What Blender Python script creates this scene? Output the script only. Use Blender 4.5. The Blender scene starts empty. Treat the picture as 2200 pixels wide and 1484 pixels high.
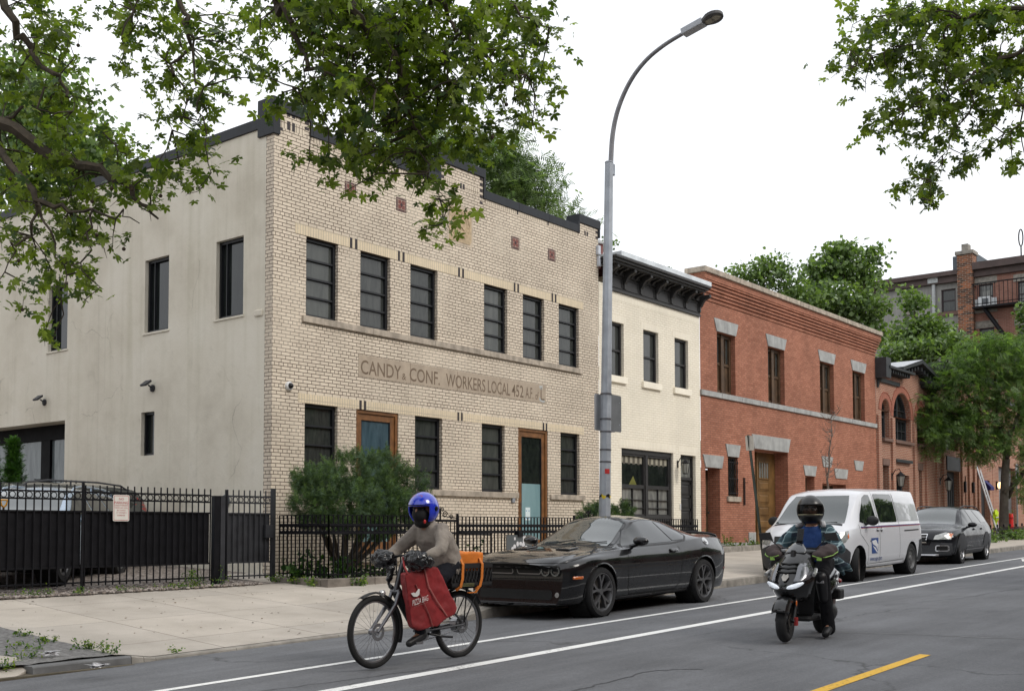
import bpy, bmesh, math, random
import numpy as np
from math import radians as RAD, sin, cos, pi, sqrt, atan2, floor
from mathutils import Vector, Matrix
from mathutils.bvhtree import BVHTree
random.seed(7); RNG = np.random.default_rng(7)
scene = bpy.context.scene
COL = scene.collection
# ------------------------------------------------------------------ camera
CAMZ = 1.41
YAW, PIT, ROL = -0.896423499, 0.0469270633, -0.00130910397
FPX, CYP = 2382.98378, 1024.10284
cy_, sy_ = cos(YAW), sin(YAW)
FWD = np.array([-sy_*cos(PIT), cy_*cos(PIT), sin(PIT)])
R0 = np.array([cy_, sy_, 0.]); U0 = np.cross(R0, FWD)
RGT = R0*cos(ROL)+U0*sin(ROL); UPV = -R0*sin(ROL)+U0*cos(ROL)
CP = np.array([0, 0, CAMZ])
cd = bpy.data.cameras.new('camera'); cam = bpy.data.objects.new('camera', cd); COL.objects.link(cam)
cd.sensor_width = 36; cd.lens = FPX/2200*36; cd.shift_y = (CYP-742)/2200; cd.clip_end = 2000; cd.clip_start = .05
cam.matrix_world = Matrix(((RGT[0], UPV[0], -FWD[0], 0), (RGT[1], UPV[1], -FWD[1], 0), (RGT[2], UPV[2], -FWD[2], CAMZ), (0, 0, 0, 1)))
scene.camera = cam
# ------------------------------------------------------------------ light
SUN_EL, SUN_AZ = 42, -80      # azimuth of the sun as seen from the origin, degrees from +X towards +Y
world = bpy.data.worlds.new('World'); scene.world = world; world.use_nodes = True
nt = world.node_tree; nt.nodes.clear()
wo = nt.nodes.new('ShaderNodeOutputWorld'); bg = nt.nodes.new('ShaderNodeBackground')
sky = nt.nodes.new('ShaderNodeTexSky'); sky.sky_type = 'NISHITA'; sky.sun_disc = False
sky.sun_elevation = RAD(SUN_EL); sky.sun_rotation = RAD(90-SUN_AZ); sky.air_density = 1.0; sky.dust_density = 4; sky.ozone_density = 1
tc = nt.nodes.new('ShaderNodeTexCoord'); nz = nt.nodes.new('ShaderNodeTexNoise'); nz.inputs['Scale'].default_value = 1.6; nz.inputs['Detail'].default_value = 5
cr = nt.nodes.new('ShaderNodeValToRGB'); cr.color_ramp.elements[0].color = (9.6, 9.9, 10.4, 1); cr.color_ramp.elements[1].color = (11.6, 11.7, 11.8, 1)
cr.color_ramp.elements[0].position = .3; cr.color_ramp.elements[1].position = .7
mx = nt.nodes.new('ShaderNodeMixRGB'); mx.inputs[0].default_value = .88
nt.links.new(tc.outputs['Generated'], nz.inputs['Vector']); nt.links.new(nz.outputs['Fac'], cr.inputs[0])
nt.links.new(sky.outputs[0], mx.inputs[1]); nt.links.new(cr.outputs[0], mx.inputs[2])
nt.links.new(mx.outputs[0], bg.inputs[0]); bg.inputs[1].default_value = 0.125
nt.links.new(bg.outputs[0], wo.inputs[0])
sl = bpy.data.lights.new('sun', 'SUN'); sl.energy = 1.5; sl.angle = RAD(22); sl.color = (1, .95, .88)
sun = bpy.data.objects.new('sun', sl); COL.objects.link(sun)
sd = Vector((cos(RAD(SUN_EL))*cos(RAD(SUN_AZ)), cos(RAD(SUN_EL))*sin(RAD(SUN_AZ)), sin(RAD(SUN_EL))))
sun.rotation_euler = sd.to_track_quat('Z', 'Y').to_euler(); sun.location = (0, -10, 30)
scene.view_settings.view_transform = 'Standard'; scene.view_settings.look = 'None'
scene.view_settings.exposure = 0.0; scene.view_settings.gamma = 1
scene.cycles.max_bounces = 6; scene.cycles.diffuse_bounces = 3; scene.cycles.glossy_bounces = 3; scene.cycles.transmission_bounces = 4; scene.cycles.transparent_max_bounces = 6

# ------------------------------------------------------------------ pixel -> place (on real planes)
def ray(x, y): return RGT*((x-1100)/FPX)-UPV*((y-CYP)/FPX)+FWD
def atY(x, y, Y): d = ray(x, y); return CP+d*(Y/d[1])
def atX(x, y, X): d = ray(x, y); return CP+d*(X/d[0])
def atD(x, y, v): return CP+ray(x, y)*v
def FX(x, y=900, Y=16.): return atY(x, y, Y)[0]
AX = .01572637
def SD(X): return .0218*X            # the street runs a little askew of the house fronts
def zroad(X): return AX*X
def zback(X): return .55+(.006 if X < 12 else .015)*(X-12)
def o0(X):
    a = min(max((X-6.15)/.35, 0), 1); b = min(max((X-11.0)/.9, 0), 1)
    return (.085 if X < 9 else .14)-(.06 if X < 9 else .115)*(a-b)
def zwalk(X, Y):
    s = Y-SD(X); zk = zroad(X)+o0(X); t = (s-9.6)/5.2
    return zk+(zback(X)-zk)*t if t > 0 else zk
def G(x, y, dz=0.):                  # pixel -> road surface
    d = ray(x, y); t = (dz-CAMZ)/(d[2]-AX*d[0]); return CP+d*t

# ------------------------------------------------------------------ node helpers
MATS = {}
def nmat(name):
    m = bpy.data.materials.new(name); m.use_nodes = True; MATS[name] = m
    n = m.node_tree; b = n.nodes['Principled BSDF']; return m, n, b
def N(n, t, **k):
    o = n.nodes.new(t)
    for a, v in k.items():
        if a.startswith('i_'): o.inputs[a[2:].replace('_', ' ')].default_value = v
        else: setattr(o, a, v)
    return o
def math_(n, op, a, b=None, c=None):
    o = N(n, 'ShaderNodeMath', operation=op)
    for i, v in enumerate((a, b, c)):
        if v is None: continue
        if isinstance(v, (int, float)): o.inputs[i].default_value = v
        else: n.links.new(v, o.inputs[i])
    return o.outputs[0]
def ramp(n, fac, stops):
    r = N(n, 'ShaderNodeValToRGB'); e = r.color_ramp.elements
    while len(e) < len(stops): e.new(.5)
    for i, (p, c) in enumerate(stops):
        e[i].position = p; e[i].color = (*c, 1) if len(c) == 3 else c
    n.links.new(fac, r.inputs[0]); return r.outputs[0]
def mixc(n, fac, a, b, mode='MIX'):
    o = N(n, 'ShaderNodeMixRGB', blend_type=mode)
    for i, v in enumerate((fac, a, b)):
        if isinstance(v, (int, float)): o.inputs[i].default_value = v
        elif isinstance(v, tuple): o.inputs[i].default_value = (*v, 1) if len(v) == 3 else v
        else: n.links.new(v, o.inputs[i])
    return o.outputs[0]
def noise(n, vec, scale, detail=4, rough=.55, dist=0):
    o = N(n, 'ShaderNodeTexNoise'); o.inputs['Scale'].default_value = scale; o.inputs['Detail'].default_value = detail
    o.inputs['Roughness'].default_value = rough; o.inputs['Distortion'].default_value = dist
    if vec is not None: n.links.new(vec, o.inputs['Vector'])
    return o.outputs['Fac']
def pos(n, obj=False):
    if obj: return N(n, 'ShaderNodeTexCoord').outputs['Object']
    return N(n, 'ShaderNodeNewGeometry').outputs['Position']
def scalev(n, vec, s):
    o = N(n, 'ShaderNodeVectorMath', operation='MULTIPLY'); o.inputs[1].default_value = s; n.links.new(vec, o.inputs[0]); return o.outputs[0]
def bump(n, b, h, st=.3, dist=.01):
    o = N(n, 'ShaderNodeBump'); o.inputs['Strength'].default_value = st; o.inputs['Distance'].default_value = dist
    n.links.new(h, o.inputs['Height']); n.links.new(o.outputs[0], b.inputs['Normal'])
def mat(name, col, rough=.7, metal=0, var=.12, scale=6, bmp=0, bs=60, coat=0, spec=.5, obj=True, em=None, ems=1, ior=1.45, streak=0):
    if name in MATS: return MATS[name]
    m, n, b = nmat(name)
    b.inputs['Roughness'].default_value = rough; b.inputs['Metallic'].default_value = metal
    b.inputs['Coat Weight'].default_value = coat; b.inputs['Coat Roughness'].default_value = .03
    b.inputs['Specular IOR Level'].default_value = spec; b.inputs['IOR'].default_value = ior
    p = pos(n, obj)
    if var > 0:
        f = noise(n, p, scale, 5)
        lo = tuple(c*(1-var) for c in col); hi = tuple(min(1, c*(1+var)) for c in col)
        c = ramp(n, f, [(.3, lo), (.7, hi)])
        if streak:
            f2 = noise(n, scalev(n, p, (3, 3, .35)), 2.2, 4)
            c = mixc(n, ramp(n, f2, [(.45, (0, 0, 0)), (.75, (streak,)*3)]), c, tuple(x*.35 for x in col))
        n.links.new(c, b.inputs['Base Color'])
        if rough > .25:
            n.links.new(math_(n, 'MULTIPLY_ADD', f, .25, rough-.12), b.inputs['Roughness'])
    else: b.inputs['Base Color'].default_value = (*col, 1)
    if bmp: bump(n, b, noise(n, p, bs, 3), bmp)
    if em: b.inputs['Emission Color'].default_value = (*em, 1); b.inputs['Emission Strength'].default_value = ems
    return m

def brick_mat(name, c1, c2, mortar, bw=.21, rh=.0667, ms=.008, squash=.5, freq=6, patch=None, stain=.25, bm=.5, u0=0., v0=0., vert=False, soot=None, offset=.5):
    m, n, b = nmat(name); b.inputs['Roughness'].default_value = .85; b.inputs['Specular IOR Level'].default_value = .25
    p = pos(n); s = N(n, 'ShaderNodeSeparateXYZ'); n.links.new(p, s.inputs[0])
    c = N(n, 'ShaderNodeCombineXYZ'); n.links.new(math_(n, 'ADD', math_(n, 'ADD', s.outputs[0], s.outputs[1]), u0), c.inputs[0]); n.links.new(math_(n, 'ADD', s.outputs[2], v0), c.inputs[1])
    br = N(n, 'ShaderNodeTexBrick', offset=offset, squash=squash, squash_frequency=freq)
    for k, v in dict(Scale=1, ).items(): br.inputs[k].default_value = v
    br.inputs['Mortar Size'].default_value = ms; br.inputs['Mortar Smooth'].default_value = .15; br.inputs['Bias'].default_value = 0
    br.inputs['Brick Width'].default_value = bw; br.inputs['Row Height'].default_value = rh
    br.inputs['Color1'].default_value = (*c1, 1); br.inputs['Color2'].default_value = (*c2, 1); br.inputs['Mortar'].default_value = (*mortar, 1)
    n.links.new(c.outputs[0], br.inputs['Vector'])
    col = br.outputs['Color']
    if patch:
        f = noise(n, p, .55, 3, .5, .3)
        mo = ramp(n, f, [(.50, mortar), (.64, patch)]); n.links.new(mo, br.inputs['Mortar'])
    f1 = noise(n, p, .9, 6, .6)
    col = mixc(n, 1, col, ramp(n, f1, [(.25, (1-stain,)*3), (.65, (1.03,)*3)]), 'MULTIPLY')
    f2 = noise(n, scalev(n, p, (9, 9, .5)), 1, 5, .6)
    col = mixc(n, 1, col, ramp(n, f2, [(.3, (1-stain*.45,)*3), (.6, (1,)*3)]), 'MULTIPLY')
    f3 = noise(n, p, 42, 3, .6)
    col = mixc(n, 1, col, ramp(n, f3, [(.25, (.88,)*3), (.75, (1.07,)*3)]), 'MULTIPLY')
    n.links.new(col, b.inputs['Base Color'])
    h = math_(n, 'ADD', math_(n, 'MULTIPLY', br.outputs['Fac'], -1), math_(n, 'MULTIPLY', noise(n, p, 60, 3), .25))
    bump(n, b, h, bm, .008)
    return m

# ------------------------------------------------------------------ mesh builder
ORI = {}
def origin(o):
    v = Vector((0, 0, 0))
    while o is not None: v += Vector(o.location); o = o.parent
    return v
class MB:
    def __init__(s): s.v = []; s.f = []; s.m = []; s.mi = 0
    def add(s, vs, fs):
        k = len(s.v); s.v += [tuple(map(float, p)) for p in vs]; s.f += [tuple(i+k for i in f) for f in fs]; s.m += [s.mi]*len(fs); return s
    def box(s, a, b):
        x0, y0, z0 = (min(p, q) for p, q in zip(a, b)); x1, y1, z1 = (max(p, q) for p, q in zip(a, b))
        return s.add([(x0, y0, z0), (x1, y0, z0), (x1, y1, z0), (x0, y1, z0), (x0, y0, z1), (x1, y0, z1), (x1, y1, z1), (x0, y1, z1)],
                     [(0, 3, 2, 1), (4, 5, 6, 7), (0, 1, 5, 4), (1, 2, 6, 5), (2, 3, 7, 6), (3, 0, 4, 7)])
    def quad(s, *p): return s.add(p, [tuple(range(len(p)))])
    def tube(s, pts, r, n=8, cap=True, flat=None):
        pts = [Vector(p) for p in pts]; rs = r if isinstance(r, (list, tuple)) else [r]*len(pts)
        vs = []; fs = []; up = None
        for i, p in enumerate(pts):
            t = (pts[min(i+1, len(pts)-1)]-pts[max(i-1, 0)])
            t = t.normalized() if t.length > 1e-9 else Vector((0, 0, 1))
            if up is None: up = Vector((0, 0, 1)) if abs(t.z) < .9 else Vector((1, 0, 0))
            a = t.cross(up); a = a.normalized() if a.length > 1e-6 else t.orthogonal().normalized()
            bb = a.cross(t).normalized(); up = bb
            for j in range(n):
                an = 2*pi*j/n+(pi/n if flat else 0); vs.append(p+a*cos(an)*rs[i]+bb*sin(an)*rs[i]*(flat or 1))
        for i in range(len(pts)-1):
            for j in range(n): q = (j+1) % n; fs.append((i*n+j, i*n+q, (i+1)*n+q, (i+1)*n+j))
        if cap: fs += [tuple(range(n)), tuple(reversed(range((len(pts)-1)*n, len(pts)*n)))]
        return s.add(vs, fs)
    def lathe(s, prof, c=(0, 0, 0), ax='Z', n=24, a0=0, a1=2*pi):
        full = abs(a1-a0-2*pi) < 1e-6; m = n if full else n+1; vs = []; fs = []
        for r, h in prof:
            for j in range(m):
                a = a0+(a1-a0)*j/n; u, v = r*cos(a), r*sin(a)
                p = {'Z': (u, v, h), 'Y': (u, h, v), 'X': (h, u, v)}[ax]; vs.append((p[0]+c[0], p[1]+c[1], p[2]+c[2]))
        for i in range(len(prof)-1):
            for j in range(n if full else m-1): q = (j+1) % m; fs.append((i*m+j, i*m+q, (i+1)*m+q, (i+1)*m+j))
        return s.add(vs, fs)
    def sphere(s, c, r, n=12, m=8, sq=None):
        r = r if isinstance(r, (tuple, list)) else (r, r, r); vs = []; fs = []
        for i in range(m+1):
            t = pi*i/m
            for j in range(n): a = 2*pi*j/n; vs.append((c[0]+r[0]*sin(t)*cos(a), c[1]+r[1]*sin(t)*sin(a), c[2]+r[2]*cos(t)))
        for i in range(m):
            for j in range(n): q = (j+1) % n; fs.append((i*n+j, (i+1)*n+j, (i+1)*n+q, i*n+q))
        return s.add(vs, fs)
    def prism(s, poly, fn, d0, d1):      # poly [(u,v)], fn(u,v,d)->xyz
        k = len(poly); vs = [fn(u, v, d0) for u, v in poly]+[fn(u, v, d1) for u, v in poly]
        fs = [tuple(range(k)), tuple(reversed(range(k, 2*k)))]+[(i, i+k, (i+1) % k+k, (i+1) % k) for i in range(k)]
        return s.add(vs, fs)
    def xf(s, M, k0=0):
        for i in range(k0, len(s.v)): s.v[i] = tuple(M @ Vector(s.v[i]))
        return s
    def build(s, name, mats, parent=None, world=True, smooth=False, fixn=True, bevel=0, sub=0):
        off = origin(parent) if (world and parent is not None) else Vector((0, 0, 0))
        me = bpy.data.meshes.new(name); me.from_pydata([(p[0]-off[0], p[1]-off[1], p[2]-off[2]) for p in s.v], [], s.f)
        mats = mats if isinstance(mats, (list, tuple)) else [mats]
        for m in mats: me.materials.append(m)
        if len(mats) > 1: me.polygons.foreach_set('material_index', s.m)
        if fixn:
            bm = bmesh.new(); bm.from_mesh(me); bmesh.ops.remove_doubles(bm, verts=bm.verts, dist=1e-5) if smooth else None
            bmesh.ops.recalc_face_normals(bm, faces=bm.faces); bm.to_mesh(me); bm.free()
        if smooth:
            me.shade_smooth()
            if smooth != 1 or smooth is True: me.set_sharp_from_angle(angle=RAD(40))
        me.update(); o = bpy.data.objects.new(name, me); COL.objects.link(o)
        if parent is not None: o.parent = parent
        if bevel: md = o.modifiers.new('bevel', 'BEVEL'); md.width = bevel; md.segments = 2; md.limit_method = 'ANGLE'; md.harden_normals = False
        if sub: md = o.modifiers.new('sub', 'SUBSURF'); md.levels = sub; md.render_levels = sub
        return o
    def islands(s, name, mats, parent, **k):
        par = list(range(len(s.v)))
        def fd(i):
            while par[i] != i: par[i] = par[par[i]]; i = par[i]
            return i
        for f in s.f:
            for q in f[1:]: par[fd(q)] = fd(f[0])
        gr = {}
        for n_, f in enumerate(s.f): gr.setdefault(fd(f[0]), []).append(n_)
        for g in gr.values():
            m_ = MB(); ix = {}
            for n_ in g:
                f2 = []
                for q in s.f[n_]:
                    if q not in ix: ix[q] = len(m_.v); m_.v.append(s.v[q])
                    f2.append(ix[q])
                m_.f.append(tuple(f2)); m_.m.append(0)
            m_.build(name, mats, parent, **k)
def thing(name, label, cat, loc=(0, 0, 0), rz=0, group=None):
    o = bpy.data.objects.new(name, None); o.empty_display_size = .3; COL.objects.link(o); o.location = loc; o.rotation_euler = (0, 0, rz)
    return tag(o, label, cat, group)
def tag(o, label, cat, group=None):
    o['label'] = label; o['category'] = cat
    if group: o['group'] = group
    return o
def kind(o, k='structure', label=None, cat=None):
    o['kind'] = k
    if label: o['label'] = label
    if cat: o['category'] = cat
    return o
def copy_tree(o, parent=None):
    c = o.copy(); COL.objects.link(c)
    if parent is not None: c.parent = parent
    for ch in list(o.children): copy_tree(ch, c)
    return c
def text_mb(txt, size=1., extrude=0., width=None, bold=0., align='LEFT'):
    """writing as a mesh in the x/y plane: returns (verts, faces)"""
    cu = bpy.data.curves.new('t', 'FONT'); cu.body = txt; cu.size = size; cu.extrude = extrude; cu.offset = bold; cu.resolution_u = 3; cu.align_x = align
    o = bpy.data.objects.new('t', cu); COL.objects.link(o); dg = bpy.context.evaluated_depsgraph_get(); me = o.evaluated_get(dg).to_mesh()
    vs = [tuple(v.co) for v in me.vertices]; fs = [tuple(p.vertices) for p in me.polygons]
    o.evaluated_get(dg).to_mesh_clear(); bpy.data.objects.remove(o); bpy.data.curves.remove(cu)
    if width:
        x0 = min(v[0] for v in vs); x1 = max(v[0] for v in vs); k = width/(x1-x0); vs = [((v[0]-x0)*k if align == 'LEFT' else v[0]*k, v[1], v[2]) for v in vs]
    return vs, fs
# ================================================================== materials of the setting
def asphalt():
    m, n, b = nmat('asphalt'); p = pos(n)
    f = noise(n, p, 90, 4, .7); f2 = noise(n, p, .6, 5, .6); f3 = noise(n, scalev(n, p, (.35, 3, 1)), 1.2, 5, .6); f5 = noise(n, p, 350, 2, .6)
    c = ramp(n, f, [(.3, (.095, .098, .106)), (.7, (.165, .170, .180))])
    c = mixc(n, 1, c, ramp(n, f2, [(.3, (.8,)*3), (.7, (1.15,)*3)]), 'MULTIPLY')
    c = mixc(n, 1, c, ramp(n, f3, [(.35, (.85,)*3), (.65, (1.08,)*3)]), 'MULTIPLY')
    c = mixc(n, 1, c, ramp(n, noise(n, p, 28, 5, .8), [(.3, (.78,)*3), (.7, (1.2,)*3)]), 'MULTIPLY')
    c = mixc(n, ramp(n, noise(n, scalev(n, p, (.8, 1.6, 1)), .9, 4, .5), [(.64, (0,)*3), (.72, (.35,)*3)]), c, (.06, .06, .065))
    c = mixc(n, ramp(n, f5, [(.62, (0,)*3), (.72, (.6,)*3)]), c, (.3, .3, .3))
    v = N(n, 'ShaderNodeTexVoronoi', feature='DISTANCE_TO_EDGE'); v.inputs['Scale'].default_value = .23
    w = N(n, 'ShaderNodeVectorMath', operation='ADD'); nn = N(n, 'ShaderNodeTexNoise'); nn.inputs['Scale'].default_value = 1.2; nn.inputs['Detail'].default_value = 6
    n.links.new(p, nn.inputs['Vector']); n.links.new(p, w.inputs[0]); n.links.new(nn.outputs['Color'], w.inputs[1]); n.links.new(w.outputs[0], v.inputs['Vector'])
    cr = ramp(n, v.outputs['Distance'], [(.0, (1,)*3), (.006, (0,)*3)])
    c = mixc(n, math_(n, 'MULTIPLY', cr, ramp(n, f2, [(.45, (0,)*3), (.55, (.75,)*3)])), c, (.04, .04, .04))
    n.links.new(c, b.inputs['Base Color']); b.inputs['Roughness'].default_value = .82; b.inputs['Specular IOR Level'].default_value = .35
    bump(n, b, f, .5, .006); return m
def concrete():
    m, n, b = nmat('sidewalk_concrete'); p = pos(n); s = N(n, 'ShaderNodeSeparateXYZ'); n.links.new(p, s.inputs[0])
    X, Y = s.outputs[0], s.outputs[1]
    wob = math_(n, 'MULTIPLY', math_(n, 'SUBTRACT', noise(n, p, 3, 3), .5), .03)
    st = math_(n, 'MULTIPLY_ADD', X, -.0218, Y)
    def joint(u, off, per, w):
        fr = math_(n, 'FRACT', math_(n, 'DIVIDE', math_(n, 'ADD', math_(n, 'SUBTRACT', u, off), wob), per)); d = math_(n, 'ABSOLUTE', math_(n, 'SUBTRACT', fr, .5))
        return math_(n, 'GREATER_THAN', d, .5-w/per)
    j = math_(n, 'MAXIMUM', joint(X, 7.42, 1.47, .007), joint(st, 10.45, 1.49, .0055))
    f = noise(n, p, 1.1, 6, .6); f2 = noise(n, p, 70, 3, .7); f3 = noise(n, p, 7, 6, .7)
    c = ramp(n, f, [(.25, (.37, .335, .29)), (.7, (.52, .475, .42))])
    # every flag its own tone
    vx = math_(n, 'FLOOR', math_(n, 'DIVIDE', math_(n, 'SUBTRACT', X, 7.42), 1.47)); vy = math_(n, 'FLOOR', math_(n, 'DIVIDE', math_(n, 'SUBTRACT', st, 10.45), 1.49))
    cc = N(n, 'ShaderNodeCombineXYZ'); n.links.new(vx, cc.inputs[0]); n.links.new(vy, cc.inputs[1]); wn = N(n, 'ShaderNodeTexWhiteNoise'); n.links.new(cc.outputs[0], wn.inputs['Vector'])
    c = mixc(n, 1, c, ramp(n, wn.outputs['Value'], [(0, (.9, .9, .9)), (1, (1.05, 1.04, 1.02))]), 'MULTIPLY')
    c = mixc(n, 1, c, ramp(n, f2, [(.2, (.86,)*3), (.8, (1.08,)*3)]), 'MULTIPLY')
    c = mixc(n, ramp(n, f3, [(.62, (0,)*3), (.8, (.45,)*3)]), c, (.2, .18, .15))
    c = mixc(n, math_(n, 'MULTIPLY', j, .75), c, (.09, .08, .065))
    n.links.new(c, b.inputs['Base Color']); b.inputs['Roughness'].default_value = .9; b.inputs['Specular IOR Level'].default_value = .2
    bump(n, b, math_(n, 'ADD', f2, math_(n, 'MULTIPLY', j, -3)), .25, .005); return m
def gravel_mat():
    m, n, b = nmat('gravel'); p = pos(n); v = N(n, 'ShaderNodeTexVoronoi'); v.inputs['Scale'].default_value = 22; n.links.new(p, v.inputs['Vector'])
    c = ramp(n, N(n, 'ShaderNodeSeparateColor').outputs[0], [(0, (.1, .08, .07)), (1, (.3, .25, .21))])
    sc = n.nodes[-2] if False else None
    wn = N(n, 'ShaderNodeSeparateColor'); n.links.new(v.outputs['Color'], wn.inputs[0])
    c = ramp(n, wn.outputs[0], [(0, (.07, .06, .055)), (.5, (.17, .14, .12)), (.9, (.33, .29, .26))])
    n.links.new(c, b.inputs['Base Color']); b.inputs['Roughness'].default_value = .9; bump(n, b, v.outputs['Distance'], .9, .03); return m
ASPH = asphalt(); CONC = concrete(); GRAV = gravel_mat()
PAINT = None
def paint(name, col, wear=.55):
    m, n, b = nmat(name); p = pos(n); f = noise(n, p, 30, 6, .75); f2 = noise(n, p, 2.5, 3)
    t = math_(n, 'ADD', f, math_(n, 'MULTIPLY', f2, .35))
    c = ramp(n, t, [(.50, tuple(x*.45 for x in col)), (.62, col)]); n.links.new(c, b.inputs['Base Color']); b.inputs['Roughness'].default_value = .7; return m
WPAINT = paint('white_road_paint', (.78, .78, .76)); YPAINT = paint('yellow_road_paint', (.72, .42, .03))
KERB = mat('kerb_stone', (.26, .24, .21), .85, var=.35, scale=5, bmp=.3, obj=False)
KERBD = mat('steel_faced_kerb', (.13, .13, .13), .7, var=.35, scale=4, bmp=.2, obj=False)
EARTH = mat('earth', (.10, .085, .06), .95, var=.4, scale=5, bmp=.5, bs=30, obj=False)
BLACKM = mat('black_metal', (.006, .006, .008), .45, 0, var=.3, scale=9, spec=.25)
BLACKW = mat('weathered_black_metal', (.026, .027, .032), .55, var=.35, scale=5, streak=.3)
# ground sheet to the horizon
mb = MB(); mb.quad((-300, -200, -300*AX-.06), (700, -200, 700*AX-.06), (700, 500, 700*AX-.06), (-300, 500, -300*AX-.06)); kind(mb.build('ground', EARTH))
# road
XS = [-60, -20, 0, 3, 5, 6.1, 6.2, 6.5, 8, 10, 11, 11.3, 11.6, 11.9, 12.5, 14, 17, 20, 25, 30, 35, 40, 50, 60, 80, 120, 180]
mb = MB()
for a, b_ in zip(XS, XS[1:]): mb.quad((a, -1.6+SD(a), zroad(a)), (b_, -1.6+SD(b_), zroad(b_)), (b_, 9.62+SD(b_), zroad(b_)), (a, 9.62+SD(a), zroad(a)))
kind(mb.build('road', ASPH))
# sealed crack and a dark patch in the lane
TAR = mat('tar_seal', (.05, .05, .055), .7, var=.3, obj=False)
def crack(name, pts, w, m):
    mb = MB(); r_ = random.Random(len(pts)); P_ = []
    for (a, b_), (c, d) in zip(pts, pts[1:]):
        for j in range(10): P_.append((a+(c-a)*j/10+r_.uniform(-.03, .03), b_+(d-b_)*j/10+r_.uniform(-.03, .03)))
    for p, q in zip(P_, P_[1:]): t_ = Vector((q[0]-p[0], q[1]-p[1])).normalized(); n_ = Vector((-t_.y, t_.x))*w/2*r_.uniform(.6, 1.4); mb.quad(*[(x, y, zroad(x)+.003) for x, y in ((p[0]-n_.x, p[1]-n_.y), (q[0]-n_.x, q[1]-n_.y), (q[0]+n_.x, q[1]+n_.y), (p[0]+n_.x, p[1]+n_.y))])
    return kind(mb.build(name, m, fixn=False))
for i, (a, w) in enumerate((([(1790, 1357), (1960, 1362), (2080, 1368), (2210, 1372)], .03), ([(1230, 1484), (1400, 1440), (1520, 1436)], .018), ([(560, 1484), (900, 1440), (1150, 1400)], .012), ([(1900, 1300), (2060, 1285), (2200, 1262)], .012))): crack('road_crack', [tuple(G(*q)[:2]) for q in a], w, TAR if i else mat('pale_crack', (.19, .19, .195), .8, var=.2, obj=False))
# near sidewalk behind the camera
mb = MB()
for a, b_ in zip(XS, XS[1:]):
    mb.quad((a, -6+SD(a), zroad(a)+.15), (b_, -6+SD(b_), zroad(b_)+.15), (b_, -1.6+SD(b_), zroad(b_)+.14), (a, -1.6+SD(a), zroad(a)+.14))
    mb.quad((a, -1.6+SD(a), zroad(a)+.14), (b_, -1.6+SD(b_), zroad(b_)+.14), (b_, -1.6+SD(b_), zroad(b_)-.02), (a, -1.6+SD(a), zroad(a)-.02))
kind(mb.build('near_sidewalk', CONC))
# far sidewalk: rows across
mb = MB(); SS = [9.72, 10.6, 11.9, 13.4, 14.32, 14.8, 16.1]
XW = [x for x in XS if x >= 6] 
for a, b_ in zip(XW, XW[1:]):
    for s0, s1 in zip(SS, SS[1:]):
        P = lambda X, s: (X, s+SD(X), zwalk(X, s+SD(X)))
        if s1 > 14.4 and b_ < 12.2: continue
        mb.quad(P(a, s0), P(b_, s0), P(b_, s1), P(a, s1))
kind(mb.build('sidewalk', CONC))
mb = MB()
for a, b_ in zip(XS, XS[1:]):
    if b_ > 5.0: continue
    for s0, s1 in zip([9.9, 11.9, 14.8], [11.9, 14.8, 15.5]):
        P = lambda X, s: (X, s+SD(X), zwalk(X, s+SD(X)))
        mb.quad(P(a, s0), P(b_, s0), P(b_, s1), P(a, s1))
kind(mb.build('left_sidewalk', CONC))
# kerb pieces (0.13 wide)
def kerb(name, x0, x1, m, step=1.2, w=.125, top=0.004, s0=9.6):
    mb = MB(); k = max(1, int((x1-x0)/step)); xs = [x0+(x1-x0)*i/k for i in range(k+1)]
    if name == 'kerb': xs = [6.22, 6.36, 6.5, 7.5, 9, 10.5, 11, 11.3, 11.6, 11.9]+[11.9+1.8*i for i in range(1, 89)]
    for a, b_ in zip(xs, xs[1:]):
        b2 = b_-.006
        pr = lambda X: [(X, s0+SD(X), zroad(X)-.05), (X, s0+.012+SD(X), zroad(X)+o0(X)+top-.012), (X, s0+.025+SD(X), zroad(X)+o0(X)+top), (X, s0+w+SD(X), zroad(X)+o0(X)+top), (X, s0+w+SD(X), zroad(X)-.05)]
        A, B = pr(a), pr(b2); v = A+B; f = [(i, i+1, i+6, i+5) for i in range(4)]+[(0, 1, 2, 3, 4), (9, 8, 7, 6, 5)]; mb.add(v, f)
    return kind(mb.build(name, m))
kerb('kerb_left', 5.2, 6.22, [KERBD], step=.9, w=.19, top=.0)
kerb('kerb', 6.22, 170, [KERB], step=1.8)
# broken tree pit left of the driveway (x 3.5..6.05)
mb = MB(); rr = random.Random(3)
nx, ny = 14, 26
PV = lambda X, s: (X, s+SD(X), zwalk(X, s+SD(X)))
for i in range(nx):
    for j in range(ny):
        def q(i, j):
            X = 4.6+1.5*i/nx; s = 9.76+2.6*j/ny; p = PV(X, s); r_ = random.Random(i*77+j); return (p[0]+r_.uniform(-.02, .02)*(0 < i < nx), p[1], p[2]+r_.uniform(-.007, .007))
        mb.quad(q(i, j), q(i+1, j), q(i+1, j+1), q(i, j+1))
BROKEN = mat('broken_asphalt', (.17, .165, .16), .95, var=.45, scale=22, bmp=.9, bs=45, obj=False)
kind(mb.build('broken_pavement', BROKEN, smooth=True))
mb = MB(); PS = lambda X, s: (X, s+SD(X), (zroad(X)+.012+(s-9.58)/.5*.13 if s < 10.08 else zwalk(X, s+SD(X))+.014))
rim_ = [(2.2, 9.58), (3.6, 9.58), (5.0, 9.58), (5.3, 9.8), (5.3, 10.08), (5.2, 10.35), (4.75, 10.6), (4.2, 10.7), (3.2, 10.75), (2.2, 10.8)]
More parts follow.
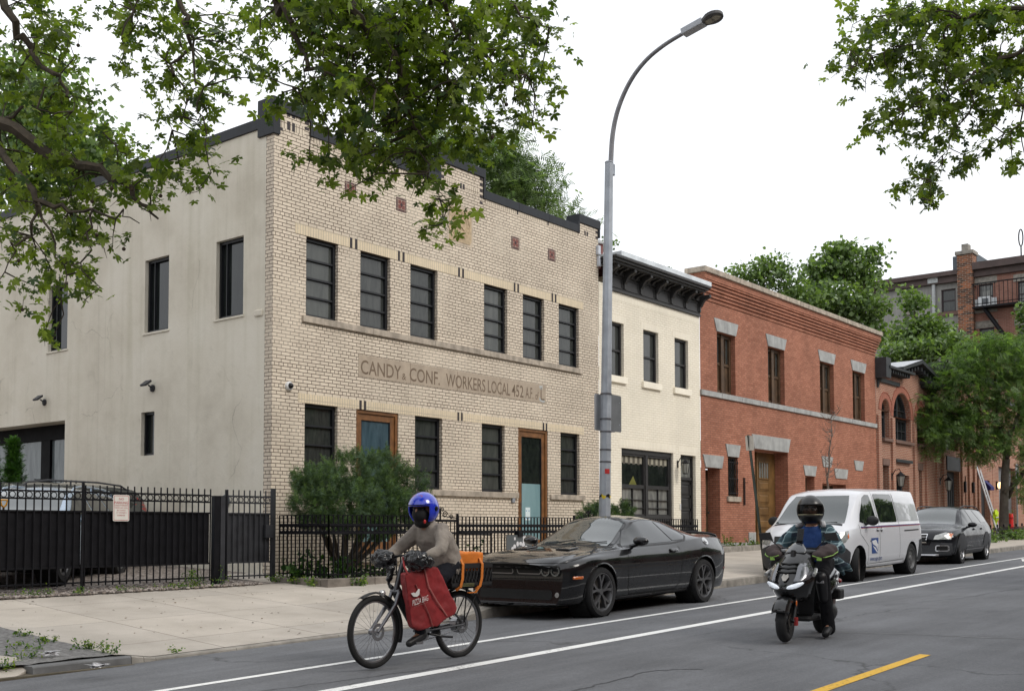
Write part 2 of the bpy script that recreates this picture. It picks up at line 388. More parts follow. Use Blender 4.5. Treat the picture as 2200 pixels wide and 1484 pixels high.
mb.add([PS(3.9, 10.08)]+[PS(*q) for q in rim_]+[(PS(*q)[0], PS(*q)[1], zroad(q[0])-.05) for q in rim_], [(0, i+1, (i+1) % 10+1) for i in range(10)]+[(i+1, i+11, (i+1) % 10+11, (i+1) % 10+1) for i in range(10)])
mb2 = MB(); mb2.box((1.5, 9.66, -.1), (6.2, 13.0, .10)); kind(mb2.build('pit_soil', EARTH))
kind(mb.build('concrete_slab', CONC, bevel=.01))
# gravel yard left of the union hall and behind the gate
def zyard(X, Y): return zback(X)-.03+.035*min(max(Y-14.8, 0), 8)
mb = MB()
for i in range(12):
    for j in range(12):
        q = lambda i, j: (-1+14*i/12, 14.45+(18)*j/12, zyard(-1+14*i/12, 14.45+18*j/12)+(.012 if j else .006))
        mb.quad(q(i, j), q(i+1, j), q(i+1, j+1), q(i, j+1))
kind(mb.build('gravel_yard', GRAV))
# loose stones as one mass
mb = MB(); r = random.Random(5)
for i in range(2600):
    X = r.uniform(5.5, 11.6); Y = 14.4+abs(r.gauss(.25, .5)); z = zyard(X, Y)+.015; s = r.uniform(.012, .034)
    k = len(mb.v); mb.sphere((0, 0, 0), (s, s*r.uniform(.6, 1), s*.55), 5, 3); mb.xf(Matrix.Translation((X, Y, z)) @ Matrix.Rotation(r.uniform(0, 6), 4, 'Z'), k)
    
mb.m = [r.randrange(3)]*0+[(i//15) % 3 for i in range(len(mb.f))]
kind(mb.build('gravel_stones', [mat('stone_a', (.13, .11, .1), .9, var=.2), mat('stone_b', (.24, .2, .17), .9, var=.2), mat('stone_c', (.36, .32, .29), .9, var=.2)]), 'stuff', 'loose gravel lying along the foot of the yard gate', 'gravel')
# painted markings
def line(name, s, w, x0, x1, m, dz=.004, rot=0):
    mb = MB(); k = max(2, int((x1-x0)/6)); xs = [x0+(x1-x0)*i/k for i in range(k+1)]
    for a, b_ in zip(xs, xs[1:]): mb.quad((a, s-w/2+SD(a), zroad(a)+dz), (b_, s-w/2+SD(b_), zroad(b_)+dz), (b_, s+w/2+SD(b_), zroad(b_)+dz), (a, s+w/2+SD(a), zroad(a)+dz))
    return kind(mb.build(name, m))
line('parking_lane_line', 7.88, .10, -30, 160, WPAINT); line('bike_lane_line', 6.70, .15, -30, 160, WPAINT)
for i in range(7): line('centre_line', 3.43, .11, 8.0+12.2*i, 11.08+12.2*i, YPAINT)
# bicycle symbol in the lane
mb = MB(); cx, cs = 32.3, 7.3
q = lambda u, v: (cx+u, cs+v+SD(cx+u), zroad(cx+u)+.004)
def ring(cu, cv, r0, r1):
    for i in range(16):
        a, b_ = 2*pi*i/16, 2*pi*(i+1)/16; mb.quad(q(cu+r0*cos(a)*2.1, cv+r0*sin(a)), q(cu+r1*cos(a)*2.1, cv+r1*sin(a)), q(cu+r1*cos(b_)*2.1, cv+r1*sin(b_)), q(cu+r0*cos(b_)*2.1, cv+r0*sin(b_)))
ring(3.6, .28, .16, .26); ring(3.6, -.28, .16, .26)
for u0, v0, u1, v1, w in ((3.6, .28, 4.4, .15, .09), (4.4, .15, 4.2, -.2, .09), (3.6, -.28, 4.2, -.2, .09), (0.2, 0, 1.6, .35, .16), (0.2, 0, 1.6, -.35, .16), (1.2, 0, 2.7, 0, .16)):
    d = Vector((u1-u0, v1-v0)).normalized(); nn_ = Vector((-d.y, d.x))*w/2; nn_.x *= 2
    mb.quad(q(u0+nn_.x, v0+nn_.y), q(u1+nn_.x, v1+nn_.y), q(u1-nn_.x, v1-nn_.y), q(u0-nn_.x, v0-nn_.y))
kind(mb.build('bike_lane_symbol', WPAINT, fixn=False))
# ================================================================== house fronts
def front(Y): return lambda u, z, d: (u, Y-d, z)
def side(X): return lambda u, z, d: (X-d, u, z)
def fbox(mb, fn, u0, u1, z0, z1, d0, d1):
    c = [fn(u, z, d) for d in (d0, d1) for z in (z0, z1) for u in (u0, u1)]
    return mb.add(c, [(0, 1, 3, 2), (4, 6, 7, 5), (0, 4, 5, 1), (1, 5, 7, 3), (3, 7, 6, 2), (2, 6, 4, 0)])
def wall(mb, fn, u0, u1, z0, z1, ops=(), reveal=.14, voids=(), grid=None):
    us = sorted({u0, u1, *[v for o in list(ops)+list(voids) for v in o[:2] if u0 <= v <= u1]}); zs = sorted({z0, z1, *[v for o in list(ops)+list(voids) for v in o[2:4] if z0 <= v <= z1]})
    for a, b_ in zip(us, us[1:]):
        for c, d in zip(zs, zs[1:]):
            um, zm = (a+b_)/2, (c+d)/2
            if any(o[0] < um < o[1] and o[2] < zm < o[3] for o in list(ops)+list(voids)): continue
            mb.quad(fn(a, c, 0), fn(b_, c, 0), fn(b_, d, 0), fn(a, d, 0))
    for o in ops:
        a, b_, c, d = o[:4]; r = -(o[4] if len(o) > 4 else reveal)
        mb.quad(fn(a, c, 0), fn(a, d, 0), fn(a, d, r), fn(a, c, r)); mb.quad(fn(b_, c, 0), fn(b_, d, 0), fn(b_, d, r), fn(b_, c, r))
        mb.quad(fn(a, d, 0), fn(b_, d, 0), fn(b_, d, r), fn(a, d, r)); mb.quad(fn(a, c, 0), fn(b_, c, 0), fn(b_, c, r), fn(a, c, r))
def glass_mat(name, col, rough=.04, curtain=None, spec=.5, ior=1.5, sc=2.5):
    m, n, b = nmat(name); b.inputs['Roughness'].default_value = rough; b.inputs['IOR'].default_value = ior; p = pos(n)
    if curtain:
        f = noise(n, scalev(n, p, (sc*3, sc*3, sc*.6)), 1.5, 4, .6, .6); n.links.new(ramp(n, f, [(.35, col), (.7, curtain)]), b.inputs['Base Color'])
    else: b.inputs['Base Color'].default_value = (*col, 1)
    f = noise(n, p, 1.3, 2); bump(n, b, f, .06, .02); return m
GL = glass_mat('window_glass', (.030, .034, .033), .05, (.058, .062, .058))
GLD = glass_mat('dark_glass', (.008, .010, .010), .04, (.022, .027, .024))
GLC = glass_mat('curtained_glass', (.10, .105, .10), .06, (.26, .26, .24), sc=1.6)
GLB = glass_mat('blue_glass', (.03, .055, .07), .05, (.07, .115, .14), sc=1.2)
FROST = glass_mat('frosted_film', (.16, .27, .29), .3, (.22, .34, .36), sc=.5)
FRM = mat('black_window_frame', (.010, .011, .014), .42, var=.2, scale=10, obj=False)
def window(root, fn, u0, u1, z0, z1, rec=.13, fw=.055, mull=(), vmull=(), glass=None, fm=None, mw=.035, depth=.05, name='window', pane='pane', slope=None):
    """frame and its pane set back in an opening"""
    mb = MB(); d0, d1 = -rec-.02, -rec+depth; e = .001
    fbox(mb, fn, u0+e, u0+fw, z0+e, z1-e, d0, d1); fbox(mb, fn, u1-fw, u1-e, z0+e, z1-e, d0, d1)
    fbox(mb, fn, u0+fw, u1-fw, z1-fw, z1-e, d0, d1-.002); fbox(mb, fn, u0+fw, u1-fw, z0+e, z0+fw, d0, d1-.002)
    for z in mull: fbox(mb, fn, u0+fw, u1-fw, z-mw/2, z+mw/2, d0, d1-.008)
    for u in vmull: fbox(mb, fn, u-mw/2, u+mw/2, z0+fw, z1-fw, d0, d1-.005)
    fr = mb.build(name, fm or FRM, root)
    mb = MB(); mb.quad(fn(u0, z0, d0+.01), fn(u1, z0, d0+.01), fn(u1, z1, d0+.01), fn(u0, z1, d0+.01)); mb.build(pane, glass or GL, fr); return fr
def dirs(z0, z1, k): return [z0+(z1-z0)*i/k for i in range(1, k)]

# ------------------------------------------------------------------ 1. union hall of buff brick
BUFF = brick_mat('buff_brick', (.74, .645, .52), (.67, .58, .465), (.13, .095, .072), ms=.0075, patch=(.33, .285, .23), stain=.2, u0=-29.0, v0=-.0127)
SOLD = brick_mat('yellow_soldier_brick', (.74, .625, .45), (.68, .575, .41), (.42, .37, .30), bw=.064, rh=.3, ms=.005, squash=1, stain=.12, offset=0, v0=.06)
def stucco_mat():
    m, n, b = nmat('stucco'); p = pos(n); s = N(n, 'ShaderNodeSeparateXYZ'); n.links.new(p, s.inputs[0])
    f = noise(n, p, .7, 7, .62); f2 = noise(n, scalev(n, p, (4, 4.2, .22)), .8, 6, .62); f3 = noise(n, p, 25, 4, .6); f4 = noise(n, p, 2.5, 6, .65, .8)
    c = ramp(n, f, [(.28, (.55, .505, .415)), (.5, (.665, .62, .52)), (.72, (.73, .69, .595))])
    c = mixc(n, 1, c, ramp(n, f2, [(.28, (.89, .89, .86)), (.5, (1,)*3)]), 'MULTIPLY')
    c = mixc(n, ramp(n, noise(n, scalev(n, p, (7, 7, .12)), .9, 5, .6), [(.62, (0,)*3), (.8, (.3,)*3)]), c, (.26, .24, .17))
    # darker blotches, stronger towards the bottom
    c = mixc(n, ramp(n, math_(n, 'ADD', f4, math_(n, 'MULTIPLY', s.outputs[2], -.02)), [(.5, (0,)*3), (.7, (.28,)*3)]), c, (.30, .28, .23))
    v = N(n, 'ShaderNodeTexVoronoi', feature='DISTANCE_TO_EDGE'); v.inputs['Scale'].default_value = .30
    w = N(n, 'ShaderNodeVectorMath', operation='ADD'); nn = N(n, 'ShaderNodeTexNoise'); nn.inputs['Scale'].default_value = 1.3; nn.inputs['Detail'].default_value = 7
    n.links.new(p, nn.inputs['Vector']); n.links.new(p, w.inputs[0]); n.links.new(nn.outputs['Color'], w.inputs[1]); n.links.new(w.outputs[0], v.inputs['Vector'])
    crk = ramp(n, v.outputs['Distance'], [(0, (1,)*3), (.0035, (0,)*3)])
    c = mixc(n, math_(n, 'MULTIPLY', crk, ramp(n, f, [(.42, (.6,)*3), (.55, (0,)*3)])), c, (.2, .18, .14))
    n.links.new(c, b.inputs['Base Color']); b.inputs['Roughness'].default_value = .93; b.inputs['Specular IOR Level'].default_value = .15
    bump(n, b, math_(n, 'ADD', f4, math_(n, 'MULTIPLY', f3, .3)), .5, .02); return m
STUC = stucco_mat()
COPE = mat('black_metal_coping', (.020, .023, .028), .5, 0, spec=.3, var=.25, scale=3, obj=False, streak=.4)
LIME = mat('limestone', (.50, .42, .325), .85, var=.2, scale=4, bmp=.2, bs=90, obj=False, streak=.2)
LIMED = mat('limestone_dirt_and_shade', (.17, .125, .088), .95, var=.2, scale=9, obj=False)
SILL1 = mat('stone_sill', (.40, .345, .28), .9, var=.3, scale=6, bmp=.4, bs=140, obj=False, streak=.55)
DKBR = mat('dark_brick', (.035, .028, .03), .7, var=.3, scale=12, obj=False)
PUBR = mat('purple_brick', (.10, .05, .05), .7, var=.3, scale=12, obj=False)
WOODD = mat('oiled_wood', (.17, .072, .022), .5, var=.35, scale=7, obj=False)
ROOFM = mat('roofing', (.06, .06, .062), .9, var=.3, obj=False)
WHITEP = mat('white_plastic', (.7, .7, .7), .4, var=.03)
F1 = front(16.0); S1 = side(13.0); Z0 = .2
b1 = thing('union_hall', 'two-storey buff brick union hall with stucco side wall and black stepped parapet', 'building', (13, 16, .6))
WU = [(13.79, 14.60), (15.19, 16.03), (16.62, 17.46), (19.01, 19.85), (20.43, 21.27), (21.86, 22.72)]
WG = [(13.78, 14.61), (16.77, 17.61), (18.93, 19.75), (21.92, 22.73)]; DG = [(15.10, 16.28), (20.25, 21.40)]
ops = [(a, b_, 5.43, 6.95) for a, b_ in WU]+[(a, b_, 2.25, 3.78) for a, b_ in WG]+[(a, b_, .9, 3.78, .10) for a, b_ in DG]
XE = 23.6
voids = [(13.85, 17.55, 8.92, 9.5), (18.97, 22.75, 8.92, 9.5), (13.0, 13.85, 9.2, 9.5), (22.75, XE, 9.2, 9.5), (17.55, 18.97, 9.40, 9.5)]
mb = MB(); wall(mb, F1, 13.0, XE, Z0, 9.5, ops, .15, voids)
mb.quad((13, 16, Z0), (13, 16.22, Z0), (13, 16.22, 8.92), (13, 16, 8.92)); mb.quad((13, 16, 8.92), (13, 16.4, 8.92), (13, 16.4, 9.2), (13, 16, 9.2))
# back faces of the parapet, top of wall, right return
for a, b_, z in ((13, 13.85, 9.2), (13.85, 17.55, 8.92), (17.55, 18.97, 9.4), (18.97, 22.75, 8.92), (22.75, XE, 9.2)):
    mb.quad((a, 16.32, 8.3), (b_, 16.32, 8.3), (b_, 16.32, z), (a, 16.32, z))
for x, z in ((13.85, 9.2), (17.55, 9.4), (18.97, 9.4), (22.75, 9.2)): mb.quad((x, 16, 8.92), (x, 16.32, 8.92), (x, 16.32, z), (x, 16, z))
mb.quad((XE, 16, 7), (XE, 30, 7), (XE, 30, 8.92), (XE, 16, 8.92))
mb.build('brick_front', BUFF, b1, fixn=False)
mb = MB(); sops = [(16.86, 17.70, 5.44, 6.95), (19.25, 20.09, 5.44, 6.95), (23.09, 23.92, 5.44, 6.95), (19.69, 20.16, 2.92, 3.81), (23.12, 33, 1.0, 3.84, .5)]
wall(mb, S1, 16.22, 34, Z0, 8.90, sops, .15)
mb.quad((13, 34, Z0), (XE, 34, Z0), (XE, 34, 8.9), (13, 34, 8.9)); mb.build('stucco_side_wall', STUC, b1, fixn=False)
mb = MB(); mb.box((13.1, 16.3, 8.3), (XE-.05, 33.9, 8.36)); mb.build('roof', ROOFM, b1)
# coping: sheet metal following the steps
mb = MB()
prof = [(13.0, 13.85, 9.16, 9.38), (17.55, 18.97, 9.36, 9.56), (22.75, XE, 9.16, 9.38)]
for a, b_, z0, z1 in prof: mb.box((a-.03, 15.965, z0), (b_+.07, 16.38, z1))
for a, b_ in ((13.92, 17.48), (19.04, 22.68)):
    xs = [a, a+(b_-a)*.34, a+(b_-a)*.67, b_]
    for c, d in zip(xs, xs[1:]): mb.box((c+.002, 15.967, 8.885), (d-.003, 16.38, 9.08)); mb.box((d-.012, 15.962, 8.883), (d+.006, 16.3, 9.085))
for x, z in ((13.852, 9.16), (18.972, 9.36)): mb.box((x, 15.966, 8.885), (x+.068, 16.378, z))
for x, z in ((17.480, 9.36), (22.68, 9.16)): mb.box((x, 15.966, 8.885), (x+.068, 16.378, z))
mb.box((12.955, 15.955, 8.70), (13.115, 16.43, 9.395)); mb.box((XE-.02, 15.96, 8.93), (XE+.05, 16.37, 9.16))
for i in range(6): mb.box((12.965, 16.434+2.95*i, 8.87), (13.35, 16.43+2.95*(i+1)-.004, 9.07+.0*i))
mb.build('coping', COPE, b1, bevel=.006)
# bands of yellow soldier brick
mb = MB(); fbox(mb, F1, 13.52, 22.91, 6.954, 7.152, -.02, .006); fbox(mb, F1, 13.62, 22.91, 3.782, 3.955, -.02, .006); mb.build('lintel_band', SOLD, b1)
mb = MB()
for a in (14.90, 16.24, 18.12, 20.08, 21.56): fbox(mb, F1, a, a+.062, 6.952, 7.155, -.02, .010); fbox(mb, F1, a+.135, a+.197, 6.952, 7.155, -.02, .010)
mb.mi = 1
for a in (15.18, 18.10, 21.19): fbox(mb, F1, a, a+.058, 3.78, 3.958, -.02, .010); fbox(mb, F1, a+.118, a+.176, 3.78, 3.958, -.02, .010)
mb.mi = 0
def hb(x, z): fbox(mb, F1, x, x+.1, z, z+.058, -.02, .005)
for i, z in enumerate((8.98, 9.09)): hb(13.73, z)
for x in (13.3, 13.42): fbox(mb, F1, x, x+.07, 8.86, 9.02, -.02, .005); fbox(mb, F1, x, x+.07, 9.11, 9.16, -.02, .005)
for z in (8.74, 8.88, 9.02, 9.16, 9.29): hb(17.56, z); hb(18.86, z)
for x in (18.18, 18.27): fbox(mb, F1, x, x+.065, 8.93, 9.05, -.02, .005)
for x in (20.2, 21.4, 15.1, 16.2): fbox(mb, F1, x, x+.06, 8.80, 8.9, -.02, .005)
for x in (22.98, 23.08): fbox(mb, F1, x, x+.06, 8.88, 8.99, -.02, .005)
hb(23.48, 8.9); hb(23.48, 9.04); hb(13.1, 8.8)
mb.islands('accent_brick', DKBR, b1)
# soldier courses under the coping
mb = MB()
for a, b_ in ((13.95, 17.45), (19.05, 22.65)): fbox(mb, F1, a, b_, 8.79, 8.885, -.02, .004)
fbox(mb, F1, 17.68, 18.84, 8.93, 9.05, -.02, .004); fbox(mb, F1, 13.14, 13.72, 8.86, 9.02, -.02, .003)
SOLD2 = brick_mat('buff_soldier_brick', (.71, .62, .495), (.63, .55, .435), (.15, .11, .085), bw=.072, rh=.3, ms=.007, squash=1, stain=.15, offset=0, v0=.03)
mb.build('soldier_course', SOLD2, b1)
# sills
for a, b_, z in ((13.69, 22.82, 5.43), (13.69, 15.08, 2.25), (16.45, 20.22, 2.25), (21.47, 22.90, 2.25)):
    mb = MB(); k = max(1, round((b_-a)/1.9)); 
    for i in range(k): fbox(mb, F1, a+(b_-a)*i/k+.002, a+(b_-a)*(i+1)/k-.004, z-.125, z-.001, -.14, .055)
    mb.build('sill', SILL1, b1, bevel=.005)
GV = [GL, glass_mat('sheer_glass', (.045, .05, .046), .05, (.085, .09, .082), sc=1.3), glass_mat('screened_glass', (.022, .026, .025), .07, (.05, .055, .05), sc=4)]
for i, (a, b_) in enumerate(WU): window(b1, F1, a, b_, 5.43, 6.95, mull=dirs(5.47, 6.9, 4), fw=.06, glass=GV[(i*2+1) % 3])
for i, (a, b_) in enumerate(WG): window(b1, F1, a, b_, 2.25, 3.78, mull=dirs(2.29, 3.73, 4), fw=.06, glass=GV[(i+2) % 3])
mb = MB(); mb.quad(F1(17.0, 2.72, -.148), F1(17.5, 2.72, -.148), F1(17.5, 3.0, -.148), F1(17.0, 3.0, -.148)); mb.quad(F1(22.5, 2.36, -.148), F1(22.62, 2.36, -.148), F1(22.62, 2.46, -.148), F1(22.5, 2.46, -.148)); mb.islands('window_notice', mat('notice_pale', (.30, .29, .28), .6, var=.15), b1, fixn=False)
for i, (a, b_) in enumerate(DG):
    mb = MB(); c = .07; e = .0015
    fbox(mb, F1, a+e, a+c, .9, 3.779, -.12, -.02); fbox(mb, F1, b_-c, b_-e, .9, 3.779, -.12, -.02); fbox(mb, F1, a+c, b_-c, 3.71, 3.778, -.12, -.022)
    w = .115
    fbox(mb, F1, a+c, a+c+w, .92, 3.71, -.11, -.05); fbox(mb, F1, b_-c-w, b_-c, .92, 3.71, -.11, -.05); fbox(mb, F1, a+c+w, b_-c-w, 3.58, 3.71, -.11, -.052); fbox(mb, F1, a+c+w, b_-c-w, .92, 1.16, -.11, -.052)
    d = mb.build('door', WOODD, b1, bevel=.004)
    mb = MB(); ua, ub = a+c+w, b_-c-w; zf = 2.48 if i else 1.9
    mb.quad(F1(ua, zf, -.085), F1(ub, zf, -.085), F1(ub, 3.6, -.085), F1(ua, 3.6, -.085)); mb.build('pane', GLB if i == 0 else GLD, d)
    mb = MB(); mb.quad(F1(ua, 1.1, -.083), F1(ub, 1.1, -.083), F1(ub, zf, -.083), F1(ua, zf, -.083)); mb.build('frosted_film', FROST, d)
    mb = MB(); fbox(mb, F1, ua-.001, ua+.016, 1.2, 3.58, -.085, -.055); fbox(mb, F1, ub-.016, ub+.001, 1.2, 3.58, -.085, -.055); mb.build('glazing_bead', FRM, d)
    mb = MB(); mb.tube([F1(a+.13, 1.75, -.01), F1(a+.13, 2.05, -.01)], .012); mb.tube([F1(a+.13, 1.78, -.06), F1(a+.13, 1.78, -.005)], .008); mb.tube([F1(a+.13, 2.02, -.06), F1(a+.13, 2.02, -.005)], .008); mb.build('handle', mat('brushed_steel', (.5, .5, .5), .3, 1, var=.1), d)
    mb = MB(); fbox(mb, F1, a-.05, b_+.05, .76, .9, -.15, .16); mb.build('doorstep', SILL1, b1, bevel=.006)
# notice on the second door
mb = MB(); fbox(mb, F1, 20.62, 20.80, 1.62, 1.92, -.0825, -.078); nt_ = mb.build('notice', mat('notice_paper', (.62, .72, .74), .5, var=.05), b1)
mb = MB()
for u in (20.655, 20.755):
    for z in (1.67, 1.84): mb.lathe([(0, 0), (.018, 0)], (u, 16.0775, z), 'Y', 8)
mb.build('notice_dots', mat('blue_ink', (.05, .25, .45), .5, var=0), nt_)
# inscription plate, letters flat; groove shade and dirt put into their dark colour
def lettered(root, x0, x1, z0, z1, txts):
    mb = MB(); fbox(mb, F1, x0, x1, z0, z1, -.03, .006); pl = mb.build('inscription_plate', mat('tan_plate_stone', (.40, .33, .255), .9, var=.12, scale=5, bmp=.2, bs=90, obj=False, streak=.15), root)
    for t, x, z, sz, w, xw in txts:
        vs, fs = text_mb(t, 1, 0, None, .008); xa = min(v[0] for v in vs); xb = max(v[0] for v in vs); kx = xw/(xb-xa); k = sz
        m_ = MB(); m_.add([(x+(v[0]-xa)*kx, 15.9925, z+v[1]*k) for v in vs], fs); m_.build('lettering', LIMED, pl, fixn=False)
    return pl
H_ = .30; zb_ = 4.492
segs = [('CANDY', 15.21, zb_, .40, 0, 1.14), ('&', 16.375, zb_, .20, 0, .12), ('CONF.', 16.60, zb_, .40, 0, .93), ('WORKERS', 17.73, zb_, .40, 0, 1.32), ('LOCAL', 19.14, zb_, .40, 0, .80), ('452', 20.0, zb_, .40, 0, .44), ('A.F.', 20.52, zb_, .38, 0, .30), ('of', 20.90, zb_, .27, 0, .13)]
pl = lettered(b1, 15.15, 21.32, 4.435, 4.865, segs)
mb = MB(); 
for a, b_, c, d in ((21.11, 21.145, 4.50, 4.80), (21.145, 21.26, 4.50, 4.535)): fbox(mb, F1, a, b_, c, d, -.01, .0095)
mb.build('letter', LIMED, pl)
mb = MB(); mb.prism([(21.05, 4.83), (21.19, 4.85), (21.17, 4.75), (21.10, 4.74)], F1, .005, .0092); mb.prism([(21.06, 4.50), (21.10, 4.46), (21.22, 4.44), (21.28, 4.47), (21.28, 4.495), (21.14, 4.495), (21.09, 4.54), (21.06, 4.56)], F1, .005, .0092)
mb.build('cement_patch', mat('grey_cement', (.42, .43, .42), .9, var=.1), pl)
mb = MB()
for x in (16.62, 18.10, 19.60): fbox(mb, F1, x, x+.006, 4.437, 4.863, 0, .0087)
mb.build('plate_joints', LIMED, pl)
# carved emblem
mb = MB(); x0, x1, z0, z1 = 17.76, 18.62, 7.66, 8.53
octo = lambda e: [(x0+e, z0+e), (x1-.05-e, z0+e), (x1-e, z0+.07+e), (x1-e, z1-.05-e), (x1-.05-e, z1-e), (x0+e, z1-e)]
mb.prism(octo(0), F1, -.02, .008); 
EMB = mat('carved_stone', (.46, .355, .23), .9, var=.22, scale=10, bmp=.9, bs=22, obj=False)
em = mb.build('emblem', LIME, b1)
mb = MB(); mb.prism(octo(.06), F1, .0, .016); cx, cz = (x0+x1)/2, (z0+z1)/2
for i in range(40):
    a0, a1 = 2*pi*i/40, 2*pi*(i+1)/40
    for r0, r1 in ((.30, .32), (.215, .23)): mb.prism([(cx+r0*cos(a0), cz+r0*sin(a0)), (cx+r1*cos(a0), cz+r1*sin(a0)), (cx+r1*cos(a1), cz+r1*sin(a1)), (cx+r0*cos(a1), cz+r0*sin(a1))], F1, .01, .024)
for i in range(18):
    a = 2*pi*i/18; mb.prism([(cx+.27*cos(a)-.018, cz+.27*sin(a)-.022), (cx+.27*cos(a)+.018, cz+.27*sin(a)-.022), (cx+.27*cos(a)+.010, cz+.27*sin(a)+.024)], F1, .01, .026)
for u0, v0, u1, v1 in ((-.14, -.05, .1, .12), (-.1, .08, .14, -.06)):
    d = Vector((u1-u0, v1-v0)).normalized(); n_ = Vector((-d.y, d.x))*.03; mb.prism([(cx+u0-n_.x, cz+v0-n_.y), (cx+u1-n_.x*1.6, cz+v1-n_.y*1.6), (cx+u1+n_.x*1.6, cz+v1+n_.y*1.6), (cx+u0+n_.x, cz+v0+n_.y)], F1, .01, .030+.004*(u0 > -.12))
mb.build('emblem_relief', EMB, em)
# four ornamental tiles
for (a, z) in ((14.76, 7.975), (16.19, 7.99), (20.0, 7.965), (21.43, 7.96)):
    mb = MB(); w = .30; fbox(mb, F1, a, a+w, z, z+.28, -.02, .006); t = mb.build('ornamental_tile', PUBR, b1)
    mb = MB(); fbox(mb, F1, a+.045, a+w-.045, z+.045, z+.235, .0, .009); c = (a+w/2, z+.14)
    t2 = mb.build('red_tile', mat('red_tile', (.16, .035, .022), .35, var=.2, scale=20), t)
    mb = MB()
    for k in range(4):
        a_ = k*pi/2; fbox(mb, F1, c[0]-.004+.06*cos(a_)-abs(cos(a_))*.04, c[0]+.004+.06*cos(a_)+abs(cos(a_))*.04, c[1]-.004+.06*sin(a_)-abs(sin(a_))*.035, c[1]+.004+.06*sin(a_)+abs(sin(a_))*.035, .005, .0105)
    for u in (a+.043, a+w-.049): fbox(mb, F1, u, u+.006, z, z+.28, 0, .0102)
    for v in (z+.043, z+.231): fbox(mb, F1, a, a+w, v, v+.006, 0, .0106)
    mb.build('tile_joints', LIME, t)
    mb = MB(); mb.prism([(c[0]-.05, c[1]), (c[0]-.012, c[1]-.014), (c[0], c[1]-.055), (c[0]+.012, c[1]-.014), (c[0]+.05, c[1]), (c[0]+.012, c[1]+.014), (c[0], c[1]+.055), (c[0]-.012, c[1]+.014)], F1, .005, .013); mb.build('tile_star', DKBR, t)
# side windows
for a, b_ in ((16.86, 17.70), (19.25, 20.09), (23.09, 23.92)):
    w_ = window(b1, S1, a, b_, 5.44, 6.95, fw=.055, glass=GLD, vmull=(b_-.22,), mw=.02)
    mb = MB(); fbox(mb, S1, a-.03, b_+.05, 5.40, 5.438, -.12, .025); mb.build('sill', STUC, b1)
window(b1, S1, 19.69, 20.16, 2.92, 3.81, fw=.045, glass=GLD)
mb = MB(); fbox(mb, S1, 23.14, 23.55, 1.0, 3.83, -.6, -.45); fbox(mb, S1, 24.55, 24.95, 1.0, 3.6, -.6, -.44); fbox(mb, S1, 23.13, 33, 3.5, 3.835, -.6, -.43); go = mb.build('garage_front', mat('garage_black', (.004, .004, .005), .7, var=.1, spec=.15, obj=False), b1)
mb = MB(); mb.quad(S1(23.4, 1.0, -.5), S1(33, 1.0, -.5), S1(33, 3.6, -.5), S1(23.4, 3.6, -.5)); mb.build('pane', glass_mat('garage_glass', (.05, .065, .068), .06, (.14, .165, .17), sc=1.2), go)
mb = MB(); fbox(mb, S1, 16.28, 16.5, 5.35, 5.47, -.02, .035); mb.build('stone_stub', STUC, b1, bevel=.02)
mb = MB(); mb.lathe([(0, 0), (.10, .0), (.12, .03), (.115, .035), (0, .05)], (13, 17.3, 0), 'X', 20); mb.xf(Matrix.Translation((0, 0, 1.95)) @ Matrix.Translation((13, 17.3, 0)) @ Matrix.Rotation(pi, 4, 'Z') @ Matrix.Translation((-26, -17.3, 0)) if False else Matrix.Translation((-.0, 0, 1.95)))
mb.v = [(26-x, y, z) for x, y, z in mb.v]; mb.v = [(x-13-.0 if False else 13-(x-13) if x > 13 else x, y, z) for x, y, z in mb.v]
mb.build('round_vent', mat('vent_grey', (.09, .11, .12), .6, var=.1), b1, smooth=True)
mb = MB(); fbox(mb, F1, 19.98, 20.08, 2.02, 2.2, .0, .05); mb.build('meter_box', mat('grey_box', (.25, .26, .28), .5, var=.1), b1, bevel=.008)

def floodlight(Y, Z, lab):
    t = thing('floodlight', lab, 'floodlight', (13.0, Y, Z), 0, 'floodlights on the stucco wall')
    mb = MB(); mb.lathe([(.0, 0), (.075, 0), (.075, .03), (.03, .05), (0, .05)], (0, 0, 0), 'X', 16); mb.v = [(-x, y, z) for x, y, z in mb.v]; mb.tube([(-.03, 0, 0), (-.07, .0, .03), (-.11, .01, .06)], .016); mb.build('bracket', BLACKW, t, world=False)
    mb = MB(); mb.box((-.09, -.10, -.02), (.09, .10, .02)); M = Matrix.Translation((-.17, .0, .09)) @ Matrix.Rotation(RAD(-38), 4, 'Y'); mb.xf(M); mb.build('lamp_head', BLACKW, t, world=False, bevel=.01)
    mb = MB(); mb.box((-.075, -.085, -.026), (.075, .085, -.021)); mb.xf(M); mb.build('lens', mat('lamp_lens', (.25, .27, .26), .2, var=.05), t, world=False)
floodlight(19.75, 4.28, 'black floodlight above the small side window'); floodlight(24.0, 4.30, 'black floodlight above the dark garage opening')
t = thing('security_camera', 'white dome security camera on the buff brick front', 'camera', (13.39, 16.0, 4.06))
mb = MB(); mb.lathe([(0, 0), (.085, 0), (.085, -.03), (.07, -.055), (0, -.055)], (0, 0, 0), 'Y', 20); mb.build('camera_base', WHITEP, t, world=False, smooth=True)
mb = MB(); mb.sphere((0, -.06, 0), (.055, .055, .055), 14, 10); mb.build('camera_dome', mat('black_dome', (.01, .01, .012), .08, var=0), t, world=False, smooth=True)
t = thing('alarm_box', 'pale grey junction box at the top right brick corner', 'junction box', (23.55, 15.95, 8.6))
mb = MB(); mb.box((-.05, -.03, -.12), (.06, .05, .12)); mb.box((-.02, -.03, -.42), (.07, .05, -.16)); mb.build('junction_box_case', mat('pale_grey_paint', (.5, .53, .58), .5, var=.1), t, world=False, bevel=.01)

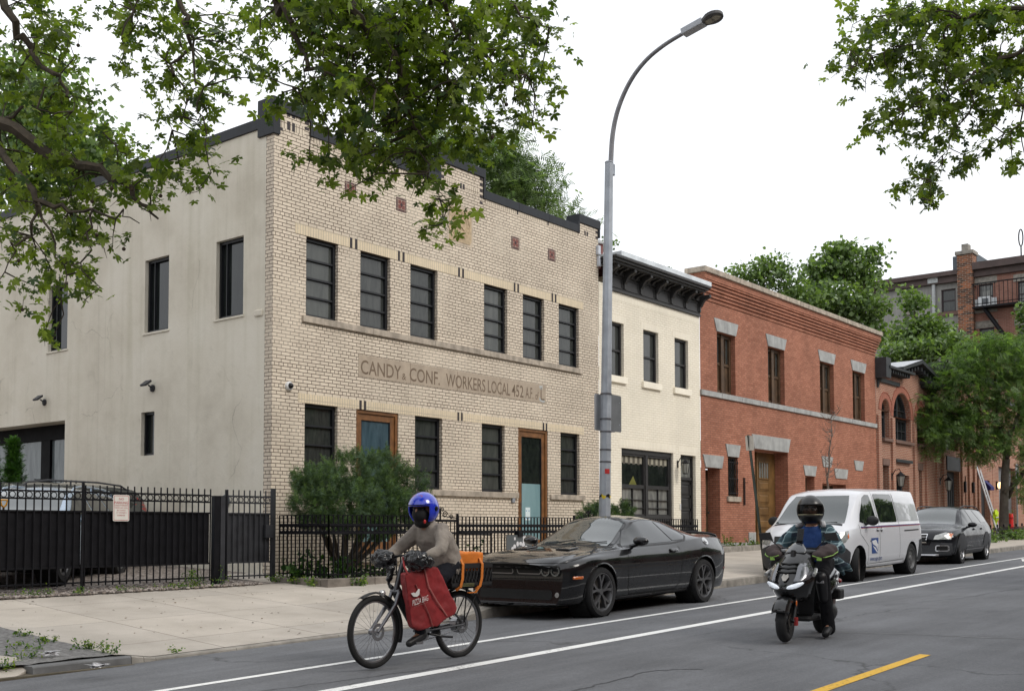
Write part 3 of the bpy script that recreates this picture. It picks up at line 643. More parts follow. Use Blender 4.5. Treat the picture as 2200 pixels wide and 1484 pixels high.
# ------------------------------------------------------------------ 2. cream row house
CREAM = brick_mat('cream_painted_brick', (.88, .82, .69), (.85, .79, .655), (.68, .60, .47), ms=.006, squash=1, stain=.10, bm=.6, u0=.05)
CREAMS = mat('cream_paint', (.86, .80, .67), .7, var=.06, scale=5, obj=False)
CHAR = mat('charcoal_paint', (.028, .027, .027), .5, var=.25, scale=5, obj=False)
b2 = thing('cream_rowhouse', 'cream painted brick row house with black bracketed cornice', 'house', (23.6, 16, .7))
X2, E2 = 23.61, 28.9
W2 = [(23.97, 24.79), (25.77, 26.56), (27.45, 28.22)]
ops = [(a, b_, 5.43, 6.86) for a, b_ in W2]+[(24.65, 27.33, .7, 3.55), (27.74, 28.60, .7, 3.53)]
mb = MB(); wall(mb, F1, X2, E2, .3, 7.8, ops, .16); mb.quad((E2, 16, 7.5), (E2, 24, 7.5), (E2, 24, 8.3), (E2, 16, 8.3)); mb.quad((X2, 16.5, 8.35), (E2, 16.5, 8.35), (E2, 26, 8.35), (X2, 26, 8.35)); mb.build('brick_front', CREAM, b2, fixn=False)
SOLC = brick_mat('cream_soldier_brick', (.88, .82, .69), (.85, .79, .655), (.68, .60, .47), bw=.072, rh=.4, ms=.005, squash=1, stain=.08, offset=0)
mb = MB()
for a, b_ in W2: fbox(mb, F1, a-.12, b_+.12, 6.862, 7.06, -.02, .005)
fbox(mb, F1, 24.5, 27.45, 3.552, 3.78, -.02, .005); fbox(mb, F1, 27.62, 28.75, 3.532, 3.76, -.02, .005); fbox(mb, F1, X2+.03, E2-.05, 7.45, 7.67, -.02, .005)
mb.islands('soldier_lintel', SOLC, b2)
for a, b_ in W2:
    zm = 6.13; window(b2, F1, a, b_, 5.43, 6.86, mull=(zm,), fw=.06, fm=CHAR, mw=.05)
    mb = MB(); fbox(mb, F1, a-.09, b_+.09, 5.25, 5.428, -.14, .07); mb.build('sill', CREAMS, b2, bevel=.008)
# ground-floor double window above panelled doors
mb = MB(); fbox(mb, F1, 24.652, 27.328, 3.42, 3.548, -.18, -.06); fbox(mb, F1, 25.93, 26.05, .7, 3.42, -.18, -.05); fbox(mb, F1, 24.652, 24.74, .7, 3.42, -.18, -.06); fbox(mb, F1, 27.24, 27.328, .7, 3.42, -.18, -.06); fbox(mb, F1, 24.74, 27.24, 1.62, 1.76, -.18, -.045)
fbox(mb, F1, 24.74, 25.93, .7, 1.62, -.18, -.10); fbox(mb, F1, 26.05, 27.24, .7, 1.62, -.18, -.10)
big = mb.build('shopfront', CHAR, b2, bevel=.006)
for a, b_ in ((24.74, 25.93), (26.05, 27.24)):
    w_ = window(b2, F1, a, b_, 2.55, 3.42, rec=.13, fw=.05, fm=CHAR, glass=GLD, depth=.05)
    w_ = window(b2, F1, a, b_, 1.76, 2.55, rec=.13, fw=.05, fm=CHAR, glass=GLC, vmull=((a+b_)/2,), mull=(2.2, 1.98), mw=.014)
    mb = MB(); 
    for i in range(9): u = a+.06+(b_-a-.12)*i/9; mb.mi = i % 2; mb.quad(F1(u, 3.18-.03*(i % 2), -.135), F1(u+(b_-a-.12)/9, 3.18-.03*(i % 2), -.135), F1(u+(b_-a-.12)/9, 3.36, -.135), F1(u, 3.36, -.135))
    mb.build('striped_valance', [mat('valance_cream', (.3, .28, .22), .9, var=.1), mat('valance_brown', (.10, .09, .07), .9, var=.1)], b2, fixn=False)
    mb = MB(); zt, z_ = 1.58, .75; m_ = (a+b_)/2
    for p, q_ in (((a+.08, zt), (m_, z_)), ((b_-.08, zt), (m_, z_))):
        d = Vector((q_[0]-p[0], q_[1]-p[1])).normalized(); n_ = Vector((-d.y, d.x))*.035; mb.prism([(p[0]-n_.x, p[1]-n_.y), (p[0]+n_.x, p[1]+n_.y), (q_[0]+n_.x, q_[1]+n_.y), (q_[0]-n_.x, q_[1]-n_.y)], F1, -.1, -.075)
    mb.build('diagonal_brace', CHAR, b2)
# yellow crossing sticker in the left window
mb = MB(); mb.prism([(25.2, 2.60), (25.6, 2.60), (25.42, 2.84)], F1, -.134, -.133); mb.build('yellow_sticker', mat('yellow_sticker', (.13, .13, .02), .5, var=.1), b2)
# panelled black door
mb = MB(); fbox(mb, F1, 27.742, 27.80, .7, 3.528, -.2, -.09); fbox(mb, F1, 28.54, 28.598, .7, 3.528, -.2, -.09); fbox(mb, F1, 27.8, 28.54, 3.46, 3.527, -.2, -.092); fbox(mb, F1, 27.8, 28.54, 2.82, 2.90, -.2, -.1); fbox(mb, F1, 27.8, 28.54, .7, 2.82, -.2, -.16)
zs = [.82, 1.2, 1.6, 2.0, 2.38, 2.76]
for i, z in enumerate(zs[:-1]):
    a, b_ = 27.88, 28.46; c = zs[i+1]-.07
    fbox(mb, F1, 27.8, 28.54, zs[i+1]-.07, zs[i+1], -.16, -.135)
    mb.add([F1(a+.05, z+.05, -.145), F1(b_-.05, z+.05, -.145), F1(b_-.05, c-.05, -.145), F1(a+.05, c-.05, -.145), F1(a, z, -.16), F1(b_, z, -.16), F1(b_, c, -.16), F1(a, c, -.16)], [(0, 1, 2, 3), (4, 5, 1, 0), (5, 6, 2, 1), (6, 7, 3, 2), (7, 4, 0, 3)])
fbox(mb, F1, 27.8, 27.87, .7, 2.82, -.16, -.135); fbox(mb, F1, 28.47, 28.54, .7, 2.82, -.16, -.135)
d = mb.build('door', CHAR, b2); mb = MB(); mb.quad(F1(27.8, 2.9, -.15), F1(28.54, 2.9, -.15), F1(28.54, 3.46, -.15), F1(27.8, 3.46, -.15)); mb.build('transom_pane', GLC, d)
mb = MB(); fbox(mb, F1, 28.02, 28.32, 1.28, 1.42, -.144, -.125); mb.build('mail_slot', mat('aged_brass', (.10, .09, .08), .4, .6), d)
mb = MB(); fbox(mb, F1, 27.655, 27.70, 1.95, 2.12, .0, .03); mb.build('door_buzzer', WHITEP, b2, bevel=.008)
# bracketed cornice
mb = MB(); fbox(mb, F1, X2+.26, E2, 7.66, 7.72, -.02, .06); fbox(mb, F1, X2+.26, E2, 7.72, 8.12, -.02, .035)
ce = FX(1529, 640, 15.42)-E2-.36
fbox(mb, F1, X2+.05, E2+.25+ce, 8.26, 8.31, -.02, .45); fbox(mb, F1, X2, E2+.3+ce, 8.31, 8.37, -.02, .52); fbox(mb, F1, X2-.03, E2+.35+ce, 8.37, 8.43, -.02, .58); fbox(mb, F1, X2+.26, E2+.02, 8.10, 8.26, -.02, .09)
xs = [X2+.27+(E2-X2-.40)*i/6 for i in range(7)]
for i in range(6):
    a, b_ = xs[i]+.1, xs[i+1]-.02
    for u0, u1, z0, z1 in ((a, b_, 7.76, 7.79), (a, b_, 8.03, 8.06), (a, a+.03, 7.76, 8.06), (b_-.03, b_, 7.76, 8.06)): fbox(mb, F1, u0, u1, z0, z1, .03, .055)
cor = mb.build('cornice', CHAR, b2, bevel=.006)
def bracket(mb, fn, x, w, zt, h, out):
    prof = [(0, 0), (.09, 0), (.10, .12), (.16, .2), (.14, .3), (.2, .38), (.32, .45), (.42, .6), (.55, .72), (.8, .80), (1, .86), (1, 1), (0, 1)]
    vs = [fn(x+dx, zt-h+h*q_, out*p) for dx in (0, w) for p, q_ in prof]; k = len(prof)
    mb.add(vs, [tuple(range(k)), tuple(reversed(range(k, 2*k)))]+[(i, (i+1) % k, (i+1) % k+k, i+k) for i in range(k)])
for i, x in enumerate(xs):
    mb = MB(); bracket(mb, F1, x, .11, 8.26, .56, .42); fbox(mb, F1, x+.02, x+.09, 7.78, 8.0, .03, .09); mb.build('cornice_bracket', CHAR, cor, bevel=.004)
    if i < 6:
        for k in (1, 2): mb = MB(); bracket(mb, F1, x+.1+(xs[1]-xs[0]-.1)*k/3-.03, .07, 8.26, .26, .36); mb.build('small_bracket', CHAR, cor)
mb = MB(); fbox(mb, F1, X2+.2, E2+.36+ce, 8.432, 8.56, -.5, .585); mb.build('flashing', mat('silver_roof_flashing', (.60, .64, .67), .6, .0, var=.2, scale=2, obj=False), b2, bevel=.01)
t = thing('roof_vent_pipe', 'dark red roof vent pipe with pointed metal cap', 'vent pipe', (FX(1287.5, 520, 16.6), 16.6, 8.2))
mb = MB(); mb.lathe([(.105, 0), (.105, .85), (0, .85)], (0, 0, 0), 'Z', 16); mb.build('pipe', mat('dark_red_paint', (.16, .055, .05), .6, var=.15), t, world=False, smooth=True)
mb = MB(); mb.lathe([(.0, .84), (.17, .84), (.17, .87), (0, 1.0)], (0, 0, 0), 'Z', 16); mb.build('cap', mat('galvanised', (.35, .35, .34), .5, .5), t, world=False)
t = thing('wall_lantern', 'black carriage lantern beside the black panelled door', 'lantern', (27.55, 15.99, 3.15), 0, 'carriage lanterns')
def lantern(t, s=1.):
    mb = MB(); mb.tube([(0, 0, .1*s), (0, -.1*s, .28*s), (0, -.22*s, .3*s), (0, -.25*s, .2*s)], .012*s); mb.box((-.03*s, -.015*s, 0), (.03*s, 0, .2*s)); mb.build('bracket', BLACKM, t, world=False)
    mb = MB(); c = (0, -.25*s, 0); mb.lathe([(.02*s, .22*s), (.13*s, .12*s), (.12*s, .11*s), (0, .11*s)], c, 'Z', 6); mb.lathe([(0, -.2*s), (.07*s, -.19*s), (.07*s, -.17*s), (0, -.17*s)], c, 'Z', 6)
    for i in range(6):
        a = 2*pi*i/6; mb.tube([(c[0]+.07*s*cos(a), c[1]+.07*s*sin(a), -.18*s), (c[0]+.11*s*cos(a), c[1]+.11*s*sin(a), .11*s)], .006*s, 4)
    mb.build('cage', BLACKM, t, world=False); mb = MB(); mb.lathe([(.06*s, -.17*s), (.1*s, .1*s)], c, 'Z', 6); mb.build('glass', mat('lantern_glass', (.3, .3, .27), .15, var=.1), t, world=False)
lantern(t)
# ------------------------------------------------------------------ 3. red brick stable house
RED = brick_mat('red_brick', (.50, .215, .135), (.38, .15, .09), (.20, .105, .08), bw=.205, rh=.0667, ms=.0075, squash=1, stain=.28, bm=.5, u0=.1)
GST = mat('grey_stone', (.36, .365, .355), .85, var=.22, scale=3, bmp=.25, bs=80, obj=False, streak=.35)
BWOOD = mat('dark_brown_wood', (.075, .042, .02), .6, var=.45, scale=4, bmp=.2, bs=30, obj=False, streak=.3)
OWOOD = mat('varnished_wood_door', (.155, .083, .026), .5, var=.35, scale=3, obj=False, streak=.25)
F3 = F1; X3, E3 = 28.92, 43.0
b3 = thing('red_brick_house', 'wide red brick stable house with grey stone lintels and corbelled top', 'house', (28.92, 16, .75))
W3 = [(29.97, 31.16), (33.45, 34.70), (37.62, 38.88), (40.65, 41.86)]
KG = [(29.01, 30.30, 29.18, 30.19, 3.23, 3.61), (30.44, 31.41, 30.58, 31.29, 3.62, 4.0), (32.21, 35.06, 32.38, 34.88, 3.96, 4.42), (36.08, 37.2, 36.23, 37.06, 3.24, 3.6), (37.65, 38.65, 37.79, 38.46, 3.61, 3.99), (38.75, 40.04, 38.89, 39.91, 3.24, 3.6), (40.65, 41.61, 40.81, 41.45, 3.61, 3.98)]
ops = [(a, b_, 5.52, 7.39) for a, b_ in W3]+[(29.18, 30.08, .7, 3.23, .42), (30.60, 31.24, 2.4, 3.62, .12), (32.40, 34.88, .7, 3.96, .5), (36.25, 37.03, .7, 3.24, .3), (37.7, 39.85, .7, 3.03, .5)]
mb = MB(); wall(mb, F3, X3, E3, .3, 8.25, ops, .2); mb.quad((X3, 16, 7.9), (X3, 22, 7.9), (X3, 22, 9.0), (X3, 16, 9.0)); mb.quad((E3, 16, .3), (E3, 22, .3), (E3, 22, 9), (E3, 16, 9)); mb.build('brick_front', RED, b3, fixn=False)
mb = MB()
for i, (z0, z1, d) in enumerate(((8.24, 8.30, .03), (8.30, 8.36, .0), (8.36, 8.42, .05), (8.42, 8.46, .03), (8.46, 8.52, .08), (8.52, 8.56, .05), (8.56, 8.62, .11), (8.62, 8.66, .08), (8.66, 8.72, .14), (8.72, 8.76, .11), (8.76, 8.82, .17), (8.82, 9.0, .19))):
    fbox(mb, F3, X3+.002, E3+d, z0+.0005, z1, -.3, d)
mb.build('corbelled_courses', RED, b3)
mb = MB(); n_ = 13
for i in range(n_): fbox(mb, F3, X3-.1+(E3+.35-X3)*i/n_, X3-.1+(E3+.35-X3)*(i+1)/n_-.01, 9.0+.002, 9.16, -.45, .26)
mb.build('stone_coping', SILL1, b3, bevel=.012)
mb = MB(); k = 11
for i in range(k): fbox(mb, F3, X3+.01+(E3-X3)*i/k, X3+(E3-X3)*(i+1)/k-.008, 5.36, 5.518, -.2, .06)
mb.build('stone_band', GST, b3, bevel=.008)
for a, b_ in W3:
    c = (a+b_)/2; mb = MB(); w = .80; mb.prism([(c-.79, 7.78), (c-.62, 7.392), (c+.62, 7.392), (c+.79, 7.78)], F3, -.1, .025); mb.build('stone_lintel', GST, b3, bevel=.006)
    fr = MB(); d0, d1 = -.24, -.16; e = .0015
    for u0, u1 in ((a+e, a+.11), (c-.085, c+.085), (b_-.11, b_-e)): fbox(fr, F3, u0, u1, 5.521, 7.388, d0, d1+(.03 if u0 == c-.085 else 0))
    fbox(fr, F3, a+.1, b_-.1, 7.28, 7.387, d0, d1-.003); fbox(fr, F3, a+.1, b_-.1, 5.522, 5.64, d0, d1-.003); fbox(fr, F3, a+.1, b_-.1, 6.42, 6.5, d0, d1-.02)
    for u in ((a+.11+c-.085)/2, (b_-.11+c+.085)/2): fbox(fr, F3, u-.012, u+.012, 6.5, 7.28, d0, d1-.03)
    f_ = fr.build('window', BWOOD, b3)
    mb = MB(); mb.quad(F3(a, 6.46, -.22), F3(b_, 6.46, -.22), F3(b_, 7.35, -.22), F3(a, 7.35, -.22)); mb.build('pane', GL, f_)
    mb = MB(); mb.quad(F3(a, 5.55, -.215), F3(b_, 5.55, -.215), F3(b_, 6.46, -.215), F3(a, 6.46, -.215)); mb.build('shutter', BWOOD, f_)
for k_ in KG:
    mb = MB(); mb.prism([(k_[0], k_[5]), (k_[2], k_[4]+.002), (k_[3], k_[4]+.002), (k_[1], k_[5])], F3, -.1, .03); mb.build('stone_lintel', GST, b3, bevel=.006)
# base plinth
mb = MB()
for a, b_, z in ((28.93, 29.17, .98), (30.09, 31.9, .98), (31.92, 32.39, 1.3), (34.89, 36.2, 1.0), (37.05, 37.65, 1.05), (39.9, 43.0, 1.05)): fbox(mb, F3, a, b_, .4, z, -.02, .03)
mb.build('stone_plinth', GST, b3, bevel=.01)
def panel_door(root, fn, u0, u1, z0, z1, rec, m, panels, name='door', glass_top=None):
    mb = MB(); fbox(mb, fn, u0, u1, z0, z1, -rec-.05, -rec); k = len(panels)
    for a, b_, c, d in panels:
        mb.add([fn(a+.05, c+.05, -rec+.03), fn(b_-.05, c+.05, -rec+.03), fn(b_-.05, d-.05, -rec+.03), fn(a+.05, d-.05, -rec+.03), fn(a, c, -rec+.001), fn(b_, c, -rec+.001), fn(b_, d, -rec+.001), fn(a, d, -rec+.001)], [(0, 1, 2, 3), (4, 5, 1, 0), (5, 6, 2, 1), (6, 7, 3, 2), (7, 4, 0, 3)])
        for u, v, w_, h in ((a-.02, c-.02, b_+.02, c), (a-.02, d, b_+.02, d+.02), (a-.02, c, a, d), (b_, c, b_+.02, d)): fbox(mb, fn, u, w_, v, h, -rec, -rec+.015)
    return mb.build(name, m, root, fixn=True)
ps = [(29.30, 29.72, z, z+.26) for z in (.9, 1.24, 1.58, 1.92, 2.26)]
d = panel_door(b3, F3, 29.2, 30.06, .7, 3.2, .4, BWOOD, ps); mb = MB(); fbox(mb, F3, 29.26, 29.80, 2.62, 3.02, -.41, -.395); mb.build('pane', GLC, d)
mb = MB(); mb.lathe([(0, 0), (.03, 0), (.035, -.05), (0, -.06)], F3(29.95, 1.9, -.36), 'Y', 10); mb.build('handle', mat('aged_brass', (.1, .09, .08)), d, smooth=True)
ps = [(u, u+.72, z, z+.28) for u in (32.62, 33.62) for z in (1.0, 1.42, 1.84, 2.26, 2.68)]
d = panel_door(b3, F3, 32.42, 34.86, .7, 3.94, .47, OWOOD, ps, 'carriage_door')
mb = MB()
for u in (32.62, 33.62):
    fbox(mb, F3, u-.03, u+.75, 3.05, 3.09, -.47, -.44); fbox(mb, F3, u-.03, u+.75, 3.6, 3.64, -.47, -.44)
    for i in range(5): fbox(mb, F3, u+.72*i/4-.012, u+.72*i/4+.012, 3.09, 3.6, -.47, -.445)
fbox(mb, F3, 33.42, 33.53, .72, 3.92, -.47, -.43)
mb.build('glazing_bar', OWOOD, d); mb = MB()
for u in (32.62, 33.62): mb.quad(F3(u, 3.09, -.462), F3(u+.72, 3.09, -.462), F3(u+.72, 3.6, -.462), F3(u, 3.6, -.462))
mb.build('pane', GLC, d)
mb = MB(); fbox(mb, F3, 36.3, 37.0, .7, 3.2, -.3, -.28); fbox(mb, F3, 37.75, 39.8, .7, 3.0, -.5, -.47); mb.build('dark_doorway', BWOOD, b3)
w_ = window(b3, F3, 30.60, 31.24, 2.4, 3.62, rec=.12, fw=.05, glass=GLD, fm=BWOOD)
mb = MB()
for i in range(5):
    u = 30.66+.52*i/4; pts = [F3(u+.018*sin(j*pi), 2.42+1.14*j/16, .02) for j in range(17)]; pts = [F3(u+.016*(1 if (j//2) % 2 else -1), 2.42+1.14*j/16, .02) for j in range(17)]; mb.tube(pts, .012, 5)
for z in (2.5, 2.95, 3.45): mb.tube([F3(30.6, z, .02), F3(31.24, z, .02)], .01, 5)
mb.build('security_grille', BLACKM, b3)
mb = MB(); fbox(mb, F3, 30.5, 31.36, 2.24, 2.398, -.1, .06); mb.build('sill', SILL1, b3, bevel=.008)
mb = MB(); mb.tube([F3(31.62, 2.15, .03), F3(31.62, 3.0, .03)], .035, 6); mb.tube([F3(31.62, 2.85, .03), F3(31.68, 2.85, .12)], .012, 6); mb.build('iron_bar', mat('rusted_iron', (.035, .018, .014), .8, var=.4), b3)
# planting strip of stone in front
mb = MB()
zs_ = lambda X: zwalk(X, 14.9)
for i, (a, b_) in enumerate(((27.6, 28.75), (28.77, 29.9), (29.92, 31.05), (31.07, 32.2))): mb.box((a, 14.62, .4), (b_, 14.8, zwalk(a, 14.7)+.16))
mb.box((32.05, 14.62, .4), (32.2, 16, .95)); 
st_ = mb.build('stone_border', KERB, None, bevel=.012); tag(st_, 'low stone border of the weedy bed before the red brick front', 'stone border')
mb = MB(); mb.box((28.9, 14.8, .4), (32.05, 15.97, zwalk(30, 15)+.1)); kind(mb.build('planting_soil', EARTH))

# ------------------------------------------------------------------ 4. arched carriage house and its neighbour
ARB = brick_mat('orange_brick', (.39, .155, .095), (.32, .115, .07), (.48, .38, .30), bw=.205, rh=.07, ms=.011, squash=1, stain=.22, bm=.4)
ARC = mat('red_arch_brick', (.32, .12, .08), .85, var=.18, scale=12, obj=False)
BRST = mat('brownstone', (.16, .10, .08), .85, var=.2, scale=5, obj=False)
SLATE = mat('slate_paint', (.032, .036, .04), .55, var=.2, scale=5, obj=False)
def arched_house(X0, E, root, detail=True):
    k = X0-43.02; F = F1
    aw = [(43.6+k, 44.5+k, 5.02, 6.15), (44.92+k, 47.0+k, 5.02, 5.98), (47.75+k, 48.6+k, 5.02, 6.15)]
    ops = [(a, b_, c, d, .3) for a, b_, c, d in aw]+[(43.66+k, 44.35+k, .8, 3.94, .35), (44.94+k, 46.7+k, .8, 3.62, .5), (47.9+k, 48.3+k, .8, 3.9, .5)]
    # wall = grid, with round heads cut by polygons
    mb = MB(); voids = [(a, b_, d, d+(b_-a)/2) for a, b_, c, d in aw]; wall(mb, F, X0, E, .4, 7.75, [o for o in ops], .3, voids)
    for a, b_, c, d in aw:
        R = (b_-a)/2; cx = (a+b_)/2; n_ = 12
        for i in range(n_):
            t0, t1 = pi*i/n_, pi*(i+1)/n_; p0, p1 = (cx+R*cos(t0), d+R*sin(t0)), (cx+R*cos(t1), d+R*sin(t1))
            mb.quad(F(p0[0], p0[1], 0), F(p1[0], p1[1], 0), F(p1[0], d+R, 0), F(p0[0], d+R, 0)); mb.quad(F(*p0, 0), F(*p1, 0), F(*p1, -.3), F(*p0, -.3))
    mb.quad(F(X0+2.4, 7.75, 0), F(X0+5.9, 7.75, 0), F(X0+4.15, 8.35, 0)); mb.build('brick_front', ARB, root, fixn=False)
    mb = MB()
    for a, b_, c, d in aw:
        R = (b_-a)/2; cx = (a+b_)/2
        for r0, r1, dd in ((R+.02, R+.24, .02), (R+.26, R+.31, .03)):
            for i in range(16):
                t0, t1 = pi*i/16, pi*(i+1)/16; mb.prism([(cx+r*cos(t), d+r*sin(t)) for r, t in ((r0, t0), (r1, t0), (r1, t1), (r0, t1))], F, -.01, dd)
    mb.build('brick_arches', ARC, root)
    mb = MB()
    for a in (X0+.02, X0+1.56, X0+4.16, X0+5.65): fbox(mb, F, a, a+.32, .5, 5.9, -.02, .09)
    mb.build('brick_piers', ARB, root)
    for a, b_, c, d in aw:
        R = (b_-a)/2; cx = (a+b_)/2; mb = MB(); d0, d1 = -.32, -.2
        fbox(mb, F, a, a+.1, c, d, d0, d1); fbox(mb, F, b_-.1, b_, c, d, d0, d1); fbox(mb, F, a+.1, b_-.1, c, c+.1, d0, d1-.003); fbox(mb, F, a+.1, b_-.1, c+.85, c+.93, d0, d1-.01)
        if R > .6: fbox(mb, F, cx-.05, cx+.05, c+.1, d+R-.1, d0, d1-.005); [fbox(mb, F, a+.1, b_-.1, z-.012, z+.012, d0, d1-.02) for z in (c+.45, c+1.3)]; [fbox(mb, F, u-.012, u+.012, c+.1, d+.2, d0, d1-.02) for u in ((a+cx)/2, (b_+cx)/2)]
        for i in range(12):
            t0, t1 = pi*i/12, pi*(i+1)/12; mb.prism([(cx+r*cos(t), d+r*sin(t)) for r, t in ((R-.1, t0), (R, t0), (R, t1), (R-.1, t1))], F, d0, d1)
        f_ = mb.build('window', SLATE, root)
        mb = MB(); mb.prism([(a, c), (b_, c)]+[(cx+R*cos(pi*i/12), d+R*sin(pi*i/12)) for i in range(13)], F, -.31, -.29); mb.build('pane', GLD, f_)
        mb = MB(); fbox(mb, F, a-.02, b_+.06, c-.12, c-.001, -.2, .13); mb.build('sill', BRST, root)
    mb = MB(); fbox(mb, F, 43.64+k, 44.4+k, 3.94, 4.2, -.3, .03); fbox(mb, F, 47.7+k, 48.4+k, 3.9, 4.2, -.3, .03); mb.build('brownstone_lintel', BRST, root)
    mb = MB(); fbox(mb, F, 44.92+k, 46.75+k, 3.62, 4.15, -.45, -.05); fbox(mb, F, 44.92+k, 46.78+k, 4.12, 4.24, -.45, .14)
    for u0, u1 in ((44.95, 45.1), (46.55, 46.69)): fbox(mb, F, u0+k, u1+k, .8, 3.62, -.5, -.3)
    fbox(mb, F, 45.1+k, 46.55+k, .8, 2.0, -.5, -.38); fbox(mb, F, 45.78+k, 45.86+k, 2, 3.62, -.5, -.36); fbox(mb, F, 45.1+k, 46.55+k, 2.75, 2.8, -.5, -.37); dr = mb.build('carriage_door', SLATE, root)
    mb = MB(); mb.quad(F(45.1+k, 2, -.45), F(46.55+k, 2, -.45), F(46.55+k, 3.62, -.45), F(45.1+k, 3.62, -.45)); mb.build('pane', GLD, dr)
    mb = MB(); fbox(mb, F, 43.68+k, 44.33+k, .8, 3.93, -.35, -.32); fbox(mb, F, 47.9+k, 48.3+k, .8, 3.89, -.5, -.45); mb.build('door', SLATE, root)
    # cornice with central gable
    mb = MB(); m_ = X0+4.15
    fbox(mb, F, X0-.02, X0+.5, 7.35, 8.15, -.3, .45); fbox(mb, F, X0+.3, m_-.95, 7.75, 7.85, -.1, .5); fbox(mb, F, m_+1.0, E+.1, 7.62, 7.74, -.1, .5)
    fbox(mb, F, X0+.35, m_-1.6, 7.24, 7.4, -.02, .08); fbox(mb, F, m_+1.35, E-.2, 7.0, 7.2, -.02, .08)
    for s in (-1, 1):
        p = [(m_, 8.35), (m_+s*2.35, 7.82), (m_+s*2.35, 7.94), (m_, 8.5)]; mb.prism(p, F, -.35, .5)
        p = [(m_, 8.2), (m_+s*1.9, 7.74), (m_+s*1.9, 7.86), (m_, 8.36)]; mb.prism(p, F, -.05, .2)
    for i in range(9): u = X0+.6+i*.27; fbox(mb, F, u, u+.1, 7.6, 7.75, 0, .4) if u < m_-1.2 else None
    for i in range(7): u = m_+1.15+i*.27; fbox(mb, F, u, u+.1, 7.48, 7.62, 0, .4) if u < E-.1 else None
    for s in (-1, 1):
        for i in range(5): u = m_+s*(.25+i*.36); z = 8.28-abs(u-m_)*.225; fbox(mb, F, u-.05, u+.05, z-.16, z, 0, .38)
    cn = mb.build('cornice', SLATE, root, bevel=.005)
    for x in (X0+.12, E-.35): mb = MB(); bracket(mb, F, x, .14, 7.6, .6, .42); mb.build('cornice_bracket', SLATE, cn)
    mb = MB()
    for s in (-1, 1): mb.add([F(m_, 8.52, .5), F(m_+s*2.36, 7.96, .5), F(m_+s*2.36, 7.96, -.8), F(m_, 8.52, -.8)], [(0, 1, 2, 3)])
    mb.build('gable_roof', mat('pale_roof_metal', (.45, .47, .5), .5, var=.1), root, fixn=False)
b4 = thing('arched_carriage_house', 'orange brick carriage house with round-headed windows and black gabled cornice', 'house', (43.02, 16, .9))
arched_house(43.02, 49.95, b4)
b5 = thing('neighbouring_carriage_house', 'orange brick carriage house with tall black garage doors, half hidden by the street tree', 'house', (49.96, 16, 1.0))
X5, E5 = 49.97, 58.9
mb = MB(); wall(mb, F1, X5, E5, .4, 8.6, [(51.65, 53.5, .8, 4.05, .35), (54.1, 54.5, .8, 3.9, .35), (50.5, 50.8, .8, 3.9, .3), (56.8, 58.4, .8, 3.8, .3), (51.7, 53.4, 5.0, 6.8, .25), (54.2, 55.2, 5.0, 6.8, .25), (56.4, 57.6, 5, 6.8, .25)], .3); mb.build('brick_front', ARB, b5, fixn=False)
mb = MB()
for a in (50.1, 50.95, 53.65, 54.75, 55.6, 56.2): fbox(mb, F1, a, a+.32, .5, 6.8, -.02, .1)
mb.build('brick_piers', ARB, b5)
mb = MB(); fbox(mb, F1, 51.6, 53.55, 4.06, 4.7, -.3, .05); fbox(mb, F1, X5+.1, E5, 8.5, 8.8, -.2, .5); fbox(mb, F1, 51.66, 53.49, .8, 4.04, -.35, -.25)
for i in range(6): fbox(mb, F1, 51.8+i*.28, 51.9+i*.28, 1.6, 3.8, -.25, -.22)
fbox(mb, F1, 54.1, 54.5, .8, 3.9, -.35, -.3); fbox(mb, F1, 50.5, 50.8, .8, 3.9, -.3, -.28); fbox(mb, F1, 56.8, 58.4, .8, 3.8, -.3, -.27); mb.islands('garage_door', SLATE, b5)
for a, b_ in ((51.7, 53.4), (54.2, 55.2), (56.4, 57.6)): window(b5, F1, a, b_, 5.0, 6.8, rec=.22, fm=SLATE, glass=GLD, mull=(5.9,))
mb = MB(); fbox(mb, F1, 47.9, 49.5, 8.3, 8.75, -5, -4.7); mb.build('back_parapet', brick_mat('whitewashed_brick', (.5, .4, .36), (.35, .2, .15), (.5, .47, .44), stain=.4), b4)
b6 = thing('shuttered_garage', 'brick building with a grey roller shutter beside the ladder', 'garage', (58.95, 16, 1.1))
X6, E6 = 58.95, 76
mb = MB(); wall(mb, F1, X6, E6, .4, 7.9, [(60.0, 63.2, .8, 4.6, .3), (66, 70, .8, 4.2, .3)], .3); mb.quad((E6, 16, .4), (E6, 30, .4), (E6, 30, 7.9), (E6, 16, 7.9)); mb.build('brick_front', ARB, b6, fixn=False)
mb = MB()
for i in range(34): z = 1.0+i*.106; mb.prism([(z, 0), (z+.1, 0), (z+.1, .02), (z+.05, .035), (z, .02)], lambda u, v, d: (d, 16.25-v, u), 60.02, 63.18)
mb.build('roller_shutter', mat('shutter_grey', (.16, .17, .18), .5, .3, var=.15), b6)
mb = MB(); fbox(mb, F1, 66, 70, .8, 4.2, -.3, -.25); fbox(mb, F1, X6, E6, 7.9, 8.1, -.3, .1); mb.build('side_door', SLATE, b6)
for i, (x, y, z, s_, lab) in enumerate(((44.3, 15.88, 3.35, 1.45, 'carriage lantern on the first brick pier of the arched house'), (50.2, 15.85, 3.35, 1.5, 'carriage lantern between the two orange brick carriage houses'))):
    t = thing('wall_lantern', lab, 'lantern', (x, y, z), 0, 'carriage lanterns'); lantern(t, s_)
t = thing('wall_lamp', 'glowing round wall lamp beside the roller shutter', 'lamp', (59.55, 15.95, 3.6))
mb = MB(); mb.sphere((0, -.12, 0), (.14, .12, .17), 12, 8); mb.build('lit_globe', mat('lit_globe', (.9, .7, .4), .4, var=0, em=(1, .68, .35), ems=2.2), t, world=False, smooth=True)
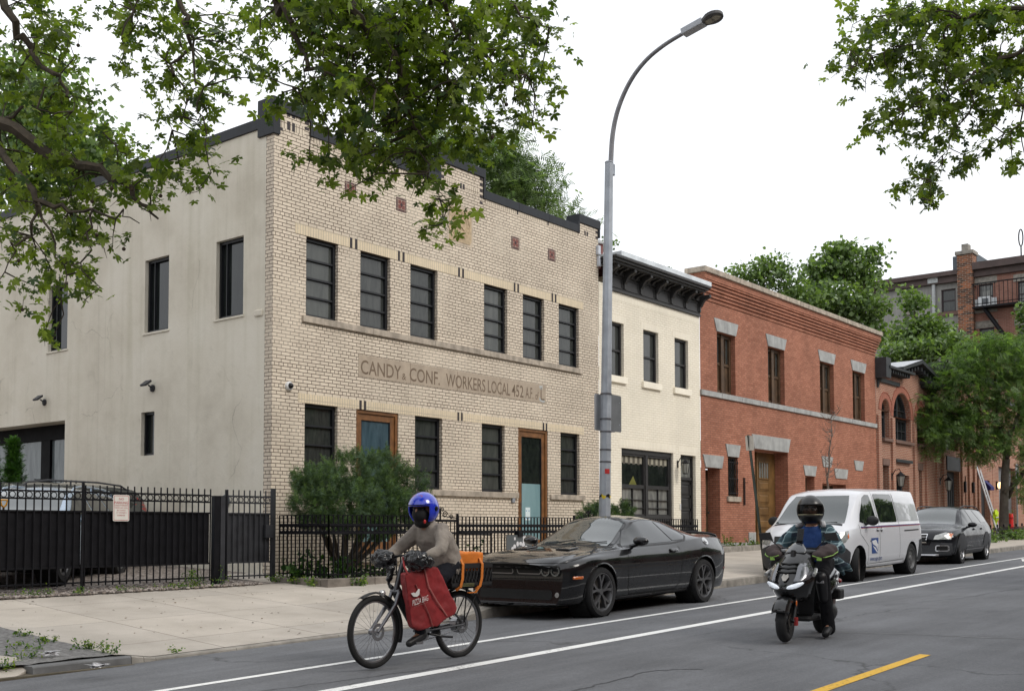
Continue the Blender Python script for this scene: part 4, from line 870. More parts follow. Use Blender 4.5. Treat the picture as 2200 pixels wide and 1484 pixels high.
mb = MB(); mb.box((-.08, -.03, -.2), (.08, .05, .2)); mb.build('back_plate', BLACKM, t, world=False)
for i, (x, lab) in enumerate(((53.85, 'slim black wall lamp left of the tall doorway slit'), (55.1, 'slim black wall lamp on the pier left of the blue awning'))):
    t = thing('box_sconce', lab, 'wall lamp', (x, 15.9, 3.35), 0, 'slim black wall lamps'); mb = MB(); mb.box((-.07, -.1, -.25), (.07, 0, .25)); mb.build('sconce_box', BLACKM, t, world=False, bevel=.01); mb = MB(); mb.lathe([(.0, .252), (.05, .252), (.05, .27), (0, .27)], (0, -.05, 0), 'Z', 10); mb.build('sconce_cap', BLACKM, t, world=False)
mb = MB(); mb.prism([(0, 0), (.7, -.35), (.7, -.5), (0, -.5)], lambda u, v, d: (d, 15.98-u*.5, 3.8+v), 57.2, 57.8); tag(mb.build('awning', mat('blue_canvas', (.02, .02, .12), .8, var=.15)), 'small dark blue awning over a doorway behind the ladder', 'awning')

# ------------------------------------------------------------------ 5. tall apartment building behind
XA = 80.0; SA = lambda u, z, d: (XA-d, u, z)
def aw(x, y): p = atX(x, y, XA); return p[1], p[2]
GREYST = mat('grey_render', (.27, .265, .25), .9, var=.18, scale=.8, bmp=.2, bs=9, obj=False, streak=.3)
APB = brick_mat('brown_brick', (.37, .17, .125), (.29, .125, .09), (.32, .23, .19), bw=.3, rh=.1, ms=.012, squash=1, stain=.3, bm=.3)
CHB = brick_mat('sooty_brick', (.40, .13, .05), (.03, .022, .022), (.30, .24, .19), bw=.36, rh=.13, ms=.02, squash=1, stain=.3, bm=.5)
b7 = thing('apartment_building', 'tall apartment block with grey rendered and brown brick walls and fire escape', 'building', (80, 20, 1))
yc0 = aw(2061, 600)[0]; yc1 = aw(2094, 600)[0]; zt = aw(2050, 590)[1]
ytop = lambda x, y: aw(x, y)[1]
zr = ytop(2094, 572)
def wpx(x0, x1, y0, y1): a, b_ = aw(x0, y0), aw(x1, y1); return (min(a[0], b_[0]), max(a[0], b_[0]), min(a[1], b_[1]), max(a[1], b_[1]))
g_ops = [wpx(2022, 2054, 623, 668), wpx(1945, 1957, 634, 668)]; r_ops = [wpx(2102, 2135, 612, 661), wpx(2186, 2222, 605, 655), wpx(2104, 2137, 706, 752), wpx(2188, 2224, 700, 748)]
yl = aw(1840, 600)[0]; yr = aw(2300, 600)[0]
mb = MB(); wall(mb, SA, yc0, yl, 0, zt, g_ops, .2); mb.quad((XA, yl, 0), (XA+12, yl, 0), (XA+12, yl, zt), (XA, yl, zt)); mb.build('rendered_wall', GREYST, b7, fixn=False)
mb = MB(); wall(mb, SA, yr, yc1, 0, zr, r_ops, .2); mb.build('brick_wall', APB, b7, fixn=False)
mb = MB(); mb.box((XA-.5, yc1, 0), (XA+.5, yc0, ytop(2078, 549))); ch = mb.build('chimney', CHB, b7)
zc = ytop(2078, 549); mb = MB(); mb.box((XA-.6, yc1-.1, zc), (XA+.6, yc0+.1, zc+.25)); mb.box((XA-.4, yc1+.3, zc+.25), (XA+.3, yc0-.3, zc+.75)); mb.build('chimney_cap', KERB, ch)
mb = MB(); mb.box((XA-.55, yc0, zt-.1), (XA+1, yl, zt+.22)); mb.box((XA-.3, yc0, zt-.55), (XA+.2, yl, zt-.1)); mb.box((XA-.6, yr, zr-.35), (XA+1, yc1, zr+.15)); mb.box((XA-.25, yr, zr-.8), (XA+.2, yc1, zr-.35)); mb.build('cornice', mat('dark_cornice', (.085, .06, .055), .7, var=.3, scale=2, obj=False), b7)
a = aw(2037, 540); b_ = aw(2090, 575); mb = MB(); mb.box((XA+1, b_[0], zt), (XA+5, a[0], a[1]-.2)); mb.build('roof_bulkhead', mat('bulkhead_grey', (.10, .12, .14), .8, var=.2, obj=False), b7)
mb = MB(); p = aw(2007, 610); mb.tube([(XA-.15, p[0], p[1]), (XA-.15, p[0], p[1]-12)], .13, 8); mb.box((XA-.35, p[0]-.35, p[1]), (XA, p[0]+.35, p[1]+.5)); mb.build('downpipe', mat('pipe_white', (.4, .42, .42), .6, var=.2, obj=False), b7)
for i, o in enumerate(g_ops+r_ops):
    f_ = window(b7, SA, *o, rec=.15, fw=.09, mw=.07, mull=((o[2]+o[3])/2,), fm=mat('maroon_frame', (.035, .022, .025), .6, var=.1), glass=(GL, GLD, GLC, GLC, GLD, GLD)[i])
    mb = MB(); fbox(mb, SA, o[0]-.25, o[1]+.25, o[2]-.28, o[2]-.001, -.1, .15)
    if i > 1: fbox(mb, SA, o[0]-.25, o[1]+.25, o[3]+.001, o[3]+.5, -.1, .05)
    mb.islands('sill', KERB if i else BRST, b7)
o = r_ops[0]; t = thing('air_conditioner', 'white window air conditioner above the fire escape platform', 'air conditioner', (XA-.1, (o[0]+o[1])/2, o[2]+.1)); mb = MB(); mb.box((-.45, -.4, 0), (.1, .4, .65)); mb.box((-.02, -.72, 0), (0, .72, .6)); mb.build('case', mat('ac_white', (.6, .62, .63), .5, var=.05), t, world=False, bevel=.02)
mb = MB(); mb.box((-.46, -.3, .1), (-.45, .12, .52)); mb.build('grille', mat('ac_grey', (.12, .13, .14), .6, var=.2), t, world=False)
t = thing('fire_escape', 'black iron fire escape platform with stair on the brown brick wall', 'fire escape', (XA, yc1, ytop(2094, 665)))
zf = ytop(2094, 665); mb = MB(); mb.box((XA-1.1, yr, zf-.12), (XA, yc1-.1, zf)); mb.build('platform', BLACKM, t)
mb = MB(); zf2 = zf+1.55; mb.tube([(XA-1.1, yr, zf2), (XA-1.1, yc1-.1, zf2)], .05, 5); mb.tube([(XA-1.1, yr, zf+.15), (XA-1.1, yc1-.1, zf+.15)], .03, 5); mb.tube([(XA-1.1, yc1-.1, zf2), (XA, yc1-.1, zf2)], .04, 5)
y = yr
while y < yc1: mb.tube([(XA-1.1, y, zf), (XA-1.1, y, zf2)], .022, 4); y += .28
mb.build('railing', BLACKM, t)
mb = MB(); ya, yb = aw(2118, 665)[0], aw(2168, 730)[0]; zb2 = ytop(2165, 730)
for dx in (-.9, -.35): mb.tube([(XA+dx, ya, zf), (XA+dx, yb, zb2)], .11, 4)
for i in range(14): f_ = (i+.5)/14; mb.box((XA-.9, ya+(yb-ya)*f_-.12, zf+(zb2-zf)*f_-.02), (XA-.35, ya+(yb-ya)*f_+.12, zf+(zb2-zf)*f_+.03))
mb.build('stair', BLACKM, t)
p = atX(2194, 550, XA+2); t = thing('roof_antenna', 'thin looped antenna standing on the apartment roof', 'antenna', (p[0], p[1], zr+.1)); mb = MB(); mb.tube([(0, 0, 0), (0, 0, 1.3)], .05, 6); mb.build('mast', BLACKM, t, world=False)
mb = MB(); mb.tube([(0, .14*sin(2*pi*i/14), 1.9+.6*cos(2*pi*i/14)) for i in range(15)], .045, 6, cap=False); mb.build('loop', BLACKM, t, world=False)

# ------------------------------------------------------------------ across the street, behind the camera: what the glass and paint mirror
OPB = brick_mat('opposite_brick', (.30, .13, .085), (.24, .10, .07), (.25, .2, .17), stain=.3)
FO = lambda u, z, d: (u, -9.0+d, z)
for i, (x0, x1, h) in enumerate(((-30, 2, 10.5), (2.1, 26, 11.5), (26.1, 62, 10), (62.1, 120, 11))):
    t = thing('opposite_rowhouse', ['brick row house across the street, leftmost', 'taller brick row house across the street, second', 'brick row house across the street, third', 'long brick row house across the street, farthest right'][i], 'house', (x0, -9, .2), 0, 'row houses across the street')
    ws = [(x0+1.2+k*2.4, x0+2.3+k*2.4) for k in range(int((x1-x0-1)/2.4))]; ops = [(a, b_, z, z+1.9) for a, b_ in ws for z in (1.2, 4.5, 7.6)]
    mb = MB(); wall(mb, FO, x0, x1, 0, h, ops, .2); mb.box((x0, -9.6, h-.5), (x1, -8.6, h)); mb.quad((x0, -20, 0), (x0, -9, 0), (x0, -9, h), (x0, -20, h)); mb.quad((x1, -20, 0), (x1, -9, 0), (x1, -9, h), (x1, -20, h)); mb.build('brick_front', OPB, t, fixn=False)
    mb = MB()
    for o in ops: mb.quad(FO(o[0], o[2], -.18), FO(o[1], o[2], -.18), FO(o[1], o[3], -.18), FO(o[0], o[3], -.18))
    mb.build('window_panes', GLD, t)

# building left of the yard, out of frame: what the car fronts and side glass mirror
t = thing('left_neighbour_house', 'brown brick house beyond the left side of the yard, outside the picture', 'house', (-16, 16, .4))
mb = MB(); ops = [(x, x+1.1, z, z+1.8) for x in (-20, -17.6, -15.2, -12.8, -10.4, -8) for z in (1.3, 4.4, 7.5)]; wall(mb, F1, -22, -5.5, 0, 10.6, ops, .2); mb.quad((-5.5, 16, 0), (-5.5, 30, 0), (-5.5, 30, 10.6), (-5.5, 16, 10.6)); mb.build('brick_front', OPB, t, fixn=False); mb = MB(); mb.box((-22.2, 15.6, 10.6), (-5.3, 30, 10.9)); mb.build('cornice', SLATE, t)
for i, (y0, y1, lab) in enumerate(((9.6, 24, 'brick corner house closing the street at the far left'), (-9, 2, 'smaller brick corner house closing the street at the far left'))):
    t = thing('corner_house', lab, 'house', (-48, y0, -.5)); mb = MB(); SL = lambda u, z, d: (-48+d, u, z); wall(mb, SL, y0, y1, -1, 10.5-2*i, [(y0+1+2.4*k, y0+2+2.4*k, z, z+1.8) for k in range(4) for z in (1, 4.2, 7.4-i)], .2); mb.build('brick_front', OPB, t, fixn=False); mb = MB(); mb.box((-49, y0, 10.5-2*i), (-47.6, y1, 10.8-2*i)); mb.build('cornice', SLATE, t)
# ================================================================== vehicles
def pchip(keys, x):
    xs = [k[0] for k in keys]; ys = [k[1] for k in keys]
    if xs[0] > xs[-1]: xs = xs[::-1]; ys = ys[::-1]
    if x <= xs[0]: return ys[0]
    if x >= xs[-1]: return ys[-1]
    n = len(xs); h = [xs[i+1]-xs[i] for i in range(n-1)]; d = [(ys[i+1]-ys[i])/h[i] for i in range(n-1)]
    def m(i):
        if i == 0: return d[0]
        if i == n-1: return d[-1]
        if d[i-1]*d[i] <= 0: return 0
        w1, w2 = 2*h[i]+h[i-1], h[i]+2*h[i-1]; return (w1+w2)/(w1/d[i-1]+w2/d[i])
    i = max(j for j in range(n-1) if xs[j] <= x); t = (x-xs[i])/h[i]
    return (2*t**3-3*t*t+1)*ys[i]+(t**3-2*t*t+t)*h[i]*m(i)+(-2*t**3+3*t*t)*ys[i+1]+(t**3-t*t)*h[i]*m(i+1)
def chaikin(p, k=2):
    for _ in range(k):
        q = [p[0]]
        for a, b_ in zip(p, p[1:]): q += [tuple(.75*u+.25*v for u, v in zip(a, b_)), tuple(.25*u+.75*v for u, v in zip(a, b_))]
        q.append(p[-1]); p = q
    return p
class Car:
    """lofted body: tables of half-widths and heights along the length"""
    def __init__(s, root, T, x0, x1, wheels, R, mat_, nst=96, arch=1.0, zbot=.2, rake_f=0, rake_r=0, bulge_f=.0, bulge_r=.0):
        s.root = root; s.wheels = wheels; s.R = R
        xs = [x0+(x1-x0)*i/nst for i in range(nst+1)]; rows = []
        for x in xs:
            g = lambda k: pchip(T[k], x)
            zt, zb, wb, wr, ws, zs = g('zt'), g('zb'), g('wb'), g('wr'), g('ws'), g('zs'); dz = g('dz')
            p = [(0, zt), (wr*.55, zt-dz*.25), (wr*.9, zt-dz), (wr, zt-dz-.02), (wb, zb), (wb+.012, zb-.02), (ws, zs), (ws+.006, (zs+.5)/2), (ws-.008, .45), (ws-.05, zbot+.07), (ws-.10, zbot), (0, zbot)]
            rows.append(chaikin(p, 2))
        m = len(rows[0]); mb = MB()
        for i, r in enumerate(rows):
            fe = max(0, 1-(x1-xs[i])/.5) if x1 > x0 else 0; re = max(0, 1-(xs[i]-x0)/.5)
            for y, z in r:
                w = abs(y)/max(.01, max(q[0] for q in r))
                dx = -rake_f*fe*(z-.5)-bulge_f*fe*w**4+rake_r*re*(z-.5)+bulge_r*re*w**4
                mb.v.append((xs[i]+dx, y, z))
        k = len(mb.v); mb.v += [(x, -y, z) for x, y, z in mb.v]
        for i in range(nst):
            for j in range(m-1):
                a = (i*m+j, (i+1)*m+j, (i+1)*m+j+1, i*m+j+1); mb.f.append(a); mb.f.append(tuple(k+q for q in reversed(a)))
        for i in (0, nst):                                       # close the ends with strips
            for j in range(m-1): mb.f.append((i*m+j, i*m+j+1, k+i*m+j+1, k+i*m+j))
        mb.m = [0]*len(mb.f)
        bm = bmesh.new(); vs = [bm.verts.new(v) for v in mb.v]
        for f in mb.f:
            try: bm.faces.new([vs[q] for q in f])
            except ValueError: pass
        bmesh.ops.remove_doubles(bm, verts=bm.verts, dist=1e-4); bmesh.ops.recalc_face_normals(bm, faces=bm.faces)
        s.bvh = BVHTree.FromBMesh(bm)
        Ra = R*arch*1.13
        dead = []
        for f in bm.faces:
            c = f.calc_center_median()
            for wx in wheels:
                if abs(c.y) > .35 and (c.x-wx)**2+(c.z-R)**2 < Ra**2: dead.append(f); break
        bmesh.ops.delete(bm, geom=dead, context='FACES')
        for e in bm.edges:
            if e.is_boundary:
                for v in e.verts:
                    for wx in wheels:
                        dx, dz = v.co.x-wx, v.co.z-R; d = sqrt(dx*dx+dz*dz)
                        if abs(v.co.y) > .5 and d < Ra*1.25 and v.co.z > zbot+.02: v.co.x = wx+dx/d*Ra; v.co.z = R+dz/d*Ra
        me = bpy.data.meshes.new('body'); bm.to_mesh(me); bm.free(); me.materials.append(mat_); me.shade_smooth(); me.set_sharp_from_angle(angle=RAD(38))
        s.body = bpy.data.objects.new('body', me); COL.objects.link(s.body); s.body.parent = root; s.Ra = Ra
        mb = MB(); hw = pchip(T['ws'], 0)
        for wx in wheels:
            for sg in (-1, 1): mb.lathe([(Ra+.004, sg*(hw-.03)), (Ra+.02, sg*(hw-.32)), (0, sg*(hw-.34))], (wx, 0, R), 'Y', 28)
        mb.box((x0+.25, -hw+.35, zbot-.03), (x1-.3, hw-.35, zbot+.3))
        mb.build('underbody', mat('underbody_black', (.006, .006, .006), .95, var=0), root, world=False, fixn=False)
    def cast(s, axis, u, v, sg=1):
        if axis == 'side': o, d = Vector((u, 3*sg, v)), Vector((0, -sg, 0))
        elif axis == 'front': o, d = Vector((5, u, v)), Vector((-1, 0, 0))
        elif axis == 'rear': o, d = Vector((-5, u, v)), Vector((1, 0, 0))
        else: o, d = Vector((u, v, 4)), Vector((0, 0, -1))
        h, n, _, _ = s.bvh.ray_cast(o, d); return (h, n, d) if h else (None, None, d)
    def decal(s, name, poly, axis, m, off=.004, sg=1, parent=None, L=.07, thick=0, smooth=True):
        bm = bmesh.new(); vs = [bm.verts.new((u, v, 0)) for u, v in poly]; bm.faces.new(vs)
        bmesh.ops.triangulate(bm, faces=bm.faces)
        for _ in range(5):
            es = [e for e in bm.edges if e.calc_length() > L]
            if not es: break
            bmesh.ops.subdivide_edges(bm, edges=es, cuts=1); bmesh.ops.triangulate(bm, faces=[f for f in bm.faces if len(f.verts) > 3])
        ok = []
        for v in bm.verts:
            h, n, d = s.cast(axis, v.co.x, v.co.y, sg)
            if h is None: ok.append(v); continue
            if n.dot(d) > 0: n = -n
            v.co = h-d*off*.5+n*off*.5
        if ok: bmesh.ops.delete(bm, geom=ok, context='VERTS')
        if thick:
            r = bmesh.ops.extrude_face_region(bm, geom=list(bm.faces)); mv = [g for g in r['geom'] if isinstance(g, bmesh.types.BMVert)]
            dd = {'side': Vector((0, sg, 0)), 'front': Vector((1, 0, 0)), 'rear': Vector((-1, 0, 0)), 'top': Vector((0, 0, 1))}[axis]
            for v in mv: v.co += dd*thick
        bmesh.ops.recalc_face_normals(bm, faces=bm.faces)
        me = bpy.data.meshes.new(name); bm.to_mesh(me); bm.free(); me.materials.append(m)
        # outward facing
        if smooth: me.shade_smooth()
        o = bpy.data.objects.new(name, me); COL.objects.link(o); o.parent = parent or s.root; return o
    def seam(s, pts, axis, m, w=.008, sg=1, name='panel_seam', parent=None, off=.003):
        mb = MB()
        for (a, b_), (c, d) in zip(pts, pts[1:]):
            k = max(1, int(sqrt((c-a)**2+(d-b_)**2)/.06)); t = Vector((c-a, d-b_)); n_ = Vector((-t.y, t.x)).normalized()*w/2
            for i in range(k):
                q = []
                for f, g in ((i/k, -1), ((i+1)/k, -1), ((i+1)/k, 1), (i/k, 1)):
                    u, v = a+t.x*f+n_.x*g, b_+t.y*f+n_.y*g; h, n, dd = s.cast(axis, u, v, sg)
                    if h is None: q = None; break
                    q.append(h-dd*off)
                if q: mb.quad(*q)
        return mb.build(name, m, parent or s.body, world=False, fixn=False) if mb.v else None
def arc(cx, cy, rx, ry, a0=0, a1=360, n=16): return [(cx+rx*cos(RAD(a0+(a1-a0)*i/n)), cy+ry*sin(RAD(a0+(a1-a0)*i/n))) for i in range(n+(0 if a1-a0 >= 360 else 1))]
def rrect(x0, x1, z0, z1, r, n=4):
    p = []
    for cx, cz, a in ((x1-r, z1-r, 0), (x0+r, z1-r, 90), (x0+r, z0+r, 180), (x1-r, z0+r, 270)): p += arc(cx, cz, r, r, a, a+90, n)
    return p
TYRE = mat('tyre_rubber', (.016, .016, .017), .85, var=.25, scale=15, bmp=.2, bs=40)
def wheel(root, x, y, R, rr, w, rimm, style='y5', steer=0, name='wheel'):
    sg = 1 if y > 0 else -1
    M = Matrix.Translation((x, y, R)) @ Matrix.Rotation(steer, 4, 'Z')
    mb = MB(); h = w/2; mb.lathe([(rr, -h*.9), (rr+.01, -h), (R*.93, -h), (R-.012, -h*.86), (R, -h*.6), (R, h*.6), (R-.012, h*.86), (R*.93, h), (rr+.01, h), (rr, h*.9), (rr-.02, h*.6), (rr-.02, -h*.6), (rr, -h*.9)], (0, 0, 0), 'Y', 40); mb.xf(M); wo_ = mb.build(name, TYRE, root, world=False, smooth=True)
    mb = MB(); o = sg*h
    mb.lathe([(rr+.004, o*.93), (rr-.012, o*.95), (rr-.03, o*.75), (rr-.04, -o*.4)], (0, 0, 0), 'Y', 40)
    if style == 'steel':
        mb.lathe([(rr-.03, o*.7), (rr*.82, o*.55), (rr*.62, o*.72), (rr*.35, o*.72), (rr*.3, o*.85), (0, o*.85)], (0, 0, 0), 'Y', 32)
    else:
        mb.lathe([(0, o*.8), (rr*.16, o*.78), (rr*.2, o*.6), (rr*.2, o*.1)], (0, 0, 0), 'Y', 20)
        for i in range(5):
            a = 2*pi*i/5+.3
            for da in ((-.24, .24) if style == 'y5' else (0,)):
                r0 = rr*.15; r1 = rr-.015; pts = []
                for f, ww in ((0, .5), (.45, .62), (1, 1)):
                    r = r0+(r1-r0)*f; ang = a+da*(f**1.2); wd = (rr*.065 if style == 'y5' else rr*.17)*ww+rr*.02; pts.append((r, ang, wd, o*(.74+.14*f)))
                k = len(mb.v)
                for r, ang, wd, yy in pts:
                    c, s_ = cos(ang), sin(ang)
                    for q, dy in ((-wd, 0), (wd, 0), (wd*.8, -.05*sg), (-wd*.8, -.05*sg)): mb.v.append((r*c-q*s_, yy+dy, r*s_+q*c))
                for j in range(2):
                    for t in range(4): u = (t+1) % 4; mb.f.append((k+j*4+t, k+j*4+u, k+j*4+4+u, k+j*4+4+t)); mb.m.append(0)
    mb.xf(M); rim = mb.build('rim', rimm, wo_, world=False, smooth=True)
    mb = MB(); mb.lathe([(rr*.72, o*.1), (rr*.72, -o*.1), (0, -o*.1)] if style != 'steel' else [(.0, o*.3), (.02, o*.3)], (0, 0, 0), 'Y', 28); mb.xf(M); mb.build('brake_disc', mat('brake_disc', (.12, .11, .10), .4, .8, var=.2), wo_, world=False)
    if style == 'steel':
        mb = MB()
        for i in range(12): a = 2*pi*i/12; mb.lathe([(0, o*.62+.003*sg), (.018, o*.62+.003*sg)], (rr*.72*cos(a), 0, rr*.72*sin(a)), 'Y', 8)
        for i in range(5): a = 2*pi*i/5; mb.lathe([(0, o*.75), (.012, o*.75), (.012, o*.6)], (rr*.45*cos(a), 0, rr*.45*sin(a)), 'Y', 6)
        mb.xf(M); mb.build('rim_holes', mat('hole_black', (.005, .005, .005), .9, var=0), wo_, world=False, fixn=False)
    return wo_
def mirror(car, x, z, y, m, glassm, sz=(.09, .11, .07)):
    for sg in (1, -1):
        mb = MB(); mb.sphere((x+.02, sg*(y+.13), z+.02), sz, 16, 10); mb.tube([(x+.02, sg*(y-.06), z-.06), (x+.02, sg*(y+.09), z-.02)], [.035, .025], 8); mo = mb.build('wing_mirror', m, car.root, world=False, smooth=True)
        mb = MB(); mb.lathe([(0, x-.062), (.06, x-.062)], (0, sg*(y+.13), z+.02), 'X', 12); mb.build('mirror_glass', glassm, mo, world=False, fixn=False)
def carpaint(name, col, coat=1, rough=.3, metal=0):
    dark_ = col[0] < .1
    m, n, b = nmat(name); b.inputs['Base Color'].default_value = (*col, 1); b.inputs['Roughness'].default_value = rough; b.inputs['Metallic'].default_value = metal
    b.inputs['Coat Weight'].default_value = coat; b.inputs['Coat Roughness'].default_value = .02; b.inputs['Coat IOR'].default_value = 1.5; b.inputs['Specular IOR Level'].default_value = .12 if dark_ else .5
    f = noise(n, pos(n, True), 2.5, 4); n.links.new(ramp(n, f, [(.4, (rough*.8,)*3), (.75, (min(1, rough*1.5),)*3)]), b.inputs['Roughness']); return m
PBLK = carpaint('black_car_paint', (.006, .006, .007)); PWHT = carpaint('white_van_paint', (.66, .67, .70), .7, .35); PSLV = carpaint('silver_blue_paint', (.32, .40, .50), 1, .3, .4); PGRY = carpaint('grey_green_paint', (.07, .075, .072), 1, .3, .4); PDK = carpaint('dark_wagon_paint', (.007, .008, .011), .45)
def carglass(name, col, ior=1.55):
    m, n, b = nmat(name); b.inputs['Base Color'].default_value = (*col, 1); b.inputs['Roughness'].default_value = .02; b.inputs['IOR'].default_value = ior; b.inputs['Coat Weight'].default_value = .6; return m
CG = carglass('car_glass', (.010, .013, .013), 1.45); CWS = carglass('windscreen_glass', (.045, .055, .055), 1.75)
SEAM = mat('seam_black', (.002, .002, .002), .8, var=0); TRIM = mat('black_plastic_trim', (.013, .013, .014), .55, var=.15); DTR = mat('dark_grey_plastic', (.035, .037, .042), .65, var=.15)
CHROME = mat('chrome', (.65, .65, .66), .12, 1, var=0); RIMD = mat('gunmetal_rim', (.12, .12, .125), .4, .6, var=.1); RIMS = mat('silver_rim', (.45, .45, .46), .3, .9, var=.1); RIMB = mat('rusty_steel_rim', (.075, .058, .048), .7, .2, var=.4, scale=12)
HLG = mat('headlight_glass', (.35, .36, .35), .08, .2, var=.25, scale=14, coat=1); AMB = mat('amber_lens', (.55, .12, .01), .2, var=.1, coat=1); REDL = mat('red_lens', (.25, .005, .005), .2, var=.1, coat=1)
def place(name, label, cat, fpx, rpx, wb, tr, xf_, xr, group=None, dz=0):
    """stands a vehicle on its two near wheels; local x forward, near side = +y"""
    a = G(*fpx); b_ = G(*rpx); d = (a-b_); d[2] = 0; d /= np.linalg.norm(d); mid = (a+b_)/2; left = np.array([-d[1], d[0], 0])
    c = mid-left*tr-d*(xf_+xr)/2; t = thing(name, label, cat, (c[0], c[1], zroad(c[0])+dz), atan2(d[1], d[0]), group)
    t.rotation_euler[1] = -math.atan(AX*d[0]); return t

# ---- black coupe
t = place('muscle_coupe', 'black two-door muscle coupe parked at the kerb in front of the union hall', 'car', (1284, 1324), (1499, 1293), 2.95, .84, 1.48, -1.47)
T = dict(zt=[(-2.56, .98), (-2.45, 1.06), (-2.2, 1.085), (-1.85, 1.09), (-1.35, 1.27), (-.85, 1.405), (-.35, 1.445), (.05, 1.42), (.35, 1.27), (.92, .965), (1.2, .95), (1.9, .905), (2.3, .84), (2.43, .785), (2.5, .76)],
         dz=[(-2.5, .02), (-1.9, .03), (-.8, .06), (0, .05), (.6, .035), (1, .025), (2.4, .03)],
         zb=[(-2.56, .90), (-2.3, 1.0), (-1.7, 1.03), (-1.1, 1.0), (-.6, .945), (0, .925), (.9, .915), (1.6, .875), (2.3, .79), (2.5, .72)],
         wb=[(-2.56, .66), (-2.4, .76), (-1.9, .83), (-1.3, .86), (-.6, .86), (.2, .865), (.9, .87), (1.6, .86), (2.2, .80), (2.42, .72), (2.5, .68)],
         wr=[(-2.56, .58), (-2.2, .70), (-1.85, .68), (-1.35, .57), (-.85, .53), (-.3, .54), (.1, .57), (.5, .67), (.92, .77), (1.3, .78), (1.9, .77), (2.3, .70), (2.5, .62)],
         ws=[(-2.56, .74), (-2.45, .84), (-2.2, .92), (-1.6, .965), (-1.0, .945), (0, .935), (.9, .94), (1.5, .955), (2.1, .925), (2.38, .85), (2.5, .78)],
         zs=[(-2.56, .78), (-1.6, .86), (-.6, .80), (.9, .80), (1.6, .82), (2.5, .68)])
for k_ in T: T[k_] = [((1.48+(x_-1.48)*.86) if x_ > 1.48 else x_, y_-(.05 if k_ == 'zt' and -1.5 < x_ < .6 else 0)) for x_, y_ in T[k_]]
c = Car(t, T, -2.56, 2.36, (1.48, -1.47), .345, PBLK, rake_f=-.04, rake_r=-.10, bulge_f=.16, bulge_r=.08, zbot=.19)
for x, y in ((1.48, .83), (-1.47, .84), (1.48, -.83), (-1.47, -.84)): wheel(t, x, y, .345, .262, .25, RIMD)
c.decal('windscreen', [(-.62, .955), (-.47, 1.325), (-.25, 1.365), (.25, 1.365), (.47, 1.325), (.62, .955), (.3, .975), (-.3, .975)], 'front', CWS, off=.006)
c.decal('rear_window', [(-.55, 1.12), (-.42, 1.36), (.42, 1.36), (.55, 1.12)], 'rear', CG)
for sg in (1, -1):
    sw = c.decal('side_window', [(.72, .955), (.42, 1.14), (.05, 1.28), (-.20, 1.308), (-.52, 1.303), (-.66, .985)], 'side', CG, sg=sg, off=.006)
    c.decal('quarter_window', [(-.70, 1.0), (-.57, 1.298), (-.78, 1.25), (-1.06, 1.11), (-1.11, 1.07), (-1.0, 1.01)], 'side', CG, sg=sg, off=.006)
    c.seam([(.77, .935), (.40, 1.17), (.03, 1.305), (-.2, 1.332), (-.55, 1.326), (-.82, 1.275), (-1.12, 1.14), (-1.18, 1.07), (-1.0, .995), (-.6, .96), (.77, .935)], 'side', TRIM, .022, sg, 'window_trim')
    c.seam([(.72, .95), (.80, .72), (.76, .35), (.70, .26)], 'side', SEAM, .009, sg); c.seam([(-.72, .96), (-.80, .8), (-.72, .35), (-.6, .26)], 'side', SEAM, .009, sg); c.seam([(.7, .27), (-.62, .27)], 'side', SEAM, .009, sg)
    c.seam([(.77, .93), (.95, .955), (1.4, .905), (1.8, .84), (2.05, .79)], 'side', SEAM, .006, sg)
    c.decal('door_handle', rrect(-.66, -.46, .835, .88, .02), 'side', PBLK, sg=sg, thick=.028, L=.05)
    c.decal('side_marker_lamp', rrect(1.94, 2.1, .545, .585, .008), 'side', AMB, sg=sg, thick=.006)
    c.decal('rear_reflector', rrect(-2.4, -2.2, .50, .53, .008), 'side', REDL, sg=sg, thick=.004)
    c.decal('rocker_panel', [(-1.02, .17), (1.05, .17), (1.03, .25), (-1.0, .25)], 'side', TRIM, sg=sg, thick=.012)
    # arch lips
    mb = MB()
    for wx in (1.48, -1.47):
        pts = []
        for i in range(21):
            a = RAD(-8+196*i/20); u, v = wx+(c.Ra+.006)*cos(a), .345+(c.Ra+.006)*sin(a)
            h, n_, d_ = c.cast('side', u, v, sg)
            if h: pts.append(h+Vector((0, sg*.004, 0)))
        mb.tube(pts, .012, 6)
    mb.build('wheel_arch_lip', PBLK, t, world=False, smooth=True)
mb = MB(); h_, n_, d_ = c.cast('side', -1.62, .965, 1); mb.lathe([(0, .02), (.035, .02), (.04, .008), (.068, .012), (.072, 0)], (0, 0, 0), 'Y', 20); mb.xf(Matrix.Translation(h_) @ Vector((0, 1, 0)).rotation_difference(n_).to_matrix().to_4x4()); mb.build('fuel_cap', mat('satin_chrome', (.6, .6, .6), .3, 1, var=0), t, world=False, smooth=True)
mirror(c, .50, 1.0, .86, PBLK, CG, (.085, .125, .068))
